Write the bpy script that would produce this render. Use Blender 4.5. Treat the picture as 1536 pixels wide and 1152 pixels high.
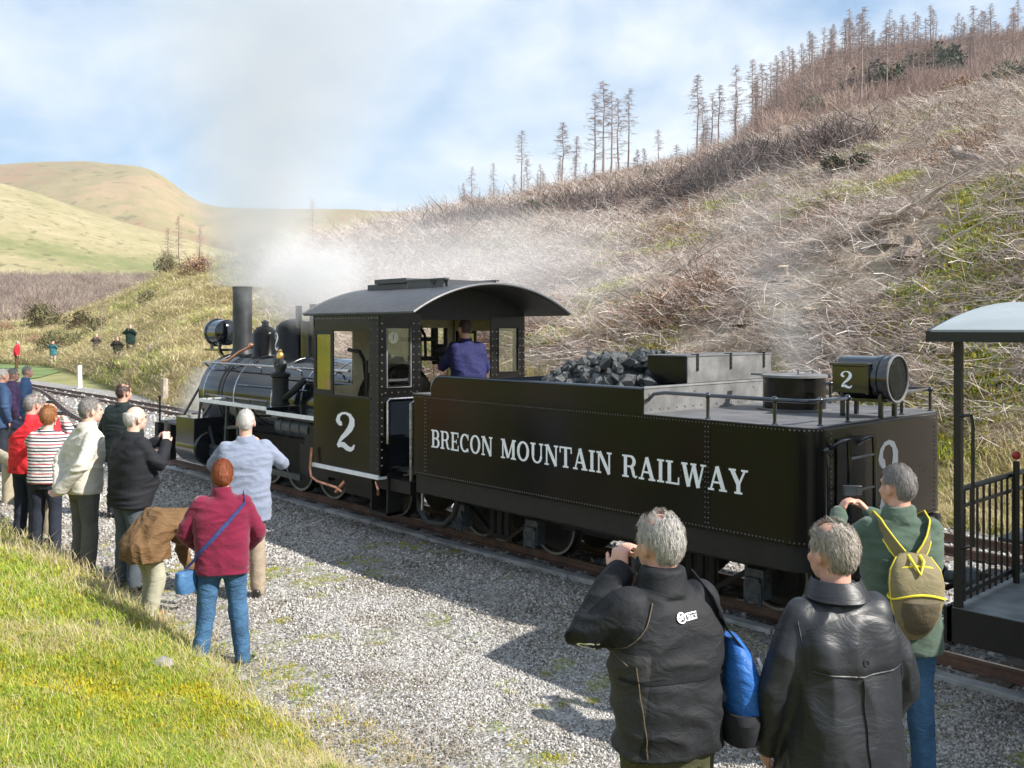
import bpy, bmesh, math, random
import numpy as np
from mathutils import Vector, Matrix, Quaternion, noise
PI = math.pi
random.seed(7)
RNG = np.random.default_rng(11)
for o in list(bpy.data.objects):
    bpy.data.objects.remove(o)
SC = bpy.context.scene
COL = SC.collection

# ------------------------------------------------------------------ camera, sky, sun, exposure
CAM_H = 2.5
VD = Vector((-0.7354, 0.6776, 0)); VR = Vector((0.6776, 0.7354, 0))
cam_d = bpy.data.cameras.new('camera'); cam = bpy.data.objects.new('camera', cam_d); COL.objects.link(cam)
cam.location = (0, 0, CAM_H); cam.rotation_euler = (PI / 2, 0, math.radians(47.34))
cam_d.sensor_width = 36; cam_d.lens = 32.81; cam_d.shift_y = -0.0547
cam_d.clip_start = 0.1; cam_d.clip_end = 9000
SC.camera = cam

SUN = Vector((1.15, 0.48, 1.0)).normalized()
SUN_EL = math.asin(SUN.z); SUN_AZ = math.atan2(SUN.x, SUN.y)
sun_d = bpy.data.lights.new('sun', 'SUN'); sun = bpy.data.objects.new('sun', sun_d); COL.objects.link(sun)
sun_d.energy = 5.0; sun_d.angle = math.radians(0.55); sun_d.color = (1.0, 0.945, 0.86)
sun.rotation_euler = SUN.to_track_quat('Z', 'Y').to_euler(); sun.location = (20, 10, 30)

world = bpy.data.worlds.new('World'); SC.world = world; world.use_nodes = True
SC.view_settings.view_transform = 'Standard'; SC.view_settings.look = 'None'
SC.view_settings.gamma = 1.0; SC.view_settings.use_curve_mapping = False
SC.view_settings.exposure = 0.92
SC.cycles.use_denoising = True
SC.cycles.max_bounces = 8; SC.cycles.diffuse_bounces = 3; SC.cycles.glossy_bounces = 3
SC.cycles.transparent_max_bounces = 16; SC.cycles.volume_bounces = 1
SC.cycles.volume_step_rate = 2.0; SC.cycles.volume_preview_step_rate = 2.0
SC.cycles.volume_max_steps = 128

# ------------------------------------------------------------------ node helper
class NT:
    def __init__(self, tree):
        self.t = tree; self.n = tree.nodes; self.l = tree.links
    def set(self, sock, v):
        if isinstance(v, bpy.types.NodeSocket): self.l.new(v, sock)
        elif v is not None:
            try: sock.default_value = v
            except Exception:
                sock.default_value = (v[0], v[1], v[2], 1.0) if hasattr(v, '__len__') else (v, v, v)
    def new(self, typ, **kw):
        nd = self.n.new(typ)
        for k, v in kw.items(): setattr(nd, k, v)
        return nd
    def coord(self, which='Object'): return self.new('ShaderNodeTexCoord').outputs[which]
    def m(self, op, a, b=None, c=None, clamp=False):
        nd = self.new('ShaderNodeMath', operation=op, use_clamp=clamp)
        self.set(nd.inputs[0], a)
        if b is not None: self.set(nd.inputs[1], b)
        if c is not None: self.set(nd.inputs[2], c)
        return nd.outputs[0]
    def vm(self, op, a, b=None):
        nd = self.new('ShaderNodeVectorMath', operation=op)
        self.set(nd.inputs[0], a)
        if b is not None: self.set(nd.inputs[1], b)
        return nd.outputs['Value'] if op in ('LENGTH', 'DOT_PRODUCT', 'DISTANCE') else nd.outputs[0]
    def sep(self, v):
        nd = self.new('ShaderNodeSeparateXYZ'); self.set(nd.inputs[0], v); return nd.outputs
    def comb(self, x, y, z):
        nd = self.new('ShaderNodeCombineXYZ')
        for i, v in enumerate((x, y, z)): self.set(nd.inputs[i], v)
        return nd.outputs[0]
    def noise(self, v, scale, detail=3, rough=0.55, dist=0.0, out='Fac'):
        nd = self.new('ShaderNodeTexNoise'); self.set(nd.inputs['Vector'], v)
        nd.inputs['Scale'].default_value = scale; nd.inputs['Detail'].default_value = detail
        nd.inputs['Roughness'].default_value = rough; nd.inputs['Distortion'].default_value = dist
        return nd.outputs[out]
    def voro(self, v, scale, out='Distance', feature='F1'):
        nd = self.new('ShaderNodeTexVoronoi', feature=feature); self.set(nd.inputs['Vector'], v)
        nd.inputs['Scale'].default_value = scale; return nd.outputs[out]
    def ramp(self, f, stops, interp='LINEAR'):
        nd = self.new('ShaderNodeValToRGB'); self.set(nd.inputs[0], f); cr = nd.color_ramp; cr.interpolation = interp
        while len(cr.elements) < len(stops): cr.elements.new(0.5)
        for e, (p, c) in zip(cr.elements, stops):
            e.position = p; e.color = (c[0], c[1], c[2], 1) if hasattr(c, '__len__') else (c, c, c, 1)
        return nd.outputs[0]
    def mix(self, f, a, b, mode='MIX'):
        nd = self.new('ShaderNodeMix', data_type='RGBA', blend_type=mode)
        self.set(nd.inputs[0], f)
        for i, v in ((6, a), (7, b)):
            if isinstance(v, bpy.types.NodeSocket): self.l.new(v, nd.inputs[i])
            else: nd.inputs[i].default_value = (v[0], v[1], v[2], 1)
        return nd.outputs[2]
    def bump(self, h, strength, dist=0.02, normal=None):
        nd = self.new('ShaderNodeBump'); self.set(nd.inputs['Height'], h)
        nd.inputs['Strength'].default_value = strength; nd.inputs['Distance'].default_value = dist
        if normal is not None: self.l.new(normal, nd.inputs['Normal'])
        return nd.outputs[0]

def new_mat(name):
    m = bpy.data.materials.new(name); m.use_nodes = True
    nt = NT(m.node_tree)
    b = m.node_tree.nodes['Principled BSDF']
    return m, nt, b

def mat(name, col, rough=0.6, metal=0.0, var=0.25, vs=6.0, bump=0.0, bs=40.0, bd=0.01, col2=None, spec=None, coat=0.0, rvar=0.0, aniso=None):
    m, nt, b = new_mat(name)
    co = nt.coord('Object')
    if aniso: co = nt.vm('MULTIPLY', co, aniso)
    n1 = nt.noise(co, vs, 5, 0.6)
    c2 = col2 if col2 else tuple(c * (1 - var) for c in col)
    c1 = col if col2 else tuple(min(1, c * (1 + var * 0.5)) for c in col)
    f = nt.ramp(n1, [(0.35, 0.0), (0.65, 1.0)])
    nt.set(b.inputs['Base Color'], nt.mix(f, c2, c1))
    if rvar:
        nt.set(b.inputs['Roughness'], nt.m('ADD', nt.m('MULTIPLY', nt.noise(co, vs * 2.3, 4), rvar), rough - rvar / 2))
    else: b.inputs['Roughness'].default_value = rough
    b.inputs['Metallic'].default_value = metal
    if spec is not None: b.inputs['Specular IOR Level'].default_value = spec
    if coat: b.inputs['Coat Weight'].default_value = coat; b.inputs['Coat Roughness'].default_value = 0.08
    if bump: nt.set(b.inputs['Normal'], nt.bump(nt.noise(co, bs, 4, 0.6), bump, bd))
    return m

# ------------------------------------------------------------------ world
w = NT(world.node_tree); bg = world.node_tree.nodes['Background']
sky = w.new('ShaderNodeTexSky', sky_type='NISHITA'); sky.sun_disc = False
sky.sun_elevation = SUN_EL; sky.sun_rotation = SUN_AZ; sky.air_density = 1.0; sky.dust_density = 0.6; sky.ozone_density = 1.2
g = w.coord('Generated'); gs = w.sep(g)
zc = w.m('ADD', w.m('MAXIMUM', gs[2], 0.0), 0.22)
uv = w.comb(w.m('DIVIDE', gs[0], zc), w.m('DIVIDE', gs[1], zc), 0.0)
c1 = w.noise(w.vm('ADD', uv, (6.1, 2.7, 0)), 1.15, 8, 0.56, 0.3)
c2 = w.noise(w.vm('ADD', g, (0.4, 0.2, 0.0)), 3.2, 6, 0.6, 0.2)
cl = w.m('ADD', w.m('MULTIPLY', c1, 0.62), w.m('MULTIPLY', c2, 0.38))
cf = w.ramp(cl, [(0.40, 0.10), (0.49, 0.60), (0.58, 1.0)])
cshade = w.ramp(c1, [(0.35, (5.8, 6.9, 8.1)), (0.62, (8.2, 8.6, 9.0))])
skyc = w.mix(0.35, sky.outputs[0], (1.5, 4.6, 9.0))
w.set(bg.inputs['Color'], w.mix(w.m('MULTIPLY', cf, 0.88), skyc, cshade)); bg.inputs['Strength'].default_value = 0.068

# ------------------------------------------------------------------ mesh builder
def tag(o, label=None, cat=None, group=None, kind=None):
    if label: o['label'] = label
    if cat: o['category'] = cat
    if group: o['group'] = group
    if kind: o['kind'] = kind
    return o

def empty(name, loc=(0, 0, 0), rz=0.0, label=None, cat=None, group=None, kind=None):
    o = bpy.data.objects.new(name, None); COL.objects.link(o); o.location = loc; o.rotation_euler = (0, 0, rz)
    o.empty_display_size = 0.1
    return tag(o, label, cat, group, kind)

def link_mesh(name, me, material=None, parent=None, smooth=True, ang=38):
    o = bpy.data.objects.new(name, me); COL.objects.link(o)
    if material is not None:
        for mm in (material if isinstance(material, (list, tuple)) else [material]): me.materials.append(mm)
    if parent is not None: o.parent = parent
    if smooth and len(me.polygons):
        me.polygons.foreach_set('use_smooth', [True] * len(me.polygons))
        if ang: me.set_sharp_from_angle(angle=math.radians(ang))
    return o

class MB:
    def __init__(self): self.v = []; self.f = []; self.mi = []; self.cm = 0
    def add(self, vs, fs):
        b = len(self.v); self.v.extend([tuple(p) for p in vs]); self.f.extend([tuple(b + i for i in f) for f in fs])
        self.mi.extend([self.cm] * len(fs)); return self
    def box(self, x0, x1, y0, y1, z0, z1):
        vs = [(x0, y0, z0), (x1, y0, z0), (x1, y1, z0), (x0, y1, z0), (x0, y0, z1), (x1, y0, z1), (x1, y1, z1), (x0, y1, z1)]
        return self.add(vs, [(0, 3, 2, 1), (4, 5, 6, 7), (0, 1, 5, 4), (1, 2, 6, 5), (2, 3, 7, 6), (3, 0, 4, 7)])
    def obox(self, c, ax, hs):
        c = Vector(c); vs = []
        for sz in (-1, 1):
            for sx, sy in ((-1, -1), (1, -1), (1, 1), (-1, 1)):
                vs.append(c + ax[0] * (sx * hs[0]) + ax[1] * (sy * hs[1]) + ax[2] * (sz * hs[2]))
        return self.add(vs, [(0, 3, 2, 1), (4, 5, 6, 7), (0, 1, 5, 4), (1, 2, 6, 5), (2, 3, 7, 6), (3, 0, 4, 7)])
    def bar(self, p0, p1, w, h, up=(0, 0, 1)):
        p0 = Vector(p0); p1 = Vector(p1); d = (p1 - p0); L = d.length; d.normalize()
        s = d.cross(Vector(up)); s = s.normalized() if s.length > 1e-5 else Vector((1, 0, 0)); u = s.cross(d)
        return self.obox((p0 + p1) / 2, (d, s, u), (L / 2, w / 2, h / 2))
    def loft(self, rings, cap=True, closed=False):
        n = len(rings[0]); vs = [p for r in rings for p in r]; fs = []
        m = len(rings)
        for i in range(m - (0 if closed else 1)):
            a = i * n; b = ((i + 1) % m) * n
            for k in range(n): fs.append((a + k, a + (k + 1) % n, b + (k + 1) % n, b + k))
        if cap and not closed:
            fs.append(tuple(range(n))[::-1]); fs.append(tuple((m - 1) * n + k for k in range(n)))
        return self.add(vs, fs)
    def tube(self, pts, r, n=8, closed=False, cap=True):
        pts = [Vector(p) for p in pts]; m = len(pts)
        rs = r if hasattr(r, '__len__') else [r] * m
        rings = []; prev = None
        for i, p in enumerate(pts):
            if closed: t = pts[(i + 1) % m] - pts[i - 1]
            else: t = pts[min(i + 1, m - 1)] - pts[max(i - 1, 0)]
            t.normalize()
            if prev is None:
                u = t.orthogonal().normalized()
            else:
                u = prev - t * prev.dot(t); u = u.normalized() if u.length > 1e-6 else t.orthogonal().normalized()
            prev = u; vv = t.cross(u)
            rings.append([p + (u * math.cos(2 * PI * k / n) + vv * math.sin(2 * PI * k / n)) * rs[i] for k in range(n)])
        return self.loft(rings, cap, closed)
    def lathe(self, prof, o, axis='z', n=24):
        o = Vector(o); vs = []; fs = []
        A = {'z': (Vector((1, 0, 0)), Vector((0, 1, 0)), Vector((0, 0, 1))), 'x': (Vector((0, 1, 0)), Vector((0, 0, 1)), Vector((1, 0, 0))),
             'y': (Vector((0, 0, 1)), Vector((1, 0, 0)), Vector((0, 1, 0)))}[axis]
        rings = [[o + A[0] * (r * math.cos(2 * PI * k / n)) + A[1] * (r * math.sin(2 * PI * k / n)) + A[2] * h for k in range(n)] for r, h in prof]
        return self.loft(rings, True)
    def prism(self, poly, fn, d0, d1):
        n = len(poly); vs = [fn(x, y, d0) for x, y in poly] + [fn(x, y, d1) for x, y in poly]
        fs = [tuple(range(n))[::-1], tuple(range(n, 2 * n))] + [(i, (i + 1) % n, n + (i + 1) % n, n + i) for i in range(n)]
        return self.add(vs, fs)
    def ell(self, c, r, n=12, m=8, rot=None):
        c = Vector(c); rings = []
        R = rot if rot is not None else Matrix.Identity(3)
        for i in range(1, m):
            a = PI * i / m
            rings.append([c + R @ Vector((r[0] * math.sin(a) * math.cos(2 * PI * k / n), r[1] * math.sin(a) * math.sin(2 * PI * k / n), -r[2] * math.cos(a))) for k in range(n)])
        b = len(self.v); vs = [p for q in rings for p in q] + [c + R @ Vector((0, 0, -r[2])), c + R @ Vector((0, 0, r[2]))]; fs = []
        for i in range(m - 2):
            for k in range(n): fs.append((i * n + k, i * n + (k + 1) % n, (i + 1) * n + (k + 1) % n, (i + 1) * n + k))
        s = (m - 1) * n
        for k in range(n):
            fs.append((s, (k + 1) % n, k)); fs.append((s + 1, (m - 2) * n + k, (m - 2) * n + (k + 1) % n))
        return self.add(vs, fs)
    def rivets(self, pts, nrm, r=0.007, h=0.005):
        nrm = Vector(nrm).normalized(); u = nrm.orthogonal().normalized(); v = nrm.cross(u)
        for p in pts:
            p = Vector(p); b = [p + (u * math.cos(k * PI / 3) + v * math.sin(k * PI / 3)) * r for k in range(6)]
            t = [p + nrm * h + (u * math.cos(k * PI / 3) + v * math.sin(k * PI / 3)) * r * 0.5 for k in range(6)]
            self.add(b + t, [(k, (k + 1) % 6, 6 + (k + 1) % 6, 6 + k) for k in range(6)] + [(6, 7, 8, 9, 10, 11)])
        return self
    def mesh(self, name):
        me = bpy.data.meshes.new(name); me.from_pydata(self.v, [], self.f); me.validate()
        if any(self.mi) and len(self.mi) == len(me.polygons): me.polygons.foreach_set('material_index', self.mi)
        me.update(); return me
    def build(self, name, material, parent=None, smooth=True, bevel=0.0, ang=38):
        o = link_mesh(name, self.mesh(name), material, parent, smooth, ang)
        if bevel:
            b = o.modifiers.new('bevel', 'BEVEL'); b.width = bevel; b.segments = 2; b.limit_method = 'ANGLE'; b.angle_limit = math.radians(40)
        return o

def line_pts(p0, p1, step):
    p0 = Vector(p0); p1 = Vector(p1); n = max(1, int((p1 - p0).length / step))
    return [p0.lerp(p1, (i + 0.5) / n) for i in range(n)]

def np_mesh(name, V, F, material, parent=None, smooth=False):
    """V (n,3), F (m,k) arrays"""
    me = bpy.data.meshes.new(name); V = np.asarray(V, dtype=np.float32); F = np.asarray(F, dtype=np.int32); k = F.shape[1]
    me.vertices.add(len(V)); me.vertices.foreach_set('co', V.ravel())
    me.loops.add(F.size); me.loops.foreach_set('vertex_index', F.ravel())
    me.polygons.add(len(F)); me.polygons.foreach_set('loop_start', np.arange(0, F.size, k, dtype=np.int32))
    me.polygons.foreach_set('loop_total', np.full(len(F), k, dtype=np.int32))
    if smooth: me.polygons.foreach_set('use_smooth', np.ones(len(F), dtype=bool))
    me.update(calc_edges=True)
    o = bpy.data.objects.new(name, me); COL.objects.link(o)
    if material is not None: me.materials.append(material)
    if parent is not None: o.parent = parent
    return o

# scattered masses (grass, stones, brash): geometry-node instances of small meshes
def proto(name, mb_or_me, materials, smooth=False):
    me = mb_or_me.mesh(name) if isinstance(mb_or_me, MB) else mb_or_me
    for mm in (materials if isinstance(materials, (list, tuple)) else [materials]): me.materials.append(mm)
    if smooth: me.polygons.foreach_set('use_smooth', [True] * len(me.polygons))
    return bpy.data.objects.new(name, me)

def scatter(name, protos, pts, rots, scls, idx=None, parent=None, label=None, kind='stuff'):
    c = bpy.data.collections.new(name + '_kinds')
    for p in protos: c.objects.link(p)
    me = bpy.data.meshes.new(name); n = len(pts)
    me.vertices.add(n); me.vertices.foreach_set('co', np.asarray(pts, dtype=np.float32).ravel())
    a = me.attributes.new('rot', 'FLOAT_VECTOR', 'POINT'); a.data.foreach_set('vector', np.asarray(rots, dtype=np.float32).ravel())
    s = np.asarray(scls, dtype=np.float32)
    if s.ndim == 1: s = np.repeat(s[:, None], 3, 1)
    a = me.attributes.new('scl', 'FLOAT_VECTOR', 'POINT'); a.data.foreach_set('vector', s.ravel())
    if idx is None: idx = RNG.integers(0, len(protos), n)
    a = me.attributes.new('pick', 'INT', 'POINT'); a.data.foreach_set('value', np.asarray(idx, dtype=np.int32))
    o = bpy.data.objects.new(name, me); COL.objects.link(o)
    if parent is not None: o.parent = parent
    ng = bpy.data.node_groups.new(name, 'GeometryNodeTree')
    ng.interface.new_socket('Geometry', in_out='INPUT', socket_type='NodeSocketGeometry')
    ng.interface.new_socket('Geometry', in_out='OUTPUT', socket_type='NodeSocketGeometry')
    N = ng.nodes; L = ng.links
    gi = N.new('NodeGroupInput'); go = N.new('NodeGroupOutput'); ip = N.new('GeometryNodeInstanceOnPoints')
    ci = N.new('GeometryNodeCollectionInfo'); ci.inputs['Collection'].default_value = c
    ci.inputs['Separate Children'].default_value = True; ci.inputs['Reset Children'].default_value = True
    def attr(nm, dt):
        q = N.new('GeometryNodeInputNamedAttribute'); q.data_type = dt; q.inputs['Name'].default_value = nm; return q.outputs['Attribute']
    e2r = N.new('FunctionNodeEulerToRotation'); L.new(attr('rot', 'FLOAT_VECTOR'), e2r.inputs[0])
    L.new(gi.outputs[0], ip.inputs['Points']); L.new(ci.outputs[0], ip.inputs['Instance'])
    ip.inputs['Pick Instance'].default_value = True
    L.new(attr('pick', 'INT'), ip.inputs['Instance Index'])
    L.new(e2r.outputs[0], ip.inputs['Rotation']); L.new(attr('scl', 'FLOAT_VECTOR'), ip.inputs['Scale'])
    L.new(ip.outputs[0], go.inputs[0])
    md = o.modifiers.new('scatter', 'NODES'); md.node_group = ng
    return tag(o, label, None, None, kind)

def copy_tree(o, loc, rz=0.0, scale=None, label=None):
    c = o.copy(); COL.objects.link(c); c.location = loc; c.rotation_euler = (0, 0, rz)
    if scale is not None: c.scale = (scale,) * 3 if not hasattr(scale, '__len__') else scale
    if label: c['label'] = label
    for ch in list(o.children):
        d = ch.copy(); COL.objects.link(d); d.parent = c
        for g2 in list(ch.children):
            e = g2.copy(); COL.objects.link(e); e.parent = d
    return c

# view geometry of the survey: direction and distance from the photographer's spot
def PD(px, D):
    r = (px - 768) / 1400.0
    return (VD.x + VR.x * r) * D, (VD.y + VR.y * r) * D
def GP(px, py, z=0.0):
    D = 1400 * (CAM_H - z) / (py - 492); x, y = PD(px, D); return Vector((x, y, z))

# ------------------------------------------------------------------ noise in numpy
_perm = RNG.permutation(512)
def vnoise(x, y, seed=0):
    xi = np.floor(x).astype(int); yi = np.floor(y).astype(int); xf = x - xi; yf = y - yi
    u = xf * xf * (3 - 2 * xf); v = yf * yf * (3 - 2 * yf)
    def h(a, b): return _perm[(_perm[(a + seed * 37) & 511] + b) & 511] / 511.0
    return (h(xi, yi) * (1 - u) + h(xi + 1, yi) * u) * (1 - v) + (h(xi, yi + 1) * (1 - u) + h(xi + 1, yi + 1) * u) * v
def fbm(x, y, oct=4, seed=0):
    s = 0; a = 0.5; t = 0
    for i in range(oct): s = s + a * vnoise(x * 2 ** i + 13.7 * i, y * 2 ** i + 7.1 * i, seed + i); t += a; a *= 0.5
    return s / t
def sstep(a, b, x): t = np.clip((x - a) / (b - a), 0, 1); return t * t * (3 - 2 * t)
# ------------------------------------------------------------------ materials
M = {}
def paint_mat(name, col, rough, dust, dcol, coat=0.6):
    m, nt, b = new_mat(name)
    co = nt.coord('Object')
    n1 = nt.noise(co, 1.3, 6, 0.62); n2 = nt.noise(co, 9.0, 6, 0.7); n3 = nt.noise(nt.vm('MULTIPLY', co, (7, 7, 1.0)), 2.0, 4, 0.6)
    f = nt.m('MULTIPLY', nt.ramp(nt.m('ADD', nt.m('MULTIPLY', n1, 0.6), nt.m('MULTIPLY', n3, 0.4)), [(0.38, 0.0), (0.68, 1.0)]), dust)
    nt.set(b.inputs['Base Color'], nt.mix(f, col, dcol))
    nt.set(b.inputs['Roughness'], nt.m('ADD', nt.m('MULTIPLY', n2, 0.22), rough - 0.08))
    b.inputs['Coat Weight'].default_value = coat; b.inputs['Coat Roughness'].default_value = 0.12; b.inputs['Specular IOR Level'].default_value = 0.24 if coat < .3 else 0.4
    nt.set(b.inputs['Normal'], nt.bump(nt.noise(co, 2.2, 2, 0.5), 0.12, 0.02))
    return m
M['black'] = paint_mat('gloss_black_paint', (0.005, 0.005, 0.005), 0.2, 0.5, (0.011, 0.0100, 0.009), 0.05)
M['car_black'] = mat('black_carriage_paint', (0.006, 0.006, 0.007), 0.45, 0, 0.3, 6)
M['rim'] = mat('dull_white_tyre_paint', (0.30, 0.30, 0.28), 0.6, 0, 0.4, 9)
M['blue_black'] = paint_mat('boiler_black_paint', (0.006, 0.008, 0.012), 0.14, 0.25, (0.02, 0.023, 0.03), 1.0)
M['chassis'] = mat('oily_black_chassis', (0.007, 0.0065, 0.006), 0.6, 0, 0.5, 8, 0.3, 30)
M['soot'] = mat('sooty_smokebox_black', (0.035, 0.037, 0.04), 0.5, 0.2, 0.4, 7, 0.15, 40, rvar=0.2)
M['deck'] = mat('dusty_deck_plate', (0.11, 0.11, 0.115), 0.65, 0, 0.35, 3.5, 0.2, 60, rvar=0.2)
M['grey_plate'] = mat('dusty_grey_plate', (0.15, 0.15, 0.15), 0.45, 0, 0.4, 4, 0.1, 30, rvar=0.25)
M['roof'] = mat('dark_grey_roof_paint', (0.05, 0.052, 0.06), 0.45, 0, 0.2, 3, 0.08, 25, rvar=0.2)
M['pale_roof'] = mat('pale_grey_roof_paint', (0.27, 0.31, 0.33), 0.55, 0, 0.12, 2, 0.05, 25)
M['white'] = mat('white_paint', (0.88, 0.90, 0.92), 0.4, 0, 0.08, 9)
M['rivet'] = mat('highlit_rivet_heads', (0.22, 0.22, 0.23), 0.35, 0.5, 0.3, 9)  # dusty highlights on the rivets put into this pale base colour
M['steel'] = mat('bright_steel', (0.55, 0.55, 0.56), 0.28, 1.0, 0.3, 12, rvar=0.15)
M['brass'] = mat('brass', (0.75, 0.48, 0.16), 0.3, 1.0, 0.3, 12)
M['copper'] = mat('copper_pipe', (0.72, 0.36, 0.24), 0.35, 1.0, 0.3, 12)
M['rubber'] = mat('black_rubber', (0.03, 0.03, 0.03), 0.75, 0, 0.3, 12)
M['cream'] = mat('cream_cab_lining', (0.66, 0.58, 0.38), 0.6, 0, 0.2, 5)
M['red'] = mat('dark_red_paint', (0.35, 0.03, 0.02), 0.4)
M['axle_grey'] = mat('blue_grey_axle_box', (0.075, 0.09, 0.105), 0.45, 0.3, 0.5, 20)
M['silverlens'] = mat('silvered_reflector', (0.82, 0.84, 0.80), 0.35, 0.15, 0.1, 5)
M['carfloor'] = mat('blue_grey_floor_paint', (0.20, 0.23, 0.25), 0.55, 0, 0.4, 5, 0.1, 50, rvar=0.2)
def glass_mat(name, tint, gl=0.12, rough=0.02):
    m = bpy.data.materials.new(name); m.use_nodes = True; nt = NT(m.node_tree); nt.n.clear()
    out = nt.new('ShaderNodeOutputMaterial'); tr = nt.new('ShaderNodeBsdfTransparent'); gb = nt.new('ShaderNodeBsdfGlossy')
    tr.inputs[0].default_value = (*tint, 1); gb.inputs['Roughness'].default_value = rough
    lw = nt.new('ShaderNodeLayerWeight'); lw.inputs[0].default_value = 0.3
    mx = nt.new('ShaderNodeMixShader'); nt.set(mx.inputs[0], nt.m('ADD', nt.m('MULTIPLY', lw.outputs['Fresnel'], 0.7), gl))
    nt.l.new(tr.outputs[0], mx.inputs[1]); nt.l.new(gb.outputs[0], mx.inputs[2]); nt.l.new(mx.outputs[0], out.inputs[0])
    return m
M['glass'] = glass_mat('clear_glass', (0.9, 0.93, 0.9), 0.05)
M['tinted_glass'] = glass_mat('hill_tinted_glass', (0.72, 0.78, 0.55), 0.22, 0.1)  # yellow-green hillside reflected and seen in the pane put into its tint
M['coal'] = mat('coal', (0.022, 0.026, 0.028), 0.3, 0.0, 0.6, 14, 0.5, 30, 0.02, rvar=0.35, spec=0.8)
def rust_mat(name, base, dark):
    m, nt, b = new_mat(name); co = nt.coord('Object')
    n = nt.noise(co, 5, 6, 0.7)
    nt.set(b.inputs['Base Color'], nt.mix(nt.ramp(n, [(0.35, 0), (0.65, 1)]), dark, base)); b.inputs['Roughness'].default_value = 0.7
    nt.set(b.inputs['Normal'], nt.bump(nt.noise(co, 40, 4), 0.3, 0.01)); return m
M['rust'] = rust_mat('rusty_rail', (0.20, 0.115, 0.085), (0.10, 0.06, 0.05))
M['railtop'] = mat('worn_rail_top', (0.45, 0.40, 0.38), 0.3, 0.9, 0.4, 10)
M['sleeper'] = mat('weathered_sleeper', (0.13, 0.105, 0.085), 0.85, 0, 0.4, 6, 0.5, 30)
M['concrete'] = mat('pale_concrete_kerb', (0.36, 0.37, 0.38), 0.8, 0, 0.4, 4, 0.4, 40)

# ------------------------------------------------------------------ lettering shapes (slab serif capitals and the figure 2)
def vstroke(pts, ws):
    out = []; m = len(pts); L = []; R = []
    for i, (x, y) in enumerate(pts):
        a = pts[max(i - 1, 0)]; b = pts[min(i + 1, m - 1)]; dx, dy = b[0] - a[0], b[1] - a[1]; l = math.hypot(dx, dy) or 1
        nx, ny = -dy / l, dx / l; w_ = (ws[i] if hasattr(ws, '__len__') else ws) / 2
        L.append((x + nx * w_, y + ny * w_)); R.append((x - nx * w_, y - ny * w_))
    for i in range(m - 1): out.append([R[i], R[i + 1], L[i + 1], L[i]])
    return out
def arc(cx, cy, rx, ry, a0, a1, thin, thick, n=14, ref=0.0):
    pts = []; ws = []
    for i in range(n + 1):
        a = math.radians(a0 + (a1 - a0) * i / n); pts.append((cx + rx * math.cos(a), cy + ry * math.sin(a)))
        ws.append(thin + (thick - thin) * abs(math.cos(a)) ** 1.3)
    return vstroke(pts, ws)
def rc(x0, y0, x1, y1): return [[(x0, y0), (x1, y0), (x1, y1), (x0, y1)]]
T, S_, H_ = 0.09, 0.2, 0.085
def stem(x, y0=0, y1=1, w_=S_, sl=0.1, sr=0.1, bot=True, top=True):
    p = rc(x, y0, x + w_, y1)
    if bot: p += rc(x - sl, y0, x, y0 + H_) + rc(x + w_, y0, x + w_ + sr, y0 + H_)
    if top: p += rc(x - sl, y1 - H_, x, y1) + rc(x + w_, y1 - H_, x + w_ + sr, y1)
    return p
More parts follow.
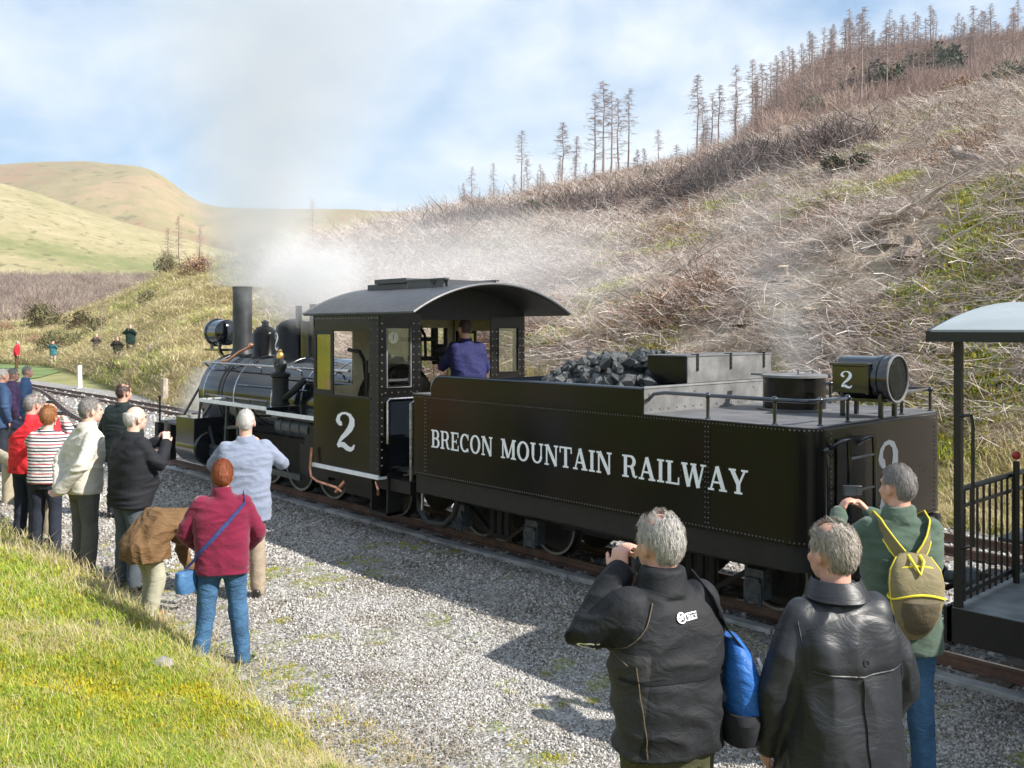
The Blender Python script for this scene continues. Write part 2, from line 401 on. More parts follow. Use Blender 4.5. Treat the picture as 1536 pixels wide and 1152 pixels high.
GL = {
 'B': (0.84, stem(0.1, sr=0) + rc(.3, .915, .46, 1) + rc(.3, .475, .48, .56) + rc(.3, 0, .48, .085) + arc(.46, .737, .24, .22, 90, -90, T, S_) + arc(.48, .28, .27, .237, 90, -90, T, S_)),
 'R': (0.92, stem(0.1, sr=0.0) + rc(.3, 0, .4, H_) + rc(.3, .915, .48, 1) + rc(.3, .455, .5, .54) + arc(.48, .727, .25, .23, 90, -90, T, S_) + vstroke([(.5, .5), (.62, .42), (.68, .25), (.72, .1), (.82, .045), (.92, .1)], [.1, .18, .19, .16, .1, .07])),
 'E': (0.80, stem(0.1, sr=0) + rc(.3, .915, .74, 1) + rc(.3, 0, .76, .085) + rc(.3, .46, .56, .54) + rc(.66, .72, .74, .915) + rc(.68, .085, .76, .3) + rc(.52, .38, .58, .62)),
 'C': (0.86, arc(.46, .5, .36, .455, 42, 318, T, S_) + rc(.73, .66, .80, .98) + rc(.73, .02, .80, .2)),
 'O': (0.94, arc(.47, .5, .37, .455, 0, 360, T, S_, 26)),
 'N': (1.0, stem(0.1, w_=.11) + stem(.78, w_=.11, bot=False) + vstroke([(.2, .99), (.83, .01)], .2)),
 'M': (1.2, stem(0.1, w_=.11, sr=.12, top=False) + rc(0, .915, .2, 1) + stem(.9, w_=S_, top=False) + rc(1.0, .915, 1.2, 1) + vstroke([(.2, .99), (.58, .06)], .2) + vstroke([(.96, .97), (.6, .06)], .1)),
 'U': (0.98, rc(.1, .36, .3, 1) + rc(0, .915, .1, 1) + rc(.3, .915, .4, 1) + rc(.76, .36, .87, 1) + rc(.66, .915, .76, 1) + rc(.87, .915, .97, 1) + arc(.505, .37, .31, .325, 180, 360, T, .16)),
 'T': (0.86, stem(.33, top=False, sl=.1, sr=.1) + rc(0, .915, .86, 1) + rc(0, .7, .08, .915) + rc(.78, .7, .86, .915)),
 'A': (0.98, vstroke([(.16, .06), (.46, 1)], .1) + vstroke([(.46, 1), (.8, .06)], .21) + rc(.29, .3, .66, .385) + rc(0, 0, .32, H_) + rc(.58, 0, .98, H_)),
 'I': (0.42, stem(.11)),
 'L': (0.78, stem(.1, sr=0) + rc(.3, .915, .4, 1) + rc(.3, 0, .76, .085) + rc(.68, .085, .76, .32)),
 'W': (1.34, vstroke([(.14, .96), (.4, 0)], .21) + vstroke([(.4, 0), (.66, .96)], .1) + vstroke([(.66, .96), (.92, 0)], .21) + vstroke([(.92, 0), (1.18, .96)], .1) + rc(0, .915, .34, 1) + rc(.5, .915, .82, 1) + rc(1.04, .915, 1.34, 1)),
 'Y': (0.96, stem(.38, 0, .42, top=False) + vstroke([(.16, .96), (.5, .36)], .21) + vstroke([(.8, .96), (.5, .36)], .1) + rc(0, .915, .36, 1) + rc(.62, .915, .96, 1)),
 '2': (0.62, vstroke([(.13, .70), (.10, .77), (.13, .88), (.22, .955), (.34, .975), (.46, .93), (.525, .82), (.52, .70), (.46, .58), (.35, .45), (.23, .33), (.14, .21), (.10, .10)], [.12, .13, .09, .06, .06, .1, .15, .17, .16, .13, .10, .07, .05])
      + vstroke([(.13, .72), (.18, .69), (.23, .70)], [.13, .13, .10])
      + vstroke([(.09, .1), (.18, .15), (.28, .15), (.38, .085), (.48, .06), (.55, .10), (.6, .2)], [.10, .13, .15, .14, .12, .08, .03])),
}
def text_mesh(s, u0, u1, v0, v1, fn, mb, gap=0.09):
    """letters of s between u0..u1 and v0..v1; fn(u, v, lift) gives the point"""
    tot = sum(GL[c][0] for c in s) + gap * (len(s) - 1); x = 0; k = 0
    for c in s:
        wd, polys = GL[c]
        for p in polys:
            lift = 0.0025 + (k % 40) * 0.00005; k += 1
            vs = [fn(u0 + (u1 - u0) * (x + a) / tot, v0 + (v1 - v0) * b, lift) for a, b in p]
            mb.add(vs, [tuple(range(len(vs)))])
        x += wd + gap
    return mb

YC = 7.37
# ------------------------------------------------------------------ tender
def corner_outline(x0, x1, y0, y1, r, n=8):
    """plan outline, the two corners at x1 rounded"""
    pts = [(x0, y0)]
    for i in range(n + 1):
        a = -PI / 2 + PI / 2 * i / n; pts.append((x1 - r + r * math.cos(a), y0 + r + r * math.sin(a)))
    for i in range(n + 1):
        a = PI / 2 * i / n; pts.append((x1 - r + r * math.cos(a), y1 - r + r * math.sin(a)))
    pts.append((x0, y1)); return pts
XF, XR, YN, YF = -8.37, -3.52, 6.22, 8.53
tender = empty('locomotive_tender', (-6, YC, 0), 0, 'long black riveted tender lettered in white, coupled behind the locomotive cab', 'tender')
def tl(o):   # children keep world coordinates
    o.matrix_parent_inverse = Matrix.Translation(-o.parent.location) if o.parent.parent is None else Matrix.Identity(4); return o
def B(mb, name, m, parent, **k):
    o = mb.build(name, m, parent, **k)
    if parent.type == 'EMPTY' and parent.parent is None: o.matrix_parent_inverse = parent.matrix_basis_inv if hasattr(parent, 'matrix_basis_inv') else (Matrix.Translation(parent.location) @ Matrix.Rotation(parent.rotation_euler[2], 4, 'Z')).inverted()
    return o
z3 = lambda x, y, d: (x, y, d)
mb = MB(); mb.prism(corner_outline(XF, XR, YN, YF, 0.2), z3, 0.88, 1.755); B(mb, 'tank', M['black'], tender, bevel=0.006)
mb = MB(); mb.prism(corner_outline(XF + .03, XR - .05, YN + .02, YF - .02, 0.18), z3, 0.68, 0.878); B(mb, 'frame_beam', M['chassis'], tender)
mb = MB(); mb.prism(corner_outline(-5.10, XR - .015, YN + .015, YF - .015, 0.19), z3, 1.757, 1.764); B(mb, 'deck_plate', M['deck'], tender)
# bunker sides with the rounded front corner
def side_poly():
    r = 0.16; x0, x1, zt = -8.05, -5.10, 1.98; p = [(x0, 1.757)]
    for i in range(9):
        a = PI - PI / 2 * i / 8; p.append((x0 + r + r * math.cos(a), zt - r + r * math.sin(a)))
    p += [(x1, zt), (x1, 1.757)]; return p
for y0 in (YN, YF - 0.014):
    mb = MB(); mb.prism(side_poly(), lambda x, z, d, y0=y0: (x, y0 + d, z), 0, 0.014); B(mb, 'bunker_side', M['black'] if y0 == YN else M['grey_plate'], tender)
    mb = MB(); pp = [(x, y0 + .007, z) for x, z in side_poly()[1:11]]; mb.tube(pp, 0.014, 6); B(mb, 'beading', M['blue_black'], tender)
mb = MB(); mb.box(-5.112, -5.10, YN + .015, YF - .015, 1.757, 1.985); B(mb, 'bunker_rear_plate', M['grey_plate'], tender)
mb = MB(); mb.tube([(-5.106, YN + .01, 1.985), (-5.106, YF - .01, 1.985)], .014, 6); B(mb, 'beading', M['grey_plate'], tender)
mb = MB(); mb.box(-8.0, -5.12, YN + .02, YF - .02, 1.757, 1.80); B(mb, 'bunker_floor', M['soot'], tender)
# coal hopper edge inside the bunker
mb = MB(); hp = [(x, y) for x, y in corner_outline(-7.3, -5.2, YN + .12, YF - .35, 0.3)]
rings = []
for x, y in hp + [hp[0]]: rings.append([(x, y, 1.80), (x, y, 1.975), (x * .999 - .004, y + .008, 1.975), (x * .999 - .004, y + .008, 1.80)])
mb.loft(rings, True); B(mb, 'hopper_edge', M['blue_black'], tender)
# front corner ledge
mb = MB(); mb.box(XF - .02, -8.06, YN + .01, YN + .6, 1.757, 1.775); B(mb, 'front_ledge', M['deck'], tender)
mb = MB(); mb.box(XF - .3, XF, 6.5, 8.25, .84, .87); B(mb, 'fall_plate', M['deck'], tender)
# rivets
mb = MB(); yn = YN - .001
for zz in (0.905, 1.74): mb.rivets(line_pts((XF + .03, yn, zz), (XR - .22, yn, zz), .033), (0, -1, 0), .0062, .0045)
for xx in (-8.13, -8.16, -4.43, -4.46): mb.rivets(line_pts((xx, yn, .92), (xx, yn, 1.73), .04), (0, -1, 0), .0062, .0045)
for zz in (0.905, 1.74): mb.rivets(line_pts((XR + .001, YN + .2, zz), (XR + .001, YF - .2, zz), .036), (1, 0, 0), .0065, .0045)
for yy in (6.49, 8.30): mb.rivets(line_pts((XR + .001, yy, .92), (XR + .001, yy, 1.73), .04), (1, 0, 0), .007, .005)
for zz in (.905, 1.74):
    for i in range(9):
        a = -PI / 2 + PI / 2 * (i + .5) / 9; c_, s_ = math.cos(a), math.sin(a)
        mb.rivets([(XR - .2 + .201 * c_, YN + .2 + .201 * s_, zz)], (c_, s_, 0), .0065, .0045)
for i in range(120):
    mb.rivets([(-5.05 + i * .0118 * 1.12, YN + .03, 1.7645)], (0, 0, 1), .0062, .0045)
for i in range(52): mb.rivets([(XR - .03, 6.42 + i * .037, 1.7645)], (0, 0, 1), .0062, .0045)
mb.rivets(line_pts((-5.099, YN + .05, 1.80), (-5.099, YF - .1, 1.80), .12), (1, 0, 0), .011, .007)
mb.rivets([(-5.099, 6.3, 1.93), (-5.099, 6.95, 1.93), (-5.099, 7.9, 1.93)], (1, 0, 0), .011, .007)
for i in range(9): mb.rivets([(-4.7 + .11 * (i % 3), yn, 1.28 + .05 * (i // 3))], (0, -1, 0), .005, .004)
for q in ((7.9, 1.28), (8.0, 1.31), (7.95, 1.22), (8.05, 1.33), (8.1, 1.27), (6.6, 1.0), (6.75, 1.1), (7.1, 1.02), (7.15, .96), (6.6, .9)): mb.rivets([(XR + .001, q[0], q[1])], (1, 0, 0), .006, .004)
tag(B(mb, 'rivets', M['rivet'], tender), kind='stuff')
for xx in (-8.145, -4.445):
    mb = MB(); mb.box(xx - .035, xx + .035, YN - .0015, YN + .001, .885, 1.752); B(mb, 'seam_strip', M['black'], tender)
mb = MB(); mb.box(XF, XR - .2, YN - .008, YN, .878, .888); mb.box(XF, XR - .2, YN - .008, YN, 1.750, 1.762); B(mb, 'edge_strip', M['black'], tender)
# lettering
fnn = lambda u, v, l: (u, YN - l, v)
mb = MB()
for s, a, b in (('BRECON', -8.04, -7.035), ('MOUNTAIN', -6.91, -5.45), ('RAILWAY', -5.33, -4.06)):
    tot = sum(GL[c][0] for c in s) + .09 * (len(s) - 1); xx = 0
    for c in s:
        mb = MB(); text_mesh(c, a + (b - a) * xx / tot, a + (b - a) * (xx + GL[c][0]) / tot, 1.207, 1.40, fnn, mb); B(mb, 'letter', M['white'], tender, smooth=False); xx += GL[c][0] + .09
mb = MB()
mb = MB(); text_mesh('2', 7.22, 7.60, 0.98, 1.585, lambda u, v, l: (XR + l, u, v), mb); B(mb, 'numeral', M['white'], tender, smooth=False)
# handrails round the deck
def stanchion(x, y, z0=1.76, z1=1.955):
    m_ = MB(); m_.tube([(x, y, z0), (x, y, z1)], .014, 8); m_.lathe([(.024, 0), (.024, .012), (.014, .02)], (x, y, z0), 'z', 8); m_.ell((x, y, z1), (.028, .028, .028), 8, 6)
    return B(m_, 'rail_post', M['blue_black'], tender)
rz = 1.955
mb = MB()
pts = [(-5.09, 6.27, 1.88), (-5.02, 6.27, 1.94), (-4.9, 6.27, rz), (-3.86, 6.27, rz)]
for i in range(7):
    a = -PI / 2 + PI / 2 * i / 6; pts.append((-3.72 + .14 * math.cos(a), 6.41 + .14 * math.sin(a), rz))
pts += [(-3.58, 6.86, rz), (-3.58, 6.9, rz - .01)]
mb.tube(pts, .0165, 8); B(mb, 'hand_rail', M['blue_black'], tender)
mb = MB(); mb.tube([(-3.58, 7.79, rz + .12), (-3.58, 7.80, rz), (-3.58, 8.32, rz), (-3.62, 8.42, rz), (-3.9, 8.47, rz), (-5.0, 8.47, rz)], .0165, 8); B(mb, 'hand_rail', M['blue_black'], tender)
for x, y in ((-4.47, 6.27), (-3.86, 6.27), (-3.585, 6.45), (-3.58, 6.86), (-3.58, 7.79), (-3.58, 8.35), (-3.95, 8.47), (-4.6, 8.47)): stanchion(x, y)
# water filler
mb = MB(); mb.lathe([(.275, 0), (.275, .29)], (-4.48, 7.6, 1.766), 'z', 32); f_ = B(mb, 'water_filler', M['black'], tender, bevel=.004)
mb = MB(); mb.lathe([(.33, 0), (.33, .012), (.28, .014)], (-4.48, 7.6, 1.766), 'z', 32); B(mb, 'filler_flange', M['deck'], tender)
mb = MB(); mb.lathe([(.29, 0), (.29, .02), (.24, .028)], (-4.48, 7.6, 2.058), 'z', 32); mb.tube([(-4.38, 7.5, 2.085), (-4.38, 7.5, 2.12), (-4.38, 7.75, 2.12), (-4.38, 7.75, 2.085)], .009, 6)
mb.box(-4.9, -4.72, 7.55, 7.63, 2.06, 2.08); B(mb, 'filler_lid', M['grey_plate'], tender)
# tool box above the rear plate
mb = MB(); mb.box(-5.70, -5.25, 7.02, 8.44, 1.985, 2.23); tb = B(mb, 'tool_box', M['black'], tender, bevel=.006)
mb = MB(); mb.box(-5.249, -5.238, 7.03, 8.44, 1.99, 2.228); B(mb, 'box_front', M['grey_plate'], tender)
mb = MB(); mb.box(-5.72, -5.235, 7.01, 8.45, 2.231, 2.246); B(mb, 'box_lid', M['deck'], tender, bevel=.003)
for yy in (7.18, 7.72, 8.3):
    mb = MB(); mb.box(-5.236, -5.228, yy - .015, yy + .015, 2.10, 2.26); mb.box(-5.3, -5.228, yy - .015, yy + .015, 2.247, 2.254); mb.rivets([(-5.227, yy, 2.12), (-5.227, yy, 2.16), (-5.227, yy, 2.2)], (1, 0, 0), .009, .006); B(mb, 'box_strap', M['chassis'], tender)
# headlight
hl_z, hl_y = 2.085, 7.47
mb = MB(); mb.lathe([(.15, -.44), (.185, -.42), (.185, -.10), (.195, -.10), (.195, -.06), (.185, -.06), (.19, 0), (.205, .0), (.205, .03), (.175, .03)], (-3.50, hl_y, hl_z), 'x', 32); hl = B(mb, 'headlight', M['blue_black'], tender)
mb = MB(); mb.lathe([(.172, .018), (.12, -.03), (.05, -.09), (.0, -.1)], (-3.49, hl_y, hl_z), 'x', 28); mb.build('reflector', M['silverlens'], hl)
mb = MB(); mb.lathe([(.178, .026), (.178, .03)], (-3.50, hl_y, hl_z), 'x', 28); mb.build('lens', M['glass'], hl)
mb = MB(); mb.tube([(-3.468, hl_y + .19 * math.cos(2 * PI * k / 28), hl_z + .19 * math.sin(2 * PI * k / 28)) for k in range(28)], .011, 6, closed=True); mb.build('lens_rim', M['grey_plate'], hl)
mb = MB(); mb.box(-3.93, -3.63, hl_y - .205, hl_y - .02, hl_z - .12, hl_z + .10); mb.box(-3.95, -3.61, hl_y - .215, hl_y, hl_z + .10, hl_z + .125)
mb.box(-3.64, -3.61, hl_y - .21, hl_y - .1, hl_z - .13, hl_z + .12); mb.build('number_box', M['blue_black'], hl, bevel=.004)
mb = MB(); text_mesh('2', -3.86, -3.75, hl_z - .085, hl_z + .06, lambda u, v, l: (u, hl_y - .205 - l, v), mb); mb.build('numeral', M['white'], hl, smooth=False)
mb = MB()
for x, y in ((-3.88, hl_y - .12), (-3.55, hl_y - .12), (-3.88, hl_y + .12), (-3.55, hl_y + .12)): mb.tube([(x, y, 1.765), (x, y, hl_z - .1)], .022, 8)
mb.box(-3.9, -3.53, hl_y - .14, hl_y + .14, hl_z - .19, hl_z - .165)
B(mb, 'headlight_bracket', M['blue_black'], tender)
# recessed ladder on the rear face
lad = MB(); lad.box(-3.512, -3.505, 6.56, 7.0, .95, 1.66); lo = B(lad, 'ladder_plate', M['chassis'], tender)
for yy in (6.58, 6.98):
    mb = MB(); p = [(XR, yy - .10, 1.60)] + [(XR + .10 * math.sin(a), yy - .1 + .1 * (1 - math.cos(a)) * .9, 1.60 + .07 * math.sin(a)) for a in (0.5, 1.0, 1.5)] + [(XR + .10, yy, 1.5), (XR + .10, yy, .75), (XR, yy, .72)]
    mb.tube(p, .017, 8); B(mb, 'ladder_stile', M['blue_black'], tender)
for zz in (1.52, 1.27, 1.02, .79):
    mb = MB(); mb.tube([(XR + .1, 6.58, zz), (XR + .1, 6.98, zz)], .011, 8); B(mb, 'ladder_rung', M['grey_plate'], tender)
mb = MB(); mb.tube([(XR - .02, 6.35, 1.6), (XR + .05, 6.33, 1.6), (XR + .06, 6.33, 1.55), (XR + .06, 6.33, 1.0), (XR - .02, 6.35, .97)], .013, 8); mb.ell((XR + .05, 6.33, 1.6), (.024,) * 3, 8, 6); B(mb, 'grab_rail', M['blue_black'], tender)
mb = MB(); mb.box(XR - .06, XR + .02, YN + .15, YF - .15, .55, .86); mb.box(XR + .02, XR + .35, 7.25, 7.5, .5, .68); mb.ell((XR + .38, 7.37, .59), (.12, .1, .1)); mb.tube([(XR, 6.9, .7), (XR + .15, 6.9, .55), (XR + .3, 6.95, .42), (XR + .5, 7.0, .5)], .022, 8); mb.tube([(XR, 7.7, .72), (XR + .15, 7.72, .5), (XR + .35, 7.7, .4), (XR + .6, 7.65, .55)], .025, 8)
B(mb, 'rear_coupler', M['chassis'], tender)
# wheels
def wheel_mb(r=.31, spoke=False):
    m_ = MB(); m_.lathe([(.055, -.06), (.055, -.05), (.07, -.045), (.2, -.02), (r * .82, -.03), (r * .84, -.048), (r, -.048), (r, .03), (r + .022, .035), (r + .022, .055), (r * .8, .055), (.05, .05)], (0, 0, 0), 'y', 32)
    return m_
def rim_mb(r):
    m_ = MB(); vs = []; n = 36
    for k in range(n):
        a = 2 * PI * k / n
        for q in (r * .91, r * .985): vs.append((q * math.cos(a), -.0495, q * math.sin(a)))
    fs = [(2 * k, 2 * ((k + 1) % n), 2 * ((k + 1) % n) + 1, 2 * k + 1) for k in range(n)]; m_.add(vs, fs); return m_
wme = wheel_mb().mesh('wheel'); rme = rim_mb(.31).mesh('white_rim'); wme.materials.append(M['chassis']); rme.materials.append(M['rim'])
def wheelset(parent, x, r=.31, me=wme, rm=rme, near_y=7.05, zc=None):
    for side in (0, 1):
        o = bpy.data.objects.new('wheel', me); COL.objects.link(o); o.parent = parent
        o.matrix_parent_inverse = Matrix.Translation(-parent.location)
        o.location = (x, near_y if side == 0 else 2 * YC - near_y, (zc or .105 + r)); o.rotation_euler = (0, random.random() * 6, PI * side)
        q = bpy.data.objects.new('tyre_rim', rm); COL.objects.link(q); q.parent = o
    m_ = MB(); m_.tube([(x, near_y, .105 + r), (x, 2 * YC - near_y, .105 + r)], .045, 10); B(m_, 'axle', M['chassis'], parent)
for x in (-8.12, -6.95, -5.5, -4.3):
    wheelset(tender, x)
    for yy in (6.72, 8.02):
        m_ = MB(); m_.box(x - .09, x + .09, yy - .05, yy + .08, .27, .52); m_.box(x - .065, x + .065, yy - .075, yy - .05, .25, .45)
        m_.box(x - .085, x - .055, yy - .08, yy - .05, .22, .42); m_.box(x + .055, x + .085, yy - .08, yy - .05, .22, .42); m_.box(x - .07, x + .07, yy - .09, yy - .05, .25, .33); B(m_, 'axle_box', M['axle_grey'], tender, bevel=.006)
for xc in (-7.53, -4.9):
    for yy in (6.78, 7.9):
        m_ = MB(); m_.bar((xc - .75, yy, .55), (xc + .75, yy, .55), .07, .07); m_.bar((xc - .6, yy, .54), (xc - .15, yy, .25), .05, .04); m_.bar((xc + .6, yy, .54), (xc + .15, yy, .25), .05, .04); m_.bar((xc - .2, yy, .24), (xc + .2, yy, .24), .06, .05)
        for q in (-.12, 0, .12): m_.tube([(xc + q, yy, .27), (xc + q, yy, .52)], .045, 8)
        B(m_, 'bogie_frame', M['chassis'], tender)
mb = MB(); mb.box(-8.2, -3.7, 6.95, 7.05, .56, .69); mb.box(-8.2, -3.7, 7.7, 7.8, .56, .69)
for x in (-6.4, -6.1, -5.9): mb.tube([(x, 6.6, .6), (x + .2, 6.6, .6)], .08, 10)
mb.tube([(-6.5, 6.55, .62), (-5.2, 6.5, .60)], .05, 10); B(mb, 'underframe', M['chassis'], tender)
mb = MB(); mb.tube([(-8.75, 6.62, .66), (-8.7, 6.55, .55), (-8.62, 6.5, .42), (-8.4, 6.45, .30), (-8.1, 6.45, .32), (-7.95, 6.47, .46), (-7.92, 6.5, .66)], .035, 10); B(mb, 'water_hose', M['rubber'], tender)
mb = MB(); mb.tube([(-8.83, 6.68, .76), (-8.74, 6.61, .62)], .05, 12); mb.tube([(-8.79, 6.64, .69), (-8.77, 6.62, .67)], .062, 12); B(mb, 'hose_union', M['brass'], tender)
mb = MB(); mb.tube([(-8.42, 6.4, .9), (-8.44, 6.4, .45), (-8.46, 6.5, .38)], .02, 8); mb.tube([(XF + .03, YN + .02, 1.7), (XF - .03, YN - .01, 1.66), (XF - .03, YN - .01, .8)], .014, 8); B(mb, 'front_grab_rail', M['steel'], tender)

# coal
heap = empty('coal_heap', (-6.3, 7.2, 1.82), 0, 'heap of broken black coal lumps piled in the tender bunker', 'coal')
lumps = []
for i in range(9):
    bm = bmesh.new(); bmesh.ops.create_icosphere(bm, subdivisions=1, radius=1)
    for v in bm.verts: v.co *= random.uniform(.68, 1.12)
    ax = Vector((random.uniform(-1, 1), random.uniform(-1, 1), random.uniform(-1, 1))).normalized()
    for k in range(4):
        a2 = Vector((random.gauss(0, 1), random.gauss(0, 1), random.gauss(0, 1))).normalized()
        for v in bm.verts:
            d = v.co.dot(a2)
            if d > .58: v.co -= a2 * (d - .58)
    me = bpy.data.meshes.new('coal_lump'); bm.to_mesh(me); bm.free(); me.materials.append(M['coal']); lumps.append(me)
def heap_h(x, y):
    gx = (x + 6.05) / 1.3 if x < -6.05 else (x + 6.05) / .72; gy = (y - 7.5) / .95
    return max(0, 1 - gx * gx - gy * gy) ** .7
for i in range(298):
    for _ in range(30):
        x = random.uniform(-7.25, -5.3); y = random.uniform(6.4, 8.2); h_ = heap_h(x, y)
        if h_ > .02: break
    s_ = random.choice((.04, .05, .06, .075, .10)) * random.uniform(.8, 1.2)
    z = 1.86 + .37 * h_ - random.random() * .06 + .01
    if x > -5.75 and y > 6.9: z = min(z, 2.3)
    o = bpy.data.objects.new('coal_lump', random.choice(lumps)); COL.objects.link(o); o.parent = heap
    o.location = Vector((x, y, z)) - heap.location; o.scale = (s_ * random.uniform(.8, 1.4), s_ * random.uniform(.8, 1.2), s_ * random.uniform(.6, .95)); o.rotation_euler = (random.random() * 6, random.random() * 6, random.random() * 6)
mb = MB(); n = 24
vs = []; fs = []
for i in range(n + 1):
    for j in range(n + 1):
        x = -7.29 + 2.08 * i / n; y = 6.36 + 1.8 * j / n; vs.append((x, y, 1.84 + .31 * heap_h(x, y)))
for i in range(n):
    for j in range(n): a = i * (n + 1) + j; fs.append((a, a + n + 1, a + n + 2, a + 1))
mb.add(vs, fs); B(mb, 'coal_slack', M['coal'], heap)

# ------------------------------------------------------------------ locomotive
loco = empty('steam_locomotive', (-12.5, YC, 0), 0, 'black narrow gauge steam locomotive with open arched cab and tall plain chimney', 'locomotive')
BZ = 1.40
mb = MB(); mb.lathe([(.56, -.02), (.63, 0), (.67, .02), (.67, 1.1), (.655, 1.12), (.655, 4.5)], (-15.0, YC, BZ), 'x', 56); B(mb, 'boiler', M['blue_black'], loco)
mb = MB(); mb.lathe([(0, -.09), (.12, -.085), (.42, -.05), (.56, -.021)], (-15.0, YC, BZ), 'x', 40); mb.lathe([(.05, -.16), (.06, -.09)], (-15.0, YC, BZ), 'x', 12); B(mb, 'smokebox_door', M['soot'], loco)
for x, w_, m_ in ((-14.8, .03, 'steel'), (-14.27, .06, 'chassis'), (-14.15, .05, 'chassis'), (-13.75, .035, 'steel'), (-12.55, .035, 'steel'), (-11.7, .035, 'steel'), (-11.1, .03, 'steel')):
    r_ = .673 if x < -13.9 else .658
    mb = MB(); mb.lathe([(r_ - .02, 0), (r_ + .004, 0.001), (r_ + .004, w_ - .001), (r_ - .02, w_)], (x, YC, BZ), 'x', 48); B(mb, 'boiler_band', M[m_], loco)
mb = MB(); mb.rivets([(-14.97, YC + .6 * math.cos(a), BZ + .6 * math.sin(a)) for a in []], (0, 0, 1))
for k in range(60):
    a = 2 * PI * k / 60
    for x in (-14.93, -13.97): mb.rivets([(x, YC + .67 * math.cos(a), BZ + .67 * math.sin(a))], (0, math.cos(a), math.sin(a)), .009, .006)
tag(B(mb, 'rivets', M['rivet'], loco), kind='stuff')
mb = MB(); mb.lathe([(.24, 0), (.22, .06), (.175, .14), (.16, .22), (.16, 1.2), (.168, 1.2), (.168, 1.24), (.14, 1.24)], (-14.75, YC, 1.96), 'z', 32); B(mb, 'chimney', M['soot'], loco)
mb = MB(); mb.lathe([(.27, 0), (.24, .07), (.22, .12), (.205, .14), (.205, .46), (.195, .50), (.13, .58), (.06, .6), (.05, .64), (.07, .66), (.02, .70)], (-13.95, YC, 1.93), 'z', 32); B(mb, 'sand_dome', M['black'], loco)
mb = MB(); mb.lathe([(.36, 0), (.33, .1), (.31, .16), (.295, .18), (.295, .52), (.28, .6), (.2, .68), (.08, .72), (.02, .73)], (-13.0, YC, 1.92), 'z', 36); B(mb, 'steam_dome', M['black'], loco)
mb = MB(); mb.tube([(-12.7, YC - .1, 2.5), (-12.7, YC - .1, 2.84)], .05, 10); mb.tube([(-12.45, YC, 2.4), (-12.45, YC, 2.86)], .055, 10); mb.tube([(-12.6, YC, 1.9), (-12.6, YC, 2.6)], .12, 12); mb.tube([(-12.3, YC + .1, 1.95), (-12.3, YC + .1, 2.85)], .03, 8); B(mb, 'safety_valve', M['blue_black'], loco)
# 2 on the dome side
mb = MB()
def cyl(cx, cy, r):
    return lambda u, v, l: (cx + (r + l) * math.cos(u), cy + (r + l) * math.sin(u), v)
text_mesh('2', math.radians(-118), math.radians(-84), 2.15, 2.43, cyl(-13.0, YC, .295), mb); B(mb, 'numeral', M['white'], loco, smooth=False)
# front headlight
mb = MB(); mb.lathe([(.0, 0), (.2, 0), (.235, .01), (.25, .03), (.25, .07), (.225, .1), (.225, .42), (.19, .46), (.1, .5)], (-15.75, YC, 2.42), 'x', 32); h2 = B(mb, 'headlight', M['blue_black'], loco)
mb = MB(); mb.lathe([(.0, -.012), (.19, -.006), (.2, -.002)], (-15.75, YC, 2.42), 'x', 28); mb.build('lens', M['glass'], h2)
mb = MB(); mb.box(-15.8, -15.2, YC - .2, YC + .2, 2.10, 2.14); mb.box(-15.7, -15.64, YC - .14, YC - .1, 2.14, 2.25); mb.box(-15.4, -15.34, YC - .14, YC - .1, 2.14, 2.25); mb.bar((-15.3, YC - .15, 2.1), (-14.95, YC - .15, 1.85), .05, .05); mb.bar((-15.3, YC + .15, 2.1), (-14.95, YC + .15, 1.85), .05, .05); B(mb, 'headlight_bracket', M['blue_black'], loco)
# running boards
for s in (-1, 1):
    y0, y1 = (6.28, 6.9) if s < 0 else (7.84, 8.46); ye = y0 - .012 if s < 0 else y1
    mb = MB(); mb.box(-14.0, -11.85, y0, y1, 1.365, 1.39); mb.box(-11.84, -10.49, y0, y1, 1.32, 1.345); mb.box(-11.86, -11.84, y0, y1, 1.32, 1.39); B(mb, 'running_board', M['deck'] if 0 else M['blue_black'], loco)
    mb = MB(); mb.box(-14.0, -11.85, ye, ye + .012, 1.352, 1.405); mb.box(-11.84, -10.49, ye, ye + .012, 1.305, 1.36); mb.box(-14.012, -14.0, y0, y1, 1.352, 1.405); B(mb, 'white_edge', M['white'], loco)
    yh = 6.76 if s < 0 else 7.98
    mb = MB(); mb.tube([(-14.95, yh + .1 * s * -1, 1.86), (-14.9, yh, 1.93), (-10.5, yh, 1.93)], .019, 8)
    for x in (-14.4, -13.2, -12.0, -10.9): mb.tube([(x, yh, 1.93), (x, yh - s * .14, 1.88)], .014, 6); mb.ell((x, yh, 1.93), (.028,) * 3, 8, 6)
    B(mb, 'hand_rail', M['steel'] if s < 0 else M['blue_black'], loco)
mb = MB(); mb.tube([(-14.3, 6.78, 1.97), (-14.1, 6.80, 1.98), (-13.9, 6.9, 2.12), (-13.75, 7.0, 2.2)], .022, 8); mb.ell((-13.75, 7.02, 2.22), (.05, .05, .05), 8, 6); B(mb, 'sand_pipe', M['copper'], loco)
mb = MB(); mb.tube([(-13.6, 6.71, 1.62), (-10.5, 6.71, 1.62)], .012, 6); mb.tube([(-12.4, 6.76, 1.80), (-10.5, 6.76, 1.80)], .016, 6); mb.tube([(-13.95, 6.35, 1.47), (-11.95, 6.35, 1.47)], .012, 6)
for x in (-13.9, -13.2, -12.5, -12.0): mb.tube([(x, 6.35, 1.39), (x, 6.35, 1.47)], .01, 6)
B(mb, 'boiler_pipes', M['blue_black'], loco)
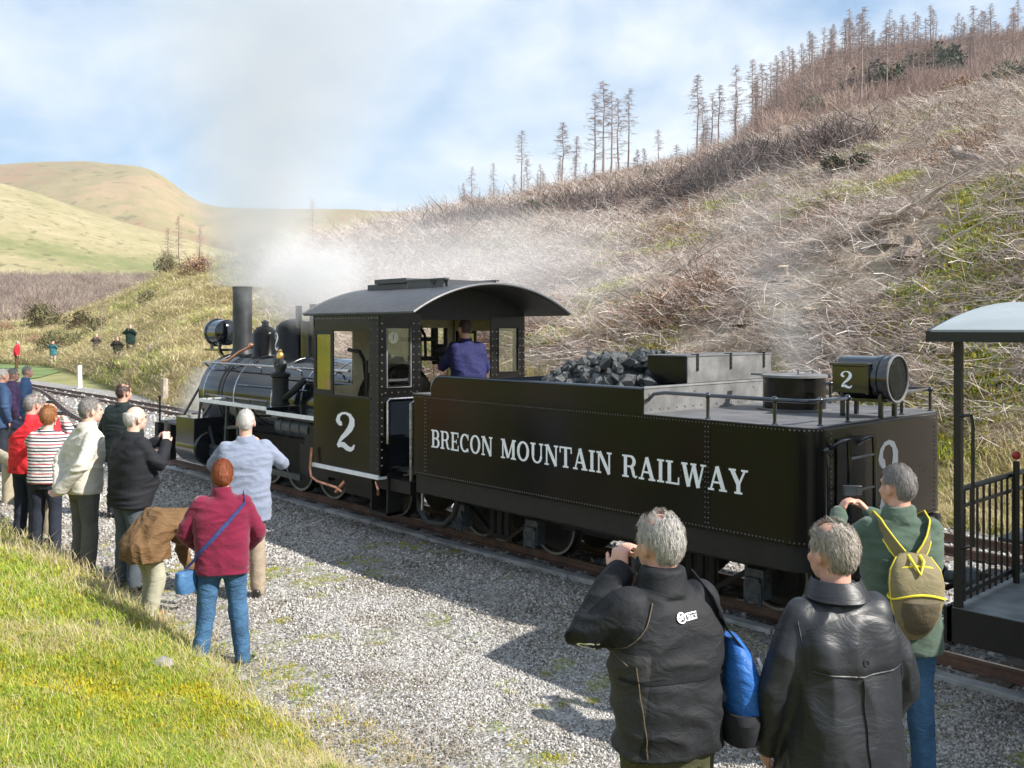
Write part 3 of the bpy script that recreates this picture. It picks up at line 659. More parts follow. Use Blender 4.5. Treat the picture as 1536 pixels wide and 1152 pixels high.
# air pump
mb = MB(); px_, py_ = -11.9, 6.52
mb.lathe([(.10, 0), (.13, .01), (.13, .04), (.115, .06), (.115, .40), (.14, .42), (.14, .46), (.08, .48)], (px_, py_, 1.40), 'z', 20); mb.tube([(px_ + .1, py_, 1.5), (px_ + .28, py_ + .05, 1.62), (px_ + .34, py_ + .2, 1.78)], .05, 8); pm = B(mb, 'air_pump', M['chassis'], loco)
mb = MB(); mb.lathe([(.07, 0), (.07, .1), (.045, .12), (.045, .2)], (px_, py_, 1.88), 'z', 14)
for q in (-1, 1): mb.ell((px_ + .09 * q, py_, 1.98), (.05, .05, .075), 10, 8)
mb.build('pump_head', M['soot'], pm)
mb = MB(); mb.lathe([(.05, 0), (.055, .05), (.04, .08), (.025, .09), (.03, .11), (.01, .13)], (px_, py_, 2.07), 'z', 14); mb.build('lubricator_cap', M['brass'], pm)
# cylinders, frames and motion
for s in (-1, 1):
    y = YC + s * .82
    mb = MB(); mb.lathe([(.25, 0), (.27, .02), (.27, .72), (.25, .74)], (-14.95, y, .58), 'x', 28); mb.box(-14.92, -14.24, y - .26, y + .26, .6, 1.07); B(mb, 'cylinder', M['blue_black'], loco, bevel=.01)
    mb = MB(); mb.lathe([(.0, -.03), (.16, -.03), (.18, -.01), (.24, -.005)], (-14.95, y, .58), 'x', 24); mb.bar((-14.2, y, .62), (-13.5, y, .62), .05, .06); mb.bar((-14.2, y, .50), (-13.5, y, .50), .05, .06); mb.bar((-14.2, y, .56), (-13.7, y, .56), .035, .035)
    mb.bar((-13.75, y - .05, .56), (-12.3, y - .05, .42), .04, .09); mb.bar((-13.1, y - s * -.02, .45), (-11.35, y - s * -.02, .45), .035, .08)
    mb.bar((-13.6, y, 1.3), (-13.7, y, .5), .04, .05); mb.bar((-13.3, y, 1.28), (-13.2, y, .6), .035, .05); mb.bar((-13.7, y, .95), (-12.8, y, 1.05), .03, .05); mb.bar((-12.3, y - .05, .42), (-12.55, y - .05, .75), .04, .06)
    mb.bar((-13.9, y, .35), (-14.3, y, 1.0), .03, .04)
    B(mb, 'motion', M['steel'], loco) if 0 else B(mb, 'motion', M['axle_grey'], loco)
mb = MB(); mb.box(-15.9, -9.0, 7.0, 7.06, .45, 1.0); mb.box(-15.9, -9.0, 7.68, 7.74, .45, 1.0); mb.box(-13.6, -10.4, 7.0, 7.7, .9, 1.1); mb.box(-14.85, -14.3, 6.9, 7.85, .5, 1.0); mb.box(-10.5, -8.6, 6.35, 8.4, .6, .74); mb.box(-11.5, -9.2, 6.6, 8.1, .45, .9)
mb.box(-11.2, -10.6, 6.5, 6.95, .5, 1.2)
B(mb, 'frames', M['chassis'], loco)
mb = MB()
for s in (-1, 1):
    y = YC + s * .75
    mb.tube([(-12.0, y, 1.12), (-11.1, y, 1.12)], .14, 14)
    for x in (-11.85, -11.6, -11.35): mb.tube([(x, y, 1.12), (x + .03, y, 1.12)], .148, 14)
    mb.tube([(-12.6, y - .1, 1.27), (-10.9, y - .1, 1.24), (-10.85, y - .1, 1.18), (-12.2, y - .1, 1.2)], .018, 6)
B(mb, 'air_tank', M['axle_grey'], loco)
dw = wheel_mb(.42).mesh('driving_wheel'); dr = rim_mb(.42).mesh('white_rim'); dw.materials.append(M['chassis']); dr.materials.append(M['rim'])
for x in (-13.1, -12.2, -11.3): wheelset(loco, x, .42, dw, dr)
for x in (-15.4, -14.0): wheelset(loco, x, .28, wme, rme, zc=.42)
wheelset(loco, -9.75, .31)
# front platform and pilot
mb = MB(); mb.box(-16.15, -15.0, 6.5, 8.24, .86, .89); B(mb, 'front_platform', M['deck'], loco)
mb = MB(); mb.box(-16.2, -16.05, 6.45, 8.29, .6, .86); mb.box(-16.15, -16.05, 6.5, 6.6, .25, .6); mb.box(-16.15, -16.05, 8.14, 8.24, .25, .6); mb.box(-15.75, -15.65, 6.5, 6.6, .25, .86); mb.box(-16.3, -16.2, 7.2, 7.54, .5, .75); B(mb, 'buffer_beam', M['chassis'], loco)
mb = MB(); mb.tube([(-16.1, 6.5, .88), (-16.1, 6.5, 1.28)], .018, 8); mb.ell((-16.1, 6.5, 1.3), (.03, .03, .03)); B(mb, 'flag_post', M['chassis'], loco)
mb = MB(); mb.bar((-14.0, 6.5, 1.36), (-14.35, 6.5, 1.1), .04, .04); mb.bar((-14.0, 8.2, 1.36), (-14.35, 8.2, 1.1), .04, .04); mb.tube([(-14.05, 6.32, 1.36), (-14.3, 6.4, 1.08)], .022, 6)
mb.tube([(-15.0, 6.9, 1.8), (-15.8, 6.75, .9)], .022, 8); mb.tube([(-15.0, 7.84, 1.8), (-15.8, 7.99, .9)], .022, 8); B(mb, 'brace', M['grey_plate'], loco)
# cab
CX0, CX1 = -10.48, -9.03
def wall(mb_, u0, u1, v0, v1, holes, fn):
    """rect with rectangular holes as butted boxes, fn(u0,u1,v0,v1)"""
    us = sorted({u0, u1} | {h[0] for h in holes} | {h[1] for h in holes}); 
    for a, b in zip(us, us[1:]):
        hs = sorted((h[2], h[3]) for h in holes if h[0] <= a and h[1] >= b); z = v0
        for c, d in hs:
            if c > z: fn(a, b, z, c)
            z = d
        if z < v1: fn(a, b, z, v1)
for s in (0, 1):
    y0 = YN if s == 0 else YF - .02
    mb = MB(); wall(mb, CX0, CX1, .77, 2.665, [(-10.43, -9.22, 1.68, 2.46)], lambda a, b, c, d: mb.box(a, b, y0, y0 + .02, c, d)); B(mb, 'cab_side', M['black'], loco, smooth=False)
    mb = MB(); yi = YN + .022 if s == 0 else YF - .026
    wall(mb, CX0 + .03, CX1 - .03, .9, 2.64, [(-10.43, -9.22, 1.68, 2.46)], lambda a, b, c, d: mb.box(a, b, yi, yi + .004, c, d)); B(mb, 'cab_lining', M['cream'], loco, smooth=False)
    yo = YN - .02 if s == 0 else YF + .002
    mb = MB(); mb.box(-10.46, -9.18, yo, yo + .018, 1.655, 1.68); wall(mb, -10.45, -10.0, 1.68, 2.47, [(-10.40, -10.06, 1.73, 2.42)], lambda a, b, c, d: mb.box(a, b, yo, yo + .018, c, d)); B(mb, 'sliding_window', M['chassis'], loco, smooth=False)
    mb = MB(); mb.box(-10.40, -10.06, yo + .008, yo + .012, 1.73, 2.42); B(mb, 'window_pane', M['tinted_glass'], loco)
    mb = MB(); mb.box(CX0 - .01, CX1 + .01, yo - .005, yo + .015, .735, .785); mb.box(CX1 - .01, CX1 + .012, YN if s == 0 else 8.0, 6.8 if s == 0 else YF, .735, .785); B(mb, 'white_edge', M['white'], loco)
mb = MB(); wall(mb, YN, YF, .9, 2.664, [(6.36, 6.80, 1.75, 2.5), (7.94, 8.40, 1.75, 2.5)], lambda a, b, c, d: mb.box(CX0 - .015, CX0, a, b, c, d)); B(mb, 'cab_front', M['black'], loco, smooth=False)
mb = MB(); wall(mb, YN + .03, YF - .03, .9, 2.64, [(6.36, 6.80, 1.75, 2.5), (7.94, 8.40, 1.75, 2.5)], lambda a, b, c, d: mb.box(CX0 + .001, CX0 + .006, a, b, c, d)); B(mb, 'front_lining', M['cream'], loco, smooth=False)
mb = MB(); wall(mb, YN, 6.81, .77, 2.664, [(6.31, 6.655, 1.80, 2.5)], lambda a, b, c, d: mb.box(CX1, CX1 + .02, a, b, c, d)); wall(mb, 7.93, YF, .77, 2.664, [(8.06, 8.41, 1.93, 2.5)], lambda a, b, c, d: mb.box(CX1, CX1 + .02, a, b, c, d)); B(mb, 'cab_rear', M['black'], loco, smooth=False)
def rear_rim(y0, y1, z0, z1, x, r, m_):
    m2 = MB(); m2.tube([(x, y0, z0), (x, y1, z0), (x, y1, z1), (x, y0, z1)], r, 6, closed=True); return B(m2, 'window_frame', M[m_], loco)
rear_rim(6.31, 6.655, 1.80, 2.5, CX1 + .024, .013, 'grey_plate'); rear_rim(8.06, 8.41, 1.93, 2.5, CX1 + .024, .01, 'chassis')
for a, b, c, d in ((6.31, 6.655, 1.80, 2.5), (8.06, 8.41, 1.93, 2.5)):
    mb = MB(); mb.box(CX1 + .008, CX1 + .012, a, b, c, d); B(mb, 'window_pane', M['glass'], loco)
mb = MB()
for yy in (6.245, 6.70, 6.78): mb.rivets(line_pts((CX1 + .021, yy, .85), (CX1 + .021, yy, 2.6), .09), (1, 0, 0), .011, .007)
for yy in (7.96, 8.03, 8.44, 8.5): mb.rivets(line_pts((CX1 + .021, yy, 1.2), (CX1 + .021, yy, 2.5), .09), (1, 0, 0), .011, .007)
mb.rivets(line_pts((CX1 + .021, 6.25, 1.74), (CX1 + .021, 6.8, 1.74), .09), (1, 0, 0), .011, .007)
for xx in (CX1 - .03, CX1 - .16): mb.rivets(line_pts((xx, YN - .001, .82), (xx, YN - .001, 2.6), .075), (0, -1, 0), .009, .006)
mb.rivets(line_pts((CX0, YN - .001, 2.62), (CX1, YN - .001, 2.62), .06), (0, -1, 0), .009, .006)
tag(B(mb, 'rivets', M['steel'], loco), kind='stuff')
mb = MB(); mb.box(CX1 - .19, CX1 - .001, YN - .006, YN, .79, 2.6); B(mb, 'corner_strip', M['chassis'], loco)
# arched roof
RW, RH, RZ = 1.24, .345, 2.665; RR = (RW * RW + RH * RH) / (2 * RH); A0 = math.asin(RW / RR)
def arch(th, x, n=28, dz=0.0, wv=1.0):
    return [(x, YC + RR * math.sin(-A0 * wv + 2 * A0 * wv * i / n), RZ + RH - RR + (RR + th) * math.cos(-A0 * wv + 2 * A0 * wv * i / n) + dz) for i in range(n + 1)]
mb = MB(); mb.loft([arch(.022, x) + arch(0, x)[::-1] for x in (-10.6, -9.4, -8.25)], True); B(mb, 'cab_roof', M['roof'], loco)
mb = MB(); mb.loft([arch(-.004, x) + arch(-.012, x)[::-1] for x in (-10.58, -8.27)], True); B(mb, 'roof_lining', M['chassis'], loco)
mb = MB(); mb.tube([(x, y, z) for x, y, z in arch(.012, -8.25)], .018, 6); mb.tube([(x, y, z) for x, y, z in arch(.012, -10.6)], .016, 6); B(mb, 'roof_beading', M['roof'], loco)
mb = MB()
for x in (-8.4, -8.9, -9.5, -10.1):
    mb.rivets([(x, y, z) for _, y, z in arch(.022, x, 30)][2:-2], (0, 0, 1), .008, .005)
mb.rivets(line_pts((-10.5, YC - RW + .06, RZ + .062), (-8.3, YC - RW + .06, RZ + .062), .16), (0, 0, 1), .008, .005); tag(B(mb, 'rivets', M['rivet'], loco), kind='stuff')
for x in (CX0 - .01, CX1):
    mb = MB(); n = 20; top = [(YC + 1.155 * math.sin(t), RZ + RH - RR + (RR - .013) * math.cos(math.asin(1.155 * math.sin(t) / RR))) for t in [-PI / 2 + PI * i / n for i in range(n + 1)]]
    mb.prism([(6.215, 2.52)] + top + [(8.525, 2.52)] if x < -10 else [(6.215, 2.60)] + top + [(8.525, 2.60)], lambda y, z, d, x=x: (x + d, y, z), 0, .012); B(mb, 'roof_end_plate', M['chassis'], loco)
mb = MB(); mb.box(-10.42, -9.55, YC - .38, YC + .38, 2.99, 3.07); mb.box(-10.2, -9.5, YC - .42, YC + .42, 3.07, 3.13); B(mb, 'roof_vent', M['roof'], loco, bevel=.004)
mb = MB()
for yy in (YC - .4, YC + .4): mb.box(-9.48, -8.75, yy - .02, yy + .02, 2.97, 3.08); mb.box(-9.48, -8.70, yy - .03, yy + .03, 3.08, 3.10)
mb.box(-8.76, -8.72, YC - .38, YC + .38, 2.99, 3.08); mb.tube([(-8.95, YC - .42, 3.1 + .03 * math.cos(a)) if 0 else (-8.95 + .03 * math.sin(a), YC - .43, 3.06 + .03 * math.cos(a)) for a in [2 * PI * k / 12 for k in range(12)]], .006, 5, closed=True); B(mb, 'roof_hatch', M['roof'], loco)
# cab door, handrails, steps
mb = MB(); mb.box(CX1 + .02, CX1 + .03, 6.36, 6.80, .80, 1.64); B(mb, 'cab_door', M['blue_black'], loco)
mb = MB(); mb.tube([(CX1 + .05, 6.30, 1.15), (CX1 + .05, 6.30, 1.64), (CX1 + .05, 6.33, 1.67), (CX1 + .05, 6.80, 1.67)], .014, 8); mb.tube([(CX1 + .05, 6.73, 1.64), (CX1 + .05, 6.70, 1.61), (CX1 + .05, 6.70, .86), (CX1 + .06, 6.76, .82)], .01, 8); mb.tube([(CX1 + .05, 6.36, .86), (CX1 + .05, 6.5, .87)], .012, 6); B(mb, 'door_rail', M['steel'], loco)
mb = MB(); mb.box(CX0, CX1, YN + .03, YF - .03, .84, .88); mb.box(CX1, -8.68, 6.45, 8.3, .82, .86); B(mb, 'cab_floor', M['soot'], loco)
mb = MB(); mb.box(-9.35, -9.0, 6.3, 6.55, .30, .33); mb.box(-9.36, -9.33, 6.32, 6.54, .3, .8); mb.box(-9.03, -9.0, 6.32, 6.54, .3, .8); mb.box(-10.2, -9.4, 6.5, 6.6, .4, .77); B(mb, 'cab_steps', M['chassis'], loco)
mb = MB(); mb.tube([(-10.45, 6.17, .98), (-10.46, 6.15, .72), (-10.43, 6.15, .62), (-10.3, 6.16, .57), (-9.85, 6.16, .55), (-9.8, 6.2, .5)], .018, 8); mb.tube([(-9.8, 6.25, .62), (-9.9, 6.18, .48)], .025, 8); mb.tube([(-9.12, 6.24, .70), (-9.05, 6.22, .62), (-9.08, 6.24, .55)], .016, 8); B(mb, 'injector_pipe', M['copper'], loco)
mb = MB(); text_mesh('2', -9.99, -9.53, 1.0, 1.475, lambda u, v, l: (u, YN - l, v), mb); B(mb, 'numeral', M['white'], loco, smooth=False)
# cab fittings
mb = MB(); mb.lathe([(.52, 0), (.52, .32), (.46, .36), (.2, .4)], (-10.46, YC, 1.5), 'x', 28); mb.box(-10.4, -9.9, 6.9, 7.84, .88, 1.3); B(mb, 'backhead', M['black'], loco)
mb = MB()
mb.tube([(-10.2, 6.8, 1.5), (-10.0, 6.7, 1.75), (-9.95, 6.62, 2.1), (-10.05, 6.62, 2.2), (-10.3, 6.62, 2.22)], .025, 8); mb.tube([(-9.9, 6.75, 1.2), (-9.9, 6.75, 2.3)], .02, 8); mb.tube([(-9.7, 6.5, .9), (-9.7, 6.5, 2.1)], .018, 8)
mb.tube([(-10.1, 7.0, 2.1), (-10.0, 7.0, 2.35), (-9.9, 7.7, 2.35), (-9.9, 7.8, 2.0)], .03, 8); mb.tube([(-9.95, 7.75, 2.5), (-9.95, 7.75, 2.1)], .05, 8); mb.tube([(-9.9, 7.9, 2.5), (-9.9, 7.9, 2.15)], .03, 8); mb.ell((-9.9, 7.8, 2.2), (.09, .12, .09)); mb.tube([(-9.95, 7.3, 2.1), (-9.95, 8.0, 2.08)], .03, 8)
mb.tube([(-9.95, 7.6, 2.1), (-9.9, 7.55, 2.4), (-10.1, 7.6, 2.55)], .02, 6)
mb.ell((-9.98, 6.95, 1.75), (.07, .07, .07)); mb.ell((-9.95, 7.1, 1.9), (.05, .06, .06)); mb.box(-10.2, -9.9, 7.9, 8.4, 2.0, 2.06); B(mb, 'cab_pipework', M['chassis'], loco)
mb = MB(); mb.tube([(-9.98, 6.72, 1.55), (-9.85, 6.66, 1.8)], .012, 6); mb.tube([(-9.9, 6.7, 1.6), (-9.7, 6.62, 1.68)], .012, 6); mb.tube([(-9.6, 6.5, 1.85), (-9.3, 6.5, 1.92)], .01, 6); B(mb, 'levers', M['steel'], loco)
for (x, y, z, r) in ((-9.35, 6.45, 2.43, .085), (-9.5, 6.75, 2.38, .075)):
    mb = MB(); mb.lathe([(r * 1.12, -.04), (r * 1.12, .005), (r, .008), (r, .0)], (x, y, z), 'x', 20); gg = B(mb, 'pressure_gauge', M['brass'], loco)
    mb = MB(); mb.lathe([(r, .008), (0, .009)], (x, y, z), 'x', 20); mb.build('dial', M['white'], gg)
    mb = MB(); mb.bar((x + .012, y - .01, z - r * .4), (x + .012, y + .01, z + r * .8), .008, .003, (1, 0, 0)); mb.build('needle', M['chassis'], gg)

# ------------------------------------------------------------------ carriage with open end platform
car = empty('passenger_carriage', (0, 7.4, 0), 0, 'black open-ended passenger carriage with pale grey roof and railed end platform behind the tender', 'carriage')
KX, KY0, KY1 = -2.45, 6.03, 8.77
mb = MB(); mb.box(KX, 6.0, KY0 + .01, KY1 - .01, .70, .74); B(mb, 'platform_floor', M['carfloor'], car)
mb = MB(); mb.box(KX - .03, 6.0, KY0, KY0 + .06, .52, .735); mb.box(KX - .03, 6.0, KY1 - .06, KY1, .52, .735); mb.box(KX - .05, KX, KY0, KY1, .50, .735); mb.box(KX, 6.0, 6.9, 7.0, .4, .7); mb.box(KX, 6.0, 7.8, 7.9, .4, .7); mb.box(KX - .3, KX - .05, 7.27, 7.47, .52, .68)
mb.box(-1.9, 5.5, 6.4, 6.5, .3, .5); B(mb, 'underframe', M['chassis'], car)
for x, y in ((KX + .03, KY0 + .03), (KX + .03, KY1 - .03), (-1.35, KY0 + .03), (-1.35, KY1 - .03)):
    mb = MB(); mb.box(x - .022, x + .022, y - .022, y + .022, .74, 2.43); B(mb, 'roof_post', M['car_black'], car)
# roof
CW, CH = 1.56, .20; CR = (CW * CW + CH * CH) / (2 * CH); CA = math.asin(CW / CR)
def carch(th, x, n=24): return [(x, 7.4 + CR * math.sin(-CA + 2 * CA * i / n), 2.47 + CH - CR + (CR + th) * math.cos(-CA + 2 * CA * i / n)) for i in range(n + 1)]
mb = MB(); mb.loft([carch(.02, x) + carch(0, x)[::-1] for x in (-2.5, 0, 3, 6)], True); B(mb, 'carriage_roof', M['pale_roof'], car)
mb = MB(); mb.box(-2.53, 6.0, 5.835, 5.87, 2.415, 2.475); mb.box(-2.53, 6.0, 8.93, 8.965, 2.415, 2.475)
mb.loft([[(q[0], q[1], q[2] - .055) for q in carch(0, x)] + carch(.012, x)[::-1] for x in (-2.53, -2.5)], True); B(mb, 'roof_fascia', M['car_black'], car)
# end railing: top rail, bottom rail, balusters
mb = MB(); mb.tube([(KX + .03, KY0 + .03, 1.48), (KX + .03, KY1 - .03, 1.48)], .02, 8); mb.box(KX + .02, KX + .04, KY0 + .05, KY1 - .05, 1.36, 1.38); mb.box(KX + .015, KX + .045, KY0 + .05, KY1 - .05, .80, .83); rl = B(mb, 'end_railing', M['car_black'], car)
for i in range(25):
    y = KY0 + .12 + i * .104
    m_ = MB(); m_.tube([(KX + .03, y, .76), (KX + .03, y, 1.47)], .009, 6); m_.build('baluster', M['car_black'], rl)
mb = MB(); mb.tube([(KX + .07, 6.93, .74), (KX + .07, 6.93, 1.58)], .022, 8); bk = B(mb, 'brake_column', M['car_black'], car)
mb = MB(); mb.ell((KX + .07, 6.93, 1.62), (.03, .03, .03), 10, 8); mb.build('red_knob', M['red'], bk)
mb = MB(); mb.tube([(KX + .05, KY0 - .0, 1.95), (KX + .13, KY0 - .03, 1.96), (KX + .14, KY0 - .03, 1.9), (KX + .14, KY0 - .03, 1.15), (KX + .06, KY0, 1.12)], .011, 8) ; B(mb, 'grab_rail', M['car_black'], car)
# end buffer plate towards the tender and step
mb = MB(); mb.box(-2.85, -2.5, 7.9, 8.5, .80, .83); mb.tube([(-3.2, 7.37, .58), (-2.7, 7.37, .58)], .05, 10); mb.tube([(-3.0, 7.0, .5), (-2.8, 6.95, .36), (-2.55, 7.0, .5)], .025, 8); mb.ell((-2.85, 7.37, .58), (.14, .1, .1)); B(mb, 'end_coupler', M['axle_grey'], car)
mb = MB(); wall(mb, KY0 + .03, KY1 - .03, .74, 2.44, [(7.05, 7.75, .8, 2.2), (6.3, 6.85, 1.4, 2.15), (7.95, 8.5, 1.4, 2.15)], lambda a, b, c, d: mb.box(-1.3, -1.25, a, b, c, d)); B(mb, 'end_wall', M['cream'], car, smooth=False)
for y0 in (KY0 + .03, KY1 - .05):
    mb = MB(); wall(mb, -1.3, 6.0, .74, 2.44, [(-1.0 + k * 1.0, -.3 + k * 1.0, 1.45, 2.2) for k in range(7)], lambda a, b, c, d: mb.box(a, b, y0, y0 + .02, c, d)); B(mb, 'carriage_side', M['cream'], car, smooth=False)
for x in (-1.5, -.3, 3.9, 5.1): wheelset(car, x)

# ------------------------------------------------------------------ tracks
def rail_section():
    return [(-.045, 0), (.045, 0), (.045, .008), (.008, .018), (.008, .062), (.022, .07), (.022, .092), (-.022, .092), (-.022, .07), (-.008, .062), (-.008, .018), (-.045, .008)]
def track(name, pts, n_sl, label=None, z0=.012):
    root = empty(name, (pts[0][0], pts[0][1], 0), kind='structure')
    P = [Vector((x, y, 0)) for x, y in pts]
    for s in (-.32, .32):
        rings = []; top = []
        for i, p in enumerate(P):
            t = (P[min(i + 1, len(P) - 1)] - P[max(i - 1, 0)]).normalized(); nn = Vector((-t.y, t.x, 0)); c = p + nn * s
            rings.append([tuple(c + nn * a + Vector((0, 0, z0 + b))) for a, b in rail_section()])
            top.append([tuple(c + nn * a + Vector((0, 0, z0 + .0935))) for a in (-.014, .014)])
        mb_ = MB(); mb_.loft(rings); B(mb_, 'rail', M['rust'], root)
        mb_ = MB(); vs = [q for r_ in top for q in r_]; mb_.add(vs, [(2 * i, 2 * i + 2, 2 * i + 3, 2 * i + 1) for i in range(len(top) - 1)]); B(mb_, 'rail_head', M['railtop'], root)
    me = None; L = 0; k = 0; nxt = 0
    for i in range(len(P) - 1):
        seg = P[i + 1] - P[i]; l = seg.length
        while nxt < L + l:
            c = P[i] + seg * ((nxt - L) / l); a = math.atan2(seg.y, seg.x)
            if k < n_sl:
                if me is None:
                    m_ = MB(); m_.box(-.11, .11, -.62, .62, -.06, .016); me = m_.mesh('sleeper'); me.materials.append(M['sleeper'])
                o = bpy.data.objects.new('sleeper', me); COL.objects.link(o); o.parent = root; o.location = (c.x - root.location.x + random.uniform(-.02, .02), c.y - root.location.y, random.uniform(-.006, .006)); o.rotation_euler = (0, 0, a + random.uniform(-.03, .03))
            k += 1; nxt += .62
        L += l
    return root
track('main_track', [(8, YC), (-20, YC), (-45, YC - .02), (-80, YC - .1)], 130)
t2 = [(10, 10.75), (-5, 10.8), (-15, 10.95), (-25, 11.25), (-35, 11.5), (-50, 11.75), (-80, 12.2)]
track('loop_track', t2, 140)
pts = []
for i in range(25):
    u = i / 24; x = -19 - 27 * u; y = YC + (11.45 - YC) * (3 * u * u - 2 * u ** 3); pts.append((x, y))
track('crossover_track', pts, 44, z0=.016)
# concrete kerb along the track
kerb = empty('track_kerb', (-8, 6.78, 0), kind='structure')
x = -26.0; k = 0
while x < 1:
    L_ = 1.15; m_ = MB(); m_.box(x, x + L_ - .02, 6.70, 6.82, -.05, .045 + random.uniform(-.012, .012)); B(m_, 'kerb_stone', M['concrete'], kerb, bevel=.01); x += L_
# ------------------------------------------------------------------ people
from mathutils.bvhtree import BVHTree
def skin_mat(name, col):
    m, nt, b = new_mat(name); co = nt.coord('Object')
    nt.set(b.inputs['Base Color'], nt.mix(nt.ramp(nt.noise(co, 14, 4, 0.6), [(0.35, 0), (0.65, 1)]), tuple(c * .82 for c in col), col))
    b.inputs['Roughness'].default_value = 0.5; b.inputs['Subsurface Weight'].default_value = 0.12; b.inputs['Subsurface Radius'].default_value = (0.02, 0.008, 0.004)
    b.inputs['Subsurface Scale'].default_value = 0.3
    return m
SK = skin_mat('ruddy_skin', (0.60, 0.33, 0.25)); SK2 = skin_mat('pale_skin', (0.66, 0.42, 0.33))
def cloth(name, col, rough=0.85, sheen=0.0, fine=900, fs=0.12, coarse=9, cs=0.25, spec=0.3, var=0.12):
    m, nt, b = new_mat(name); co = nt.coord('Object')
    n1 = nt.noise(co, 5, 4, 0.6)
    nt.set(b.inputs['Base Color'], nt.mix(nt.ramp(n1, [(0.3, 0), (0.7, 1)]), tuple(c * (1 - var) for c in col), tuple(min(1, c * (1 + var)) for c in col)))
    b.inputs['Roughness'].default_value = rough; b.inputs['Specular IOR Level'].default_value = spec
    if sheen: b.inputs['Sheen Weight'].default_value = sheen; b.inputs['Sheen Roughness'].default_value = 0.5
    b1 = nt.bump(nt.noise(nt.vm('MULTIPLY', co, (1, 1, 1.8)), coarse, 4, 0.55, 0.8), cs, 0.05)
    nt.set(b.inputs['Normal'], nt.bump(nt.noise(co, fine, 2), fs, 0.004, b1))
    m['nt'] = 1
    return m
def zmix(m, fn):
    """recolour a cloth by garment coordinates; fn(nt, sep, base) -> colour socket"""
    nt = NT(m.node_tree); b = m.node_tree.nodes['Principled BSDF']; base = b.inputs['Base Color'].links[0].from_socket
    nt.set(b.inputs['Base Color'], fn(nt, nt.sep(nt.coord('Object')), base)); return m
hair_mats = {}
def hair_mat(name, col, col2):
    if name in hair_mats: return hair_mats[name]
    m, nt, b = new_mat(name); co = nt.coord('Object')
    nt.set(b.inputs['Base Color'], nt.mix(nt.ramp(nt.noise(nt.vm('MULTIPLY', co, (1, 1, .35)), 90, 4, .6), [(0.35, 0), (0.62, 1)]), col2, col))
    b.inputs['Roughness'].default_value = 0.45; b.inputs['Specular IOR Level'].default_value = 0.4
    nt.set(b.inputs['Normal'], nt.bump(nt.noise(nt.vm('MULTIPLY', co, (1, 1, .2)), 160, 3), 0.5, 0.01))
    hair_mats[name] = m; return m
EYE = mat('dark_eye', (0.03, 0.02, 0.015), 0.2); SHOE = mat('black_shoe_leather', (0.02, 0.02, 0.02), 0.4); SHOEB = mat('brown_shoe_leather', (0.22, 0.09, 0.04), 0.4); SOLE = mat('shoe_sole', (0.05, 0.045, 0.04), 0.8)

def V3(*a): return Vector(a)
def ring(c, lat, up, rx, ry, n=20, e=2.3):
    out = []
    for k in range(n):
        a = 2 * PI * k / n; ca, sa = math.cos(a), math.sin(a)
        out.append(c + lat * (rx * math.copysign(abs(ca) ** (2 / e), ca)) + up * (ry * math.copysign(abs(sa) ** (2 / e), sa)))
    return out
def limb(mb, pts, rs, n=12):
    pts = [Vector(p) for p in pts]; P = []; R = []
    # round the joints with a short curve
    for i, p in enumerate(pts):
        if 0 < i < len(pts) - 1:
            a = p.lerp(pts[i - 1], .18); b = p.lerp(pts[i + 1], .18)
            P += [a, (a + b) / 4 + p / 2, b]; R += [rs[i] * .99, rs[i] * 1.04, rs[i] * .98]
        else: P.append(p); R.append(rs[i])
    mb.tube(P, R, n)
    for p, r in ((pts[0], rs[0]), (pts[-1], rs[-1])): mb.ell(p, (r, r, r), n, 8)
def hand(mb, w, d, pn, side, curl=.6, sc=1.0):
    """wrist w, direction d, palm normal pn (the side fingers close to), side +1/-1 where the thumb leaves"""
    d = Vector(d).normalized(); pn = Vector(pn); pn = (pn - d * pn.dot(d)).normalized(); lat = d.cross(pn) * side
    R = Matrix((lat, d, pn)).transposed(); w = Vector(w)
    mb.ell(w + d * .045 * sc, (.042 * sc, .052 * sc, .0165 * sc), 12, 8, R)
    for i, (o, L) in enumerate(((.030, .070), (.011, .079), (-.010, .073), (-.029, .057))):
        p = w + d * (.082 - abs(o) * .2) * sc + lat * o * sc; dd = d + lat * o * 1.5; dd.normalize(); P = [p - d * .02 * sc, p]
        a = 0
        for f in (.42, .32, .26):
            a += curl * (.9 + .15 * i); v = dd * math.cos(a) + pn * math.sin(a); p = p + v * L * f * sc; P.append(p)
        mb.tube(P, [x * sc for x in (.0105, .0102, .0095, .0088, .0075)], 8)
    p = w + d * .02 * sc + lat * .026 * sc; v1 = (lat * .8 + d * .6 + pn * .25).normalized(); v2 = (lat * .3 + d * .85 + pn * .45).normalized()
    mb.tube([p, p + v1 * .034 * sc, p + v1 * .034 * sc + v2 * .03 * sc, p + v1 * .034 * sc + v2 * .055 * sc], [x * sc for x in (.015, .0125, .011, .009)], 8)

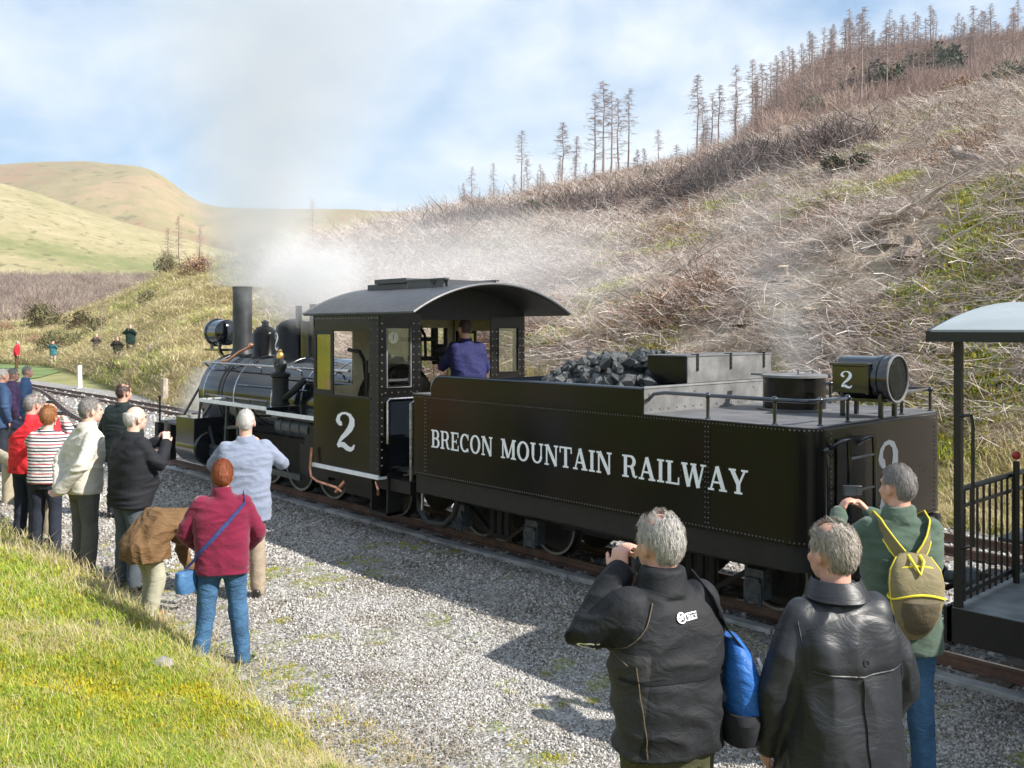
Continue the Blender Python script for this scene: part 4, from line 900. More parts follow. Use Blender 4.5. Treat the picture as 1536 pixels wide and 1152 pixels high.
PENDING = []
def remesh_obj(name, mb, material, parent, vox, smooth=5, wr=None, solid=None):
    me = mb.mesh(name); o = bpy.data.objects.new(name, me); COL.objects.link(o); o.parent = parent; me.materials.append(material)
    r = o.modifiers.new('r', 'REMESH'); r.mode = 'VOXEL'; r.voxel_size = vox; r.use_smooth_shade = True
    s = o.modifiers.new('s', 'SMOOTH'); s.iterations = smooth; s.factor = .5
    PENDING.append((o, wr)); return o
def flush():
    bpy.context.view_layer.update(); dg = bpy.context.evaluated_depsgraph_get(); done = []
    for o, wr in PENDING: done.append((o, wr, bpy.data.meshes.new_from_object(o.evaluated_get(dg))))
    for o, wr, me in done:
        old = o.data; o.modifiers.clear(); me.name = old.name; mats = [m_ for m_ in old.materials]; o.data = me
        me.materials.clear()
        for m_ in mats: me.materials.append(m_)
        if wr:
            n = len(me.vertices); co = np.empty(n * 3); me.vertices.foreach_get('co', co); co = co.reshape(-1, 3)
            nr = np.empty(n * 3); me.vertices.foreach_get('normal', nr); nr = nr.reshape(-1, 3)
            d = np.array([wr(Vector(c)) for c in co]); co = co + nr * d[:, None]
            me.vertices.foreach_set('co', co.ravel()); me.update()
        me.polygons.foreach_set('use_smooth', [True] * len(me.polygons))
    PENDING.clear()
def wrinkle(seed, A, sx=5.0, sz=13.0, A2=None):
    o = Vector((seed * 3.7, seed * 1.3, seed * 5.1))
    def f(c):
        q = Vector((c.x * sx, c.y * sx, c.z * sz)); w_ = noise.noise_vector(q * .35 + o) * 1.2
        a = 1 - abs(noise.noise(q + w_ + o)) * 2.2
        b = noise.noise(Vector((c.x * 3, c.y * 3, c.z * 4)) + o)
        return A * (a - .5) + A * 1.2 * b
    return f

def person(px, D, h, a, label, spec, z0=0.0, group=None):
    """stands on the ground where the photograph shows it; a is the facing angle in degrees, + to the right of the view"""
    x, y = PD(px, D); r = math.radians(a); f = VD * math.cos(r) + VR * math.sin(r)
    root = empty('person', (x, y, z0), math.atan2(f.y, f.x) - PI / 2, label, 'person', group)
    s = h / 1.75; root.scale = (s, s, s)
    g = spec.get; bw = g('bulk', 1.0); near = g('near', 1)
    seed = g('seed', int(px) % 97)
    th = math.radians(g('bend', 4)); hip = V3(0, 0, .93)
    def bend(p):
        p = Vector(p); k = float(sstep(.86, 1.12, p.z)); 
        if p.z < .8 and not g('bend_all'): return p
        t = th * k; q = p - hip
        return hip + V3(q.x, q.y * math.cos(t) + q.z * math.sin(t), q.z * math.cos(t) - q.y * math.sin(t))
    def bd(p, free=False): return Vector(p) if free else bend(p)
    arms = g('arms', {})
    AR = {}
    for sd, k in ((-1, 'L'), (1, 'R')):
        e, w_ = arms.get(k, ((.27, -.03, 1.13), (.27, .07, .88)))
        if arms.get('free'): AR[k] = (bend((sd * .175 * bw, -.01, 1.415)), Vector((e[0] * sd, e[1], e[2])), Vector((w_[0] * sd, w_[1], w_[2])))
        else: AR[k] = (bend((sd * .175 * bw, -.01, 1.415)), bend((e[0] * sd * (1 + (bw - 1) * .5), e[1], e[2])), bend((w_[0] * sd, w_[1], w_[2])))
    # head frame
    hy, hp = g('head', (0, 0)); hc = bend((0, .025, 1.635)); HR = Matrix.Rotation(th * .5 if g('bend', 4) < 30 else th, 3, 'X').transposed() if 0 else Matrix.Identity(3)
    HR = Matrix.Rotation(math.radians(-hy), 3, 'Z') @ Matrix.Rotation(math.radians(-(hp + (g('bend', 4) if g('bend', 4) > 30 else 0))), 3, 'X')
    H = lambda p: hc + HR @ Vector(p)
    # body: one continuous skin
    mb = MB()
    mb.ell(H((0, -.012, .02)), (.074, .094, .100), 20, 14, HR)
    mb.ell(H((0, .028, -.045)), (.058, .062, .068), 16, 12, HR)
    mb.ell(H((0, .052, -.088)), (.030, .030, .025), 12, 8, HR)
    mb.ell(H((0, .088, -.018)), (.0125, .020, .024), 10, 8, HR); mb.ell(H((0, .082, .014)), (.012, .014, .03), 8, 6, HR)
    mb.ell(H((0, .076, .032)), (.045, .016, .010), 10, 6, HR); mb.ell(H((0, .084, -.058)), (.024, .010, .007), 10, 6, HR); mb.ell(H((0, .082, -.070)), (.02, .009, .006), 10, 6, HR)
    for sd in (-1, 1): mb.ell(H((sd * .081, -.010, -.010)), (.011, .022, .036), 10, 8, HR @ Matrix.Rotation(sd * .35, 3, 'Z')); mb.ell(H((sd * .04, .06, -.025)), (.022, .02, .022), 8, 6, HR)
    nb = bend((0, -.012, 1.43)); mb.tube([nb, nb.lerp(H((0, -.02, -.05)), .55), H((0, -.02, -.04))], [.066, .058, .060], 14)
    mb.loft([ring(bend((0, 0, z)), V3(1, 0, 0), V3(0, 1, 0) if th < .5 else (bend((0, 1, z)) - bend((0, 0, z))).normalized(), rx * bw, ry, 16) for z, rx, ry in ((.86, .12, .08), (1.0, .12, .08), (1.25, .13, .085), (1.38, .11, .06), (1.44, .06, .05))])
    for sd, k in ((-1, 'L'), (1, 'R')):
        sh, el, wr_ = AR[k]; limb(mb, [sh + V3(-sd * .035, 0, -.035), el, wr_], [.036, .034, .027])
        hs = g('hands', {}).get(k, {}); hd = hs.get('d'); hd = Vector((hd[0] * sd, hd[1], hd[2])) if hd else (wr_ - el)
        pn = hs.get('n', (-1, 0, 0)); pn = Vector((pn[0] * sd, pn[1], pn[2]))
        hand(mb, wr_, hd, pn, hs.get('thumb', 1) * sd, hs.get('curl', .45), g('hsc', 1.0))
    LG = g('legs', {}); KN = {}
    for sd, k in ((-1, 'L'), (1, 'R')):
        hp_, kn, an, yaw = LG.get(k, ((.09, 0, .90), (.105, .015, .49), (.115, -.02, .085), 8)); KN[k] = [Vector((q[0] * sd, q[1], q[2])) for q in (hp_, kn, an)] + [yaw * sd]
        limb(mb, KN[k][:3], [.07, .045, .035])
    remesh_obj('body', mb, g('skin', SK), root, g('bvox', .0085 if near else .013), 3)
    # eyes and brows
    if near:
        for sd in (-1, 1):
            m2 = MB(); m2.ell(H((sd * .03, .077, .014)), (.011, .008, .008), 10, 6, HR); m2.build('eye', EYE, root)
    if g('glasses'):
        m2 = MB()
        for sd in (-1, 1):
            m2.tube([H((sd * (.031 + .021 * math.cos(t)), .098, .010 + .016 * math.sin(t))) for t in [2 * PI * k / 14 for k in range(14)]], .0016, 5, closed=True)
            m2.tube([H((sd * .052, .098, .014)), H((sd * .082, .07, .014)), H((sd * .082, .0, .008))], .0018, 5)
        m2.tube([H((-.01, .100, .014)), H((.01, .100, .014))], .0016, 5); m2.build('spectacles', M['steel'], root)
    # hair
    hname, hcol, hcol2, style = g('hair'); hm = hair_mat(hname, hcol, hcol2); fl = g('fluff', 1.0)
    C0 = V3(0, -.014, .022); RX = V3(.0765, .0965, .1035)
    def hashair(d):
        z, yv = d.z, d.y
        if style != 'long' and abs(d.x) > .72 and -.62 < z < .06 and yv > -.42: return False
        if style == 'bald': return z < .42 and z > -.62 and (yv < .28 and not (yv > -.02 and z < -.02)) and not (yv > .2)
        if style == 'thin' and z > .62 and yv > -.45: return noise.noise(d * 4 + V3(seed, 0, 0)) > .12
        low = -.80 if style == 'long' else -.66
        if z < low: return False
        if yv > .52 and z < .50: return False
        if yv > .0 and z < (.05 if style != 'long' else -.45): return False
        if style == 'long' and yv > .40 and z < .35: return False
        if style != 'long' and yv > -.25 and z < -.12: return False
        return True
    m2 = MB(); nu, nv = 44, 30; idx = {}; vs = []
    for j in range(nv + 1):
        for i in range(nu):
            ph = PI * j / nv; t = 2 * PI * i / nu; d = V3(math.sin(ph) * math.cos(t), math.sin(ph) * math.sin(t), math.cos(ph))
            if hashair(d):
                k = 1.0 + .03 * fl + .05 * fl * noise.noise(d * 3.5 + V3(seed, 0, 0)) + .03 * fl * noise.noise(d * 11 + V3(seed, 0, 0)) + (.10 * fl * max(0, -d.y * .8 + .3) * (1 if style == 'long' else .35))
                idx[(i, j)] = len(vs); vs.append(H(C0 + V3(d.x * RX.x, d.y * RX.y, d.z * RX.z) * k))
    fs = []
    for j in range(nv):
        for i in range(nu):
            q = [idx.get(((i) % nu, j)), idx.get(((i + 1) % nu, j)), idx.get(((i + 1) % nu, j + 1)), idx.get((i, j + 1))]
            if None not in q: fs.append(tuple(q))
    m2.add(vs, fs); hr = m2.build('hair', hm, root, ang=None)
    ns = {0: 500, 1: 1600, 2: 5200}[near]; SV = []; SF = []; wd = {0: .006, 1: .0038, 2: .0026}[near]; LN = g('hlen', .045)
    rg = random.Random(seed)
    for _ in range(ns):
        d = V3(rg.gauss(0, 1), rg.gauss(0, 1), rg.gauss(0, 1)).normalized()
        if not hashair(d): continue
        k = 1.01 + .04 * fl; p = C0 + V3(d.x * RX.x, d.y * RX.y, d.z * RX.z) * k
        flow = (V3(d.x * .5 + .25 * math.sin(seed), -.9, -.35) if d.z > .35 else V3(d.x * .15, -.35, -1)) + V3(rg.gauss(0, .22), rg.gauss(0, .22), rg.gauss(0, .22)) * g('mess', 1.0)
        nrm = V3(d.x / RX.x, d.y / RX.y, d.z / RX.z).normalized(); b0 = len(SV); L = LN * rg.uniform(.6, 1.2)
        for sgm in range(4):
            fl2 = (flow - nrm * flow.dot(nrm)).normalized(); sd_ = fl2.cross(nrm) * wd * .5 * (1 - sgm / 3.4)
            SV.append(H(p + sd_)); SV.append(H(p - sd_))
            p = p + fl2 * L / 3 + nrm * (.006 * fl * rg.random() ** 4 * sgm * g('mess', 1.0)); q = V3((p.x - C0.x) / RX.x, (p.y - C0.y) / RX.y, (p.z - C0.z) / RX.z); kk = (1.03 + .05 * fl + .09 * rg.random() ** 2 * fl * g('mess', 1.0) + .05 * fl * noise.noise(q * 3.5 + V3(seed, 0, 0)) + (.10 * fl * max(0, -q.y * .8 + .3) * (1 if style == 'long' else .35))); 
            if q.length > 1e-3: p = C0 + V3(q.x * RX.x, q.y * RX.y, q.z * RX.z) * (kk / q.length)
            nrm = V3(q.x / RX.x, q.y / RX.y, q.z / RX.z).normalized()
        for sgm in range(3): SF.append((b0 + 2 * sgm, b0 + 2 * sgm + 1, b0 + 2 * sgm + 3, b0 + 2 * sgm + 2))
    if SV: so = np_mesh('hair_strands', [tuple(v) for v in SV], SF, hm, hr, smooth=True)
    # jacket
    vox = g('vox', {0: .018, 1: .012, 2: .0095}[near]); hem = g('hem', .84); bl = g('belly', 0)
    mb = MB(); secs = g('torso') or [(hem, .205, .150), ((hem + 1.0) / 2, .205, .150), (1.02, .200, .148), (1.18, .212, .150), (1.32, .222, .142), (1.40, .205, .115), (1.455, .125, .085), (1.475, .085, .075)]
    rr = []
    for z, rx, ry in secs:
        c = bend((0, -.004 + g('hemdy', 0) * (1 - float(sstep(.82, 1.15, z))) + bl * math.exp(-((z - 1.05) / .14) ** 2) * .5, z)); upv = V3(0, 1, 0) if th < .5 else (bend((0, .5, z)) - bend((0, 0, z))).normalized()
        if th > .5 and z < .95: ry = ry * 1.25
        rr.append(ring(c, V3(1, 0, 0), upv, rx * bw, ry * (1 + (bw - 1) * .7) + bl * math.exp(-((z - 1.05) / .14) ** 2) * .5, 28, 2.5))
    mb.loft(rr)
    for sd, k in ((-1, 'L'), (1, 'R')):
        sh, el, wr_ = AR[k]; sr = g('sleeve', 1.0); endp = wr_.lerp(el, .02 + g('cuff', 0.0))
        limb(mb, [sh + V3(-sd * .03, 0, -.02), el, endp], [.082 * sr, .066 * sr, .050 * sr], 16)
    nb2 = bend((0, -.012, 1.455)); nt_ = bend((0, -.006, g('collar', 1.53)))
    cr = g('cw', .078); mb.loft([ring(nb2, V3(1, 0, 0), V3(0, 1, 0), cr + .022, cr + .018, 20, 2), ring(nt_, V3(1, 0, 0), V3(0, 1, 0), cr, cr + .002, 20, 2)])
    jk = remesh_obj('jacket' if not g('top_name') else g('top_name'), mb, g('jacket'), root, vox, 6, wrinkle(seed, g('wr', .009), g('wsx', 5), g('wsz', 13)))
    if g('collar2'):
        m2 = MB(); pts = []
        for i in range(25):
            t = -PI / 2 - 2.2 + 4.4 * i / 24; pts.append((t,))
        rin = [[nb2 + V3((cr + .022) * math.cos(t), (cr + .018) * math.sin(t), .0), nt_ + V3((cr + .006) * math.cos(t), (cr + .004) * math.sin(t), .012), nt_ + V3((cr + .012) * math.cos(t), (cr + .010) * math.sin(t), .006), nb2 + V3((cr + .040) * math.cos(t), (cr + .036) * math.sin(t), .016)] for (t,) in pts]
        m2.loft(rin); m2.build('collar', g('collar2'), root)
    # trousers
    mb = MB(); tb = g('tbulk', 1.0) * (1 + (bw - 1) * .6)
    up_ = (bend((0, .5, 1.0)) - bend((0, 0, 1.0))).normalized() if th > .5 else V3(0, 1, 0)
    mb.loft([ring(V3(0, -.005, .80), V3(1, 0, 0), V3(0, 1, 0), .15 * tb, .115 * tb, 20), ring(V3(0, -.01, .90), V3(1, 0, 0), V3(0, 1, 0), .185 * tb, .135 * tb, 20), ring(bend((0, 0, 1.04)), V3(1, 0, 0), up_, .17 * tb, .12 * tb, 20)])
    for sd, k in ((-1, 'L'), (1, 'R')):
        hp_, kn, an, yaw = KN[k]; tw = g('tw', 1.0)
        limb(mb, [hp_ + V3(0, 0, -.03), kn, an + V3(0, 0, -.02)], [.105 * tb, .075 * tb * tw, .068 * tw], 16)
    remesh_obj('trousers', mb, g('trousers'), root, max(vox, .012), 5, wrinkle(seed + 5, .006, 7, 6))
    for sd, k in ((-1, 'L'), (1, 'R')):
        hp_, kn, an, yaw = KN[k]; ya = math.radians(-yaw); fw = V3(math.sin(math.radians(yaw)), math.cos(math.radians(yaw)), 0); lt = V3(fw.y, -fw.x, 0); m2 = MB()
        bz = an.z - .085
        m2.loft([ring(an + fw * q - V3(0, 0, an.z) + V3(0, 0, bz + zc), lt, V3(0, 0, 1), rx, rz_, 14, 2.6) for q, zc, rx, rz_ in ((-.075, .04, .022, .03), (-.06, .045, .034, .042), (0, .055, .04, .052), (.06, .045, .045, .042), (.12, .034, .048, .031), (.165, .026, .038, .022), (.185, .02, .018, .012))])
        m2.build('shoe', g('shoes', SHOE), root)
    root['spec'] = 0; del root['spec']
    return dict(root=root, jk=jk, H=H, bend=bend, AR=AR, s=s)

def surf(P):
    me = P['jk'].data; bvh = BVHTree.FromPolygons([v.co for v in me.vertices], [tuple(p.vertices) for p in me.polygons])
    def f(x, z, off=.006, y0=-1.2, d=1):
        hit = bvh.ray_cast(Vector((x, y0, z)), Vector((0, d, 0)))
        if hit[0] is None:
            nr = bvh.find_nearest(Vector((x, -.1, z))); return nr[0] + nr[1] * off
        return hit[0] + hit[1] * off
    return f
def ribbon(pts, w, th=.004, name='strap', m=None, parent=None, nrmc=V3(0, 0, 1.2)):
    m2 = MB(); rin = []
    for i, p in enumerate(pts):
        t = (pts[min(i + 1, len(pts) - 1)] - pts[max(i - 1, 0)]).normalized(); nn = (p - V3(nrmc.x, nrmc.y, p.z)); nn = (nn - t * nn.dot(t)); nn = nn.normalized() if nn.length > 1e-4 else V3(0, -1, 0); sd = t.cross(nn)
        rin.append([p + sd * w / 2, p + sd * w / 2 + nn * th, p - sd * w / 2 + nn * th, p - sd * w / 2])
    m2.loft(rin); return m2.build(name, m, parent)

UP = {'L': ((.29, .10, 1.31), (.09, .24, 1.56)), 'R': ((.29, .10, 1.31), (.09, .24, 1.56))}
UPH = {'L': dict(d=(-.35, .25, .75), n=(-.8, .2, 0), curl=.55, thumb=-1), 'R': dict(d=(-.35, .25, .75), n=(-.8, .2, 0), curl=.55, thumb=-1)}
GREY = ('grey_hair', (.30, .28, .27), (.13, .12, .115)); WHITE = ('white_hair', (.74, .72, .69), (.45, .43, .40)); SILV = ('silver_hair', (.52, .50, .47), (.26, .24, .22))
J = {}
J['black'] = cloth('black_padded_jacket', (.013, .014, .018), .8, coarse=6, cs=.15, spec=.25)
J['shiny'] = cloth('shiny_black_coat', (.016, .018, .023), .45, coarse=5, cs=.22, spec=.42, fs=.05)
J['green'] = cloth('green_fleece', (.062, .098, .072), .9, .2)
J['maroon'] = cloth('maroon_fleece', (.15, .006, .032), .9, .2)
J['bluegrey'] = cloth('blue_grey_fleece', (.19, .22, .30), .9, .2)
J['cream'] = cloth('cream_jacket', (.56, .53, .47), .8)
J['brown'] = cloth('brown_waxed_jacket', (.135, .075, .032), .75, coarse=9, cs=.45)
J['red'] = zmix(cloth('red_jacket', (.62, .02, .03), .7), lambda nt, s, b: nt.mix(nt.m('MULTIPLY', nt.m('GREATER_THAN', nt.m('ADD', s[2], nt.m('MULTIPLY', s[0], -.9)), 1.40), nt.m('LESS_THAN', s[0], .02)), b, (.02, .02, .05)))
J['purple'] = cloth('purple_jacket', (.085, .05, .12), .8)
J['navy'] = cloth('navy_overalls', (.014, .016, .075), .8, coarse=10, cs=.4)
J['denim'] = cloth('blue_denim', (.042, .105, .20), .9, var=.4, coarse=9, cs=.45)
J['stripe'] = zmix(cloth('striped_jumper', (.6, .58, .56), .9), lambda nt, s, b: nt.mix(nt.m('GREATER_THAN', nt.m('FRACT', nt.m('MULTIPLY', s[2], 27)), .58), b, nt.mix(nt.m('GREATER_THAN', nt.m('FRACT', nt.m('MULTIPLY', s[2], 9)), .66), (.025, .025, .05), (.42, .07, .09))))
TR = {'grey': cloth('grey_trousers', (.10, .10, .095), .9), 'slate': cloth('slate_trousers', (.07, .085, .10), .9), 'tan': cloth('tan_trousers', (.30, .24, .18), .9), 'khaki': cloth('pale_khaki_trousers', (.34, .33, .25), .9),
      'dark': cloth('dark_navy_trousers', (.018, .022, .035), .85), 'denim': J['denim'], 'dkdenim': cloth('dark_denim', (.04, .08, .16), .9, var=.3), 'olive': cloth('olive_trousers', (.06, .06, .03), .9)}
BLU = cloth('bright_blue_nylon', (.018, .10, .34), .5, coarse=9, cs=.4); KHK = cloth('khaki_pack_cloth', (.19, .16, .085), .7); KHD = cloth('dark_pack_cloth', (.10, .08, .05), .7); YEL = mat('yellow_trim', (.75, .62, .03), .6); NVY = cloth('navy_webbing', (.03, .05, .16), .8)
PLAST = mat('black_camera_plastic', (.02, .02, .022), .35); SCRN = mat('camera_screen', (.04, .05, .06), .15)

pA = person(1001, 3.62, 1.735, -22, 'grey haired man in a black padded jacket with a blue bag, hand at his face', dict(near=2, bulk=1.09, hem=.86, jacket=zmix(cloth('black_padded_jacket_with_panel', (.012, .013, .016), .72, coarse=7, cs=.3, spec=.28), lambda nt, s, b: nt.mix(nt.m('MULTIPLY', nt.m('LESS_THAN', nt.m('ADD', s[0], nt.m('MULTIPLY', s[2], -.12)), -.29), nt.m('LESS_THAN', s[2], 1.26)), b, (.035, .035, .037))), trousers=TR['olive'], hair=(*SILV, 'thin'), fluff=1.3, hlen=.06, wr=.012, wsx=4, wsz=9, sleeve=1.12,
    arms={'L': ((.31, .10, 1.27), (.125, .12, 1.52)), 'R': ((.27, .15, 1.24), (.10, .30, 1.50))}, hands={'L': dict(d=(-.2, .3, .85), n=(-.7, .6, 0), curl=.8, thumb=-1), 'R': UPH['R']}, collar=1.55, cw=.085, head=(-12, 4)), z0=.03)
pB = person(1262, 3.62, 1.73, -14, 'grey haired man in a long shiny black raincoat with a button on the back yoke', dict(near=2, bulk=1.06, hem=.55, jacket=J['shiny'], trousers=TR['dark'], hair=('fair_grey_hair', (.42, .38, .33), (.20, .17, .14), 'thin'), fluff=1.35, hlen=.05, wr=.012, wsx=6, wsz=3.2, collar=1.53, cw=.086, head=(-14, 2), collar2=J['shiny'],
    torso=[(.50, .26, .19), (.8, .245, .175), (1.02, .225, .16), (1.18, .222, .155), (1.32, .228, .145), (1.41, .205, .115), (1.46, .125, .085), (1.48, .085, .075)], arms={'L': ((.285, -.01, 1.12), (.27, .10, .88)), 'R': ((.285, -.01, 1.12), (.27, .10, .88))}), z0=.0)
pC = person(1352, 5.10, 1.735, 2, 'man in a green fleece with a khaki yellow edged backpack, raising a camera', dict(near=2, bulk=1.02, hem=.76, jacket=J['green'], trousers=TR['denim'], hair=(*GREY, 'short'), fluff=1.0, hlen=.03, mess=.6, arms={'L': ((.30, .14, 1.28), (.22, .34, 1.45)), 'R': ((.25, .17, 1.26), (-.05, .34, 1.46))}, hands={'L': dict(d=(-.45, .1, .8), n=(-.9, .1, -.2), curl=.6, thumb=-1), 'R': dict(d=(-.5, .3, .6), n=(-.8, .3, 0), curl=.6, thumb=-1)}, head=(-30, 0), collar=1.54))
pD = person(333, 6.92, 1.53, -14, 'ginger haired woman in a maroon fleece and jeans with a blue bag slung across her', dict(near=2, bulk=1.1, hem=.82, jacket=J['maroon'], trousers=TR['denim'], tbulk=.98, hair=('ginger_hair', (.36, .10, .035), (.13, .03, .012), 'long'), fluff=1.5, hlen=.05, wr=.008, skin=SK2, arms={'L': ((.30, .02, 1.16), (.20, .2, 1.0)), 'R': ((.30, .0, 1.15), (.19, .19, .98))}, collar=1.55, cw=.075, legs={'L': ((.10, 0, .9), (.13, .0, .49), (.18, -.03, .085), 30), 'R': ((.10, 0, .9), (.13, .02, .49), (.17, .02, .085), 25)}), z0=-.03)
pE = person(368, 8.68, 1.73, -12, 'white haired man in a pale blue grey fleece and tan trousers facing the locomotive', dict(near=2, bulk=1.15, hem=.72, jacket=J['bluegrey'], trousers=TR['tan'], hair=(*WHITE, 'short'), fluff=.9, hlen=.03, mess=.5, arms={'L': ((.30, .08, 1.22), (.12, .28, 1.40)), 'R': ((.33, .06, 1.22), (.12, .28, 1.40))}, hands=UPH, collar=1.515))
pF = person(232, 7.95, 1.46, 42, 'person bending low in a brown waxed jacket and pale khaki trousers at the grass edge', dict(near=2, bulk=1.25, bend=92, hem=.66, hemdy=-.10, jacket=J['brown'], trousers=TR['khaki'], shoes=SHOEB, hair=(*GREY, 'short'), wr=.02, wsx=6, wsz=7, arms={'free': 1, 'L': ((.24, .42, .62), (.14, .50, .38)), 'R': ((.24, .40, .60), (.14, .44, .36))}, legs={'L': ((.09, -.12, .86), (.11, .02, .48), (.12, .0, .085), 5), 'R': ((.09, -.12, .86), (.11, -.02, .48), (.12, -.12, .085), 5)}), z0=.0)
pG = person(194, 8.95, 1.74, 38, 'white haired man in a black jacket photographing with a small phone held in both hands', dict(near=2, bulk=1.18, hem=.80, belly=.10, jacket=J['black'], trousers=TR['slate'], hair=(*WHITE, 'bald'), fluff=1.2, hlen=.04, glasses=1, skin=SK2, arms={'L': ((.28, .12, 1.22), (.06, .32, 1.42)), 'R': ((.28, .12, 1.20), (.06, .32, 1.40))}, hands=UPH, collar=1.52, head=(6, 0)))
pH = person(126, 9.2, 1.80, 42, 'grey haired man in a cream jacket, hands clasped behind his back', dict(near=2, bulk=1.02, hem=.86, jacket=J['cream'], trousers=TR['grey'], hair=(*GREY, 'short'), fluff=1.2, hlen=.035, skin=SK2, glasses=1, arms={'L': ((.25, -.14, 1.14), (.04, -.22, .93)), 'R': ((.25, -.14, 1.14), (.04, -.24, .90))}, hands={'L': dict(d=(-1, -.1, -.2), n=(0, -1, 0), curl=.6), 'R': dict(d=(-1, -.05, -.3), n=(0, -1, 0), curl=.6)}, head=(8, 0)))
pI = person(69, 10.2, 1.63, 4, 'auburn haired woman in a striped jumper and dark jeans, arms raised to her face', dict(near=1, bulk=.98, hem=.87, jacket=J['stripe'], top_name='jumper', trousers=TR['dark'], hair=('auburn_hair', (.40, .17, .06), (.16, .06, .02), 'long'), fluff=1.7, hlen=.06, skin=SK2, arms=UP, hands=UPH, wr=.005, collar=1.49))
pJ = person(42, 10.8, 1.72, 18, 'man in a bright red jacket with a navy shoulder panel, raising a camera', dict(near=1, bulk=1.1, hem=.84, jacket=J['red'], trousers=TR['dark'], hair=(*GREY, 'thin'), arms=UP, hands=UPH))
pK = person(181, 12.3, 1.76, 18, 'man with receding dark hair in a blackish green coat standing nearer the rails', dict(near=1, bulk=1.15, hem=.74, jacket=cloth('bottle_black_coat', (.012, .02, .02), .8), trousers=TR['dark'], hair=('dark_hair', (.09, .055, .045), (.03, .02, .018), 'thin'), head=(15, 0)))
pL = person(14, 17.3, 1.74, 50, 'man in a purple jacket near the left edge, seen from the side', dict(near=1, bulk=1.1, hem=.78, jacket=J['purple'], trousers=TR['grey'], hair=(*GREY, 'short'), head=(5, 0)))
pM = person(36, 19.3, 1.70, 60, 'person in a mid blue jacket just beyond the man in purple', dict(near=0, hem=.8, jacket=cloth('mid_blue_jacket', (.05, .10, .22), .8), trousers=TR['denim'], hair=(*GREY, 'short')))
pN = person(-2, 16.2, 1.78, 40, 'person with pale grey hair in a dark blue coat at the left edge', dict(near=0, bulk=1.1, hem=.75, jacket=cloth('dark_blue_coat', (.03, .06, .13), .8), trousers=TR['dark'], hair=(*SILV, 'short')))
pO = person(25, 60, 1.80, 75, 'distant man in a red jacket standing on the green grass beyond the rails', dict(near=0, bulk=1.15, jacket=cloth('scarlet_jacket', (.6, .015, .03), .8), trousers=cloth('brown_trousers', (.10, .06, .03), .9), hair=(*SILV, 'bald')), z0=-.12)
pP = person(80, 61, 1.74, 170, 'distant person in a teal jacket and pale trousers standing on the grass', dict(near=0, bulk=1.1, jacket=cloth('teal_jacket', (.05, .17, .20), .8), trousers=cloth('beige_trousers', (.4, .33, .27), .9), hair=(*SILV, 'bald'), arms=UP, hands=UPH), z0=-.1)
pR = person(145, 56, 1.72, 165, 'distant man in a grey brown jacket below the gorse bushes', dict(near=0, jacket=cloth('grey_brown_jacket', (.10, .085, .085), .8), trousers=TR['dkdenim'], hair=(*SILV, 'bald'), arms=UP, hands=UPH), z0=.2)
pS = person(177, 47, 1.72, 170, 'bald man in a dark olive jacket on the bank, the left of two', dict(near=0, bulk=1.15, jacket=cloth('dark_olive_jacket', (.035, .035, .025), .8), trousers=TR['olive'], hair=(*SILV, 'bald'), arms=UP, hands=UPH), z0=1.0)
pT = person(196, 47, 1.76, 170, 'man in a black and green jacket on the bank beside the bald man in olive', dict(near=0, bulk=1.15, jacket=cloth('black_green_jacket', (.012, .035, .028), .8), trousers=TR['dark'], hair=(*SILV, 'bald'), arms=UP, hands=UPH), z0=1.05)
pQ = person(703, 11.7, 1.74, -28, 'engine driver in navy overalls standing in the locomotive cab', dict(near=2, bulk=1.12, hem=.80, jacket=J['navy'], top_name='overalls', trousers=J['navy'], hair=('short_dark_hair', (.10, .06, .045), (.04, .025, .02), 'short'), fluff=.3, hlen=.015, mess=.4, wr=.012, wsz=5, arms={'L': ((.26, .14, 1.17), (.2, .36, 1.2)), 'R': ((.27, .05, 1.14), (.22, .22, 1.0))}, bend=8), z0=.87)
flush()

# things people carry
def at(P, p): return P['root'].matrix_world @ Vector(p) if 0 else (Matrix.LocRotScale(P['root'].location, P['root'].rotation_euler, P['root'].scale) @ Vector(p))
def carried(P, name, label, cat):
    e = empty(name, P['root'].location, P['root'].rotation_euler[2], label, cat); e.scale = P['root'].scale; return e
def camera_thing(P, p, label, big=False):
    e = carried(P, 'camera', label, 'camera'); e.location = at(P, p); e.rotation_euler = P['root'].rotation_euler
    m2 = MB(); m2.box(-.055, .055, -.013, .013, -.032, .032); m2.build('camera_body', PLAST, e, bevel=.004)
    m2 = MB(); m2.lathe([(.024, 0), (.024, .02), (.018, .022)], (.012, .013, -.002), 'y', 16); m2.build('lens', PLAST, e)
    m2 = MB(); m2.box(-.05, .02, -.0145, -.0132, -.026, .026); m2.build('screen', SCRN, e)
    m2 = MB()
    for i in range(3):
        for j in range(3): m2.box(.026 + i * .009, .031 + i * .009, -.0152, -.0132, -.02 + j * .014, -.014 + j * .014)
    m2.build('buttons', M['grey_plate'], e); return e
camera_thing(pC, (-.13, .42, 1.55), 'small compact camera held up by the man with the khaki backpack')
def phone(P, p, label):
    e = carried(P, 'phone', label, 'phone'); e.location = at(P, p); e.rotation_euler = P['root'].rotation_euler
    m2 = MB(); m2.box(-.028, .028, -.006, .006, -.055, .055); m2.build('phone_body', PLAST, e, bevel=.004); m2 = MB(); m2.box(-.024, .024, -.0075, -.0062, -.045, .045); m2.build('screen', SCRN, e)
phone(pG, (0, .39, 1.54), 'dark phone held up by the man in the black jacket')
camera_thing(pI, (0, .33, 1.64), 'camera held up by the woman in the striped jumper')
camera_thing(pJ, (0, .34, 1.63), 'camera held up by the man in the red jacket')

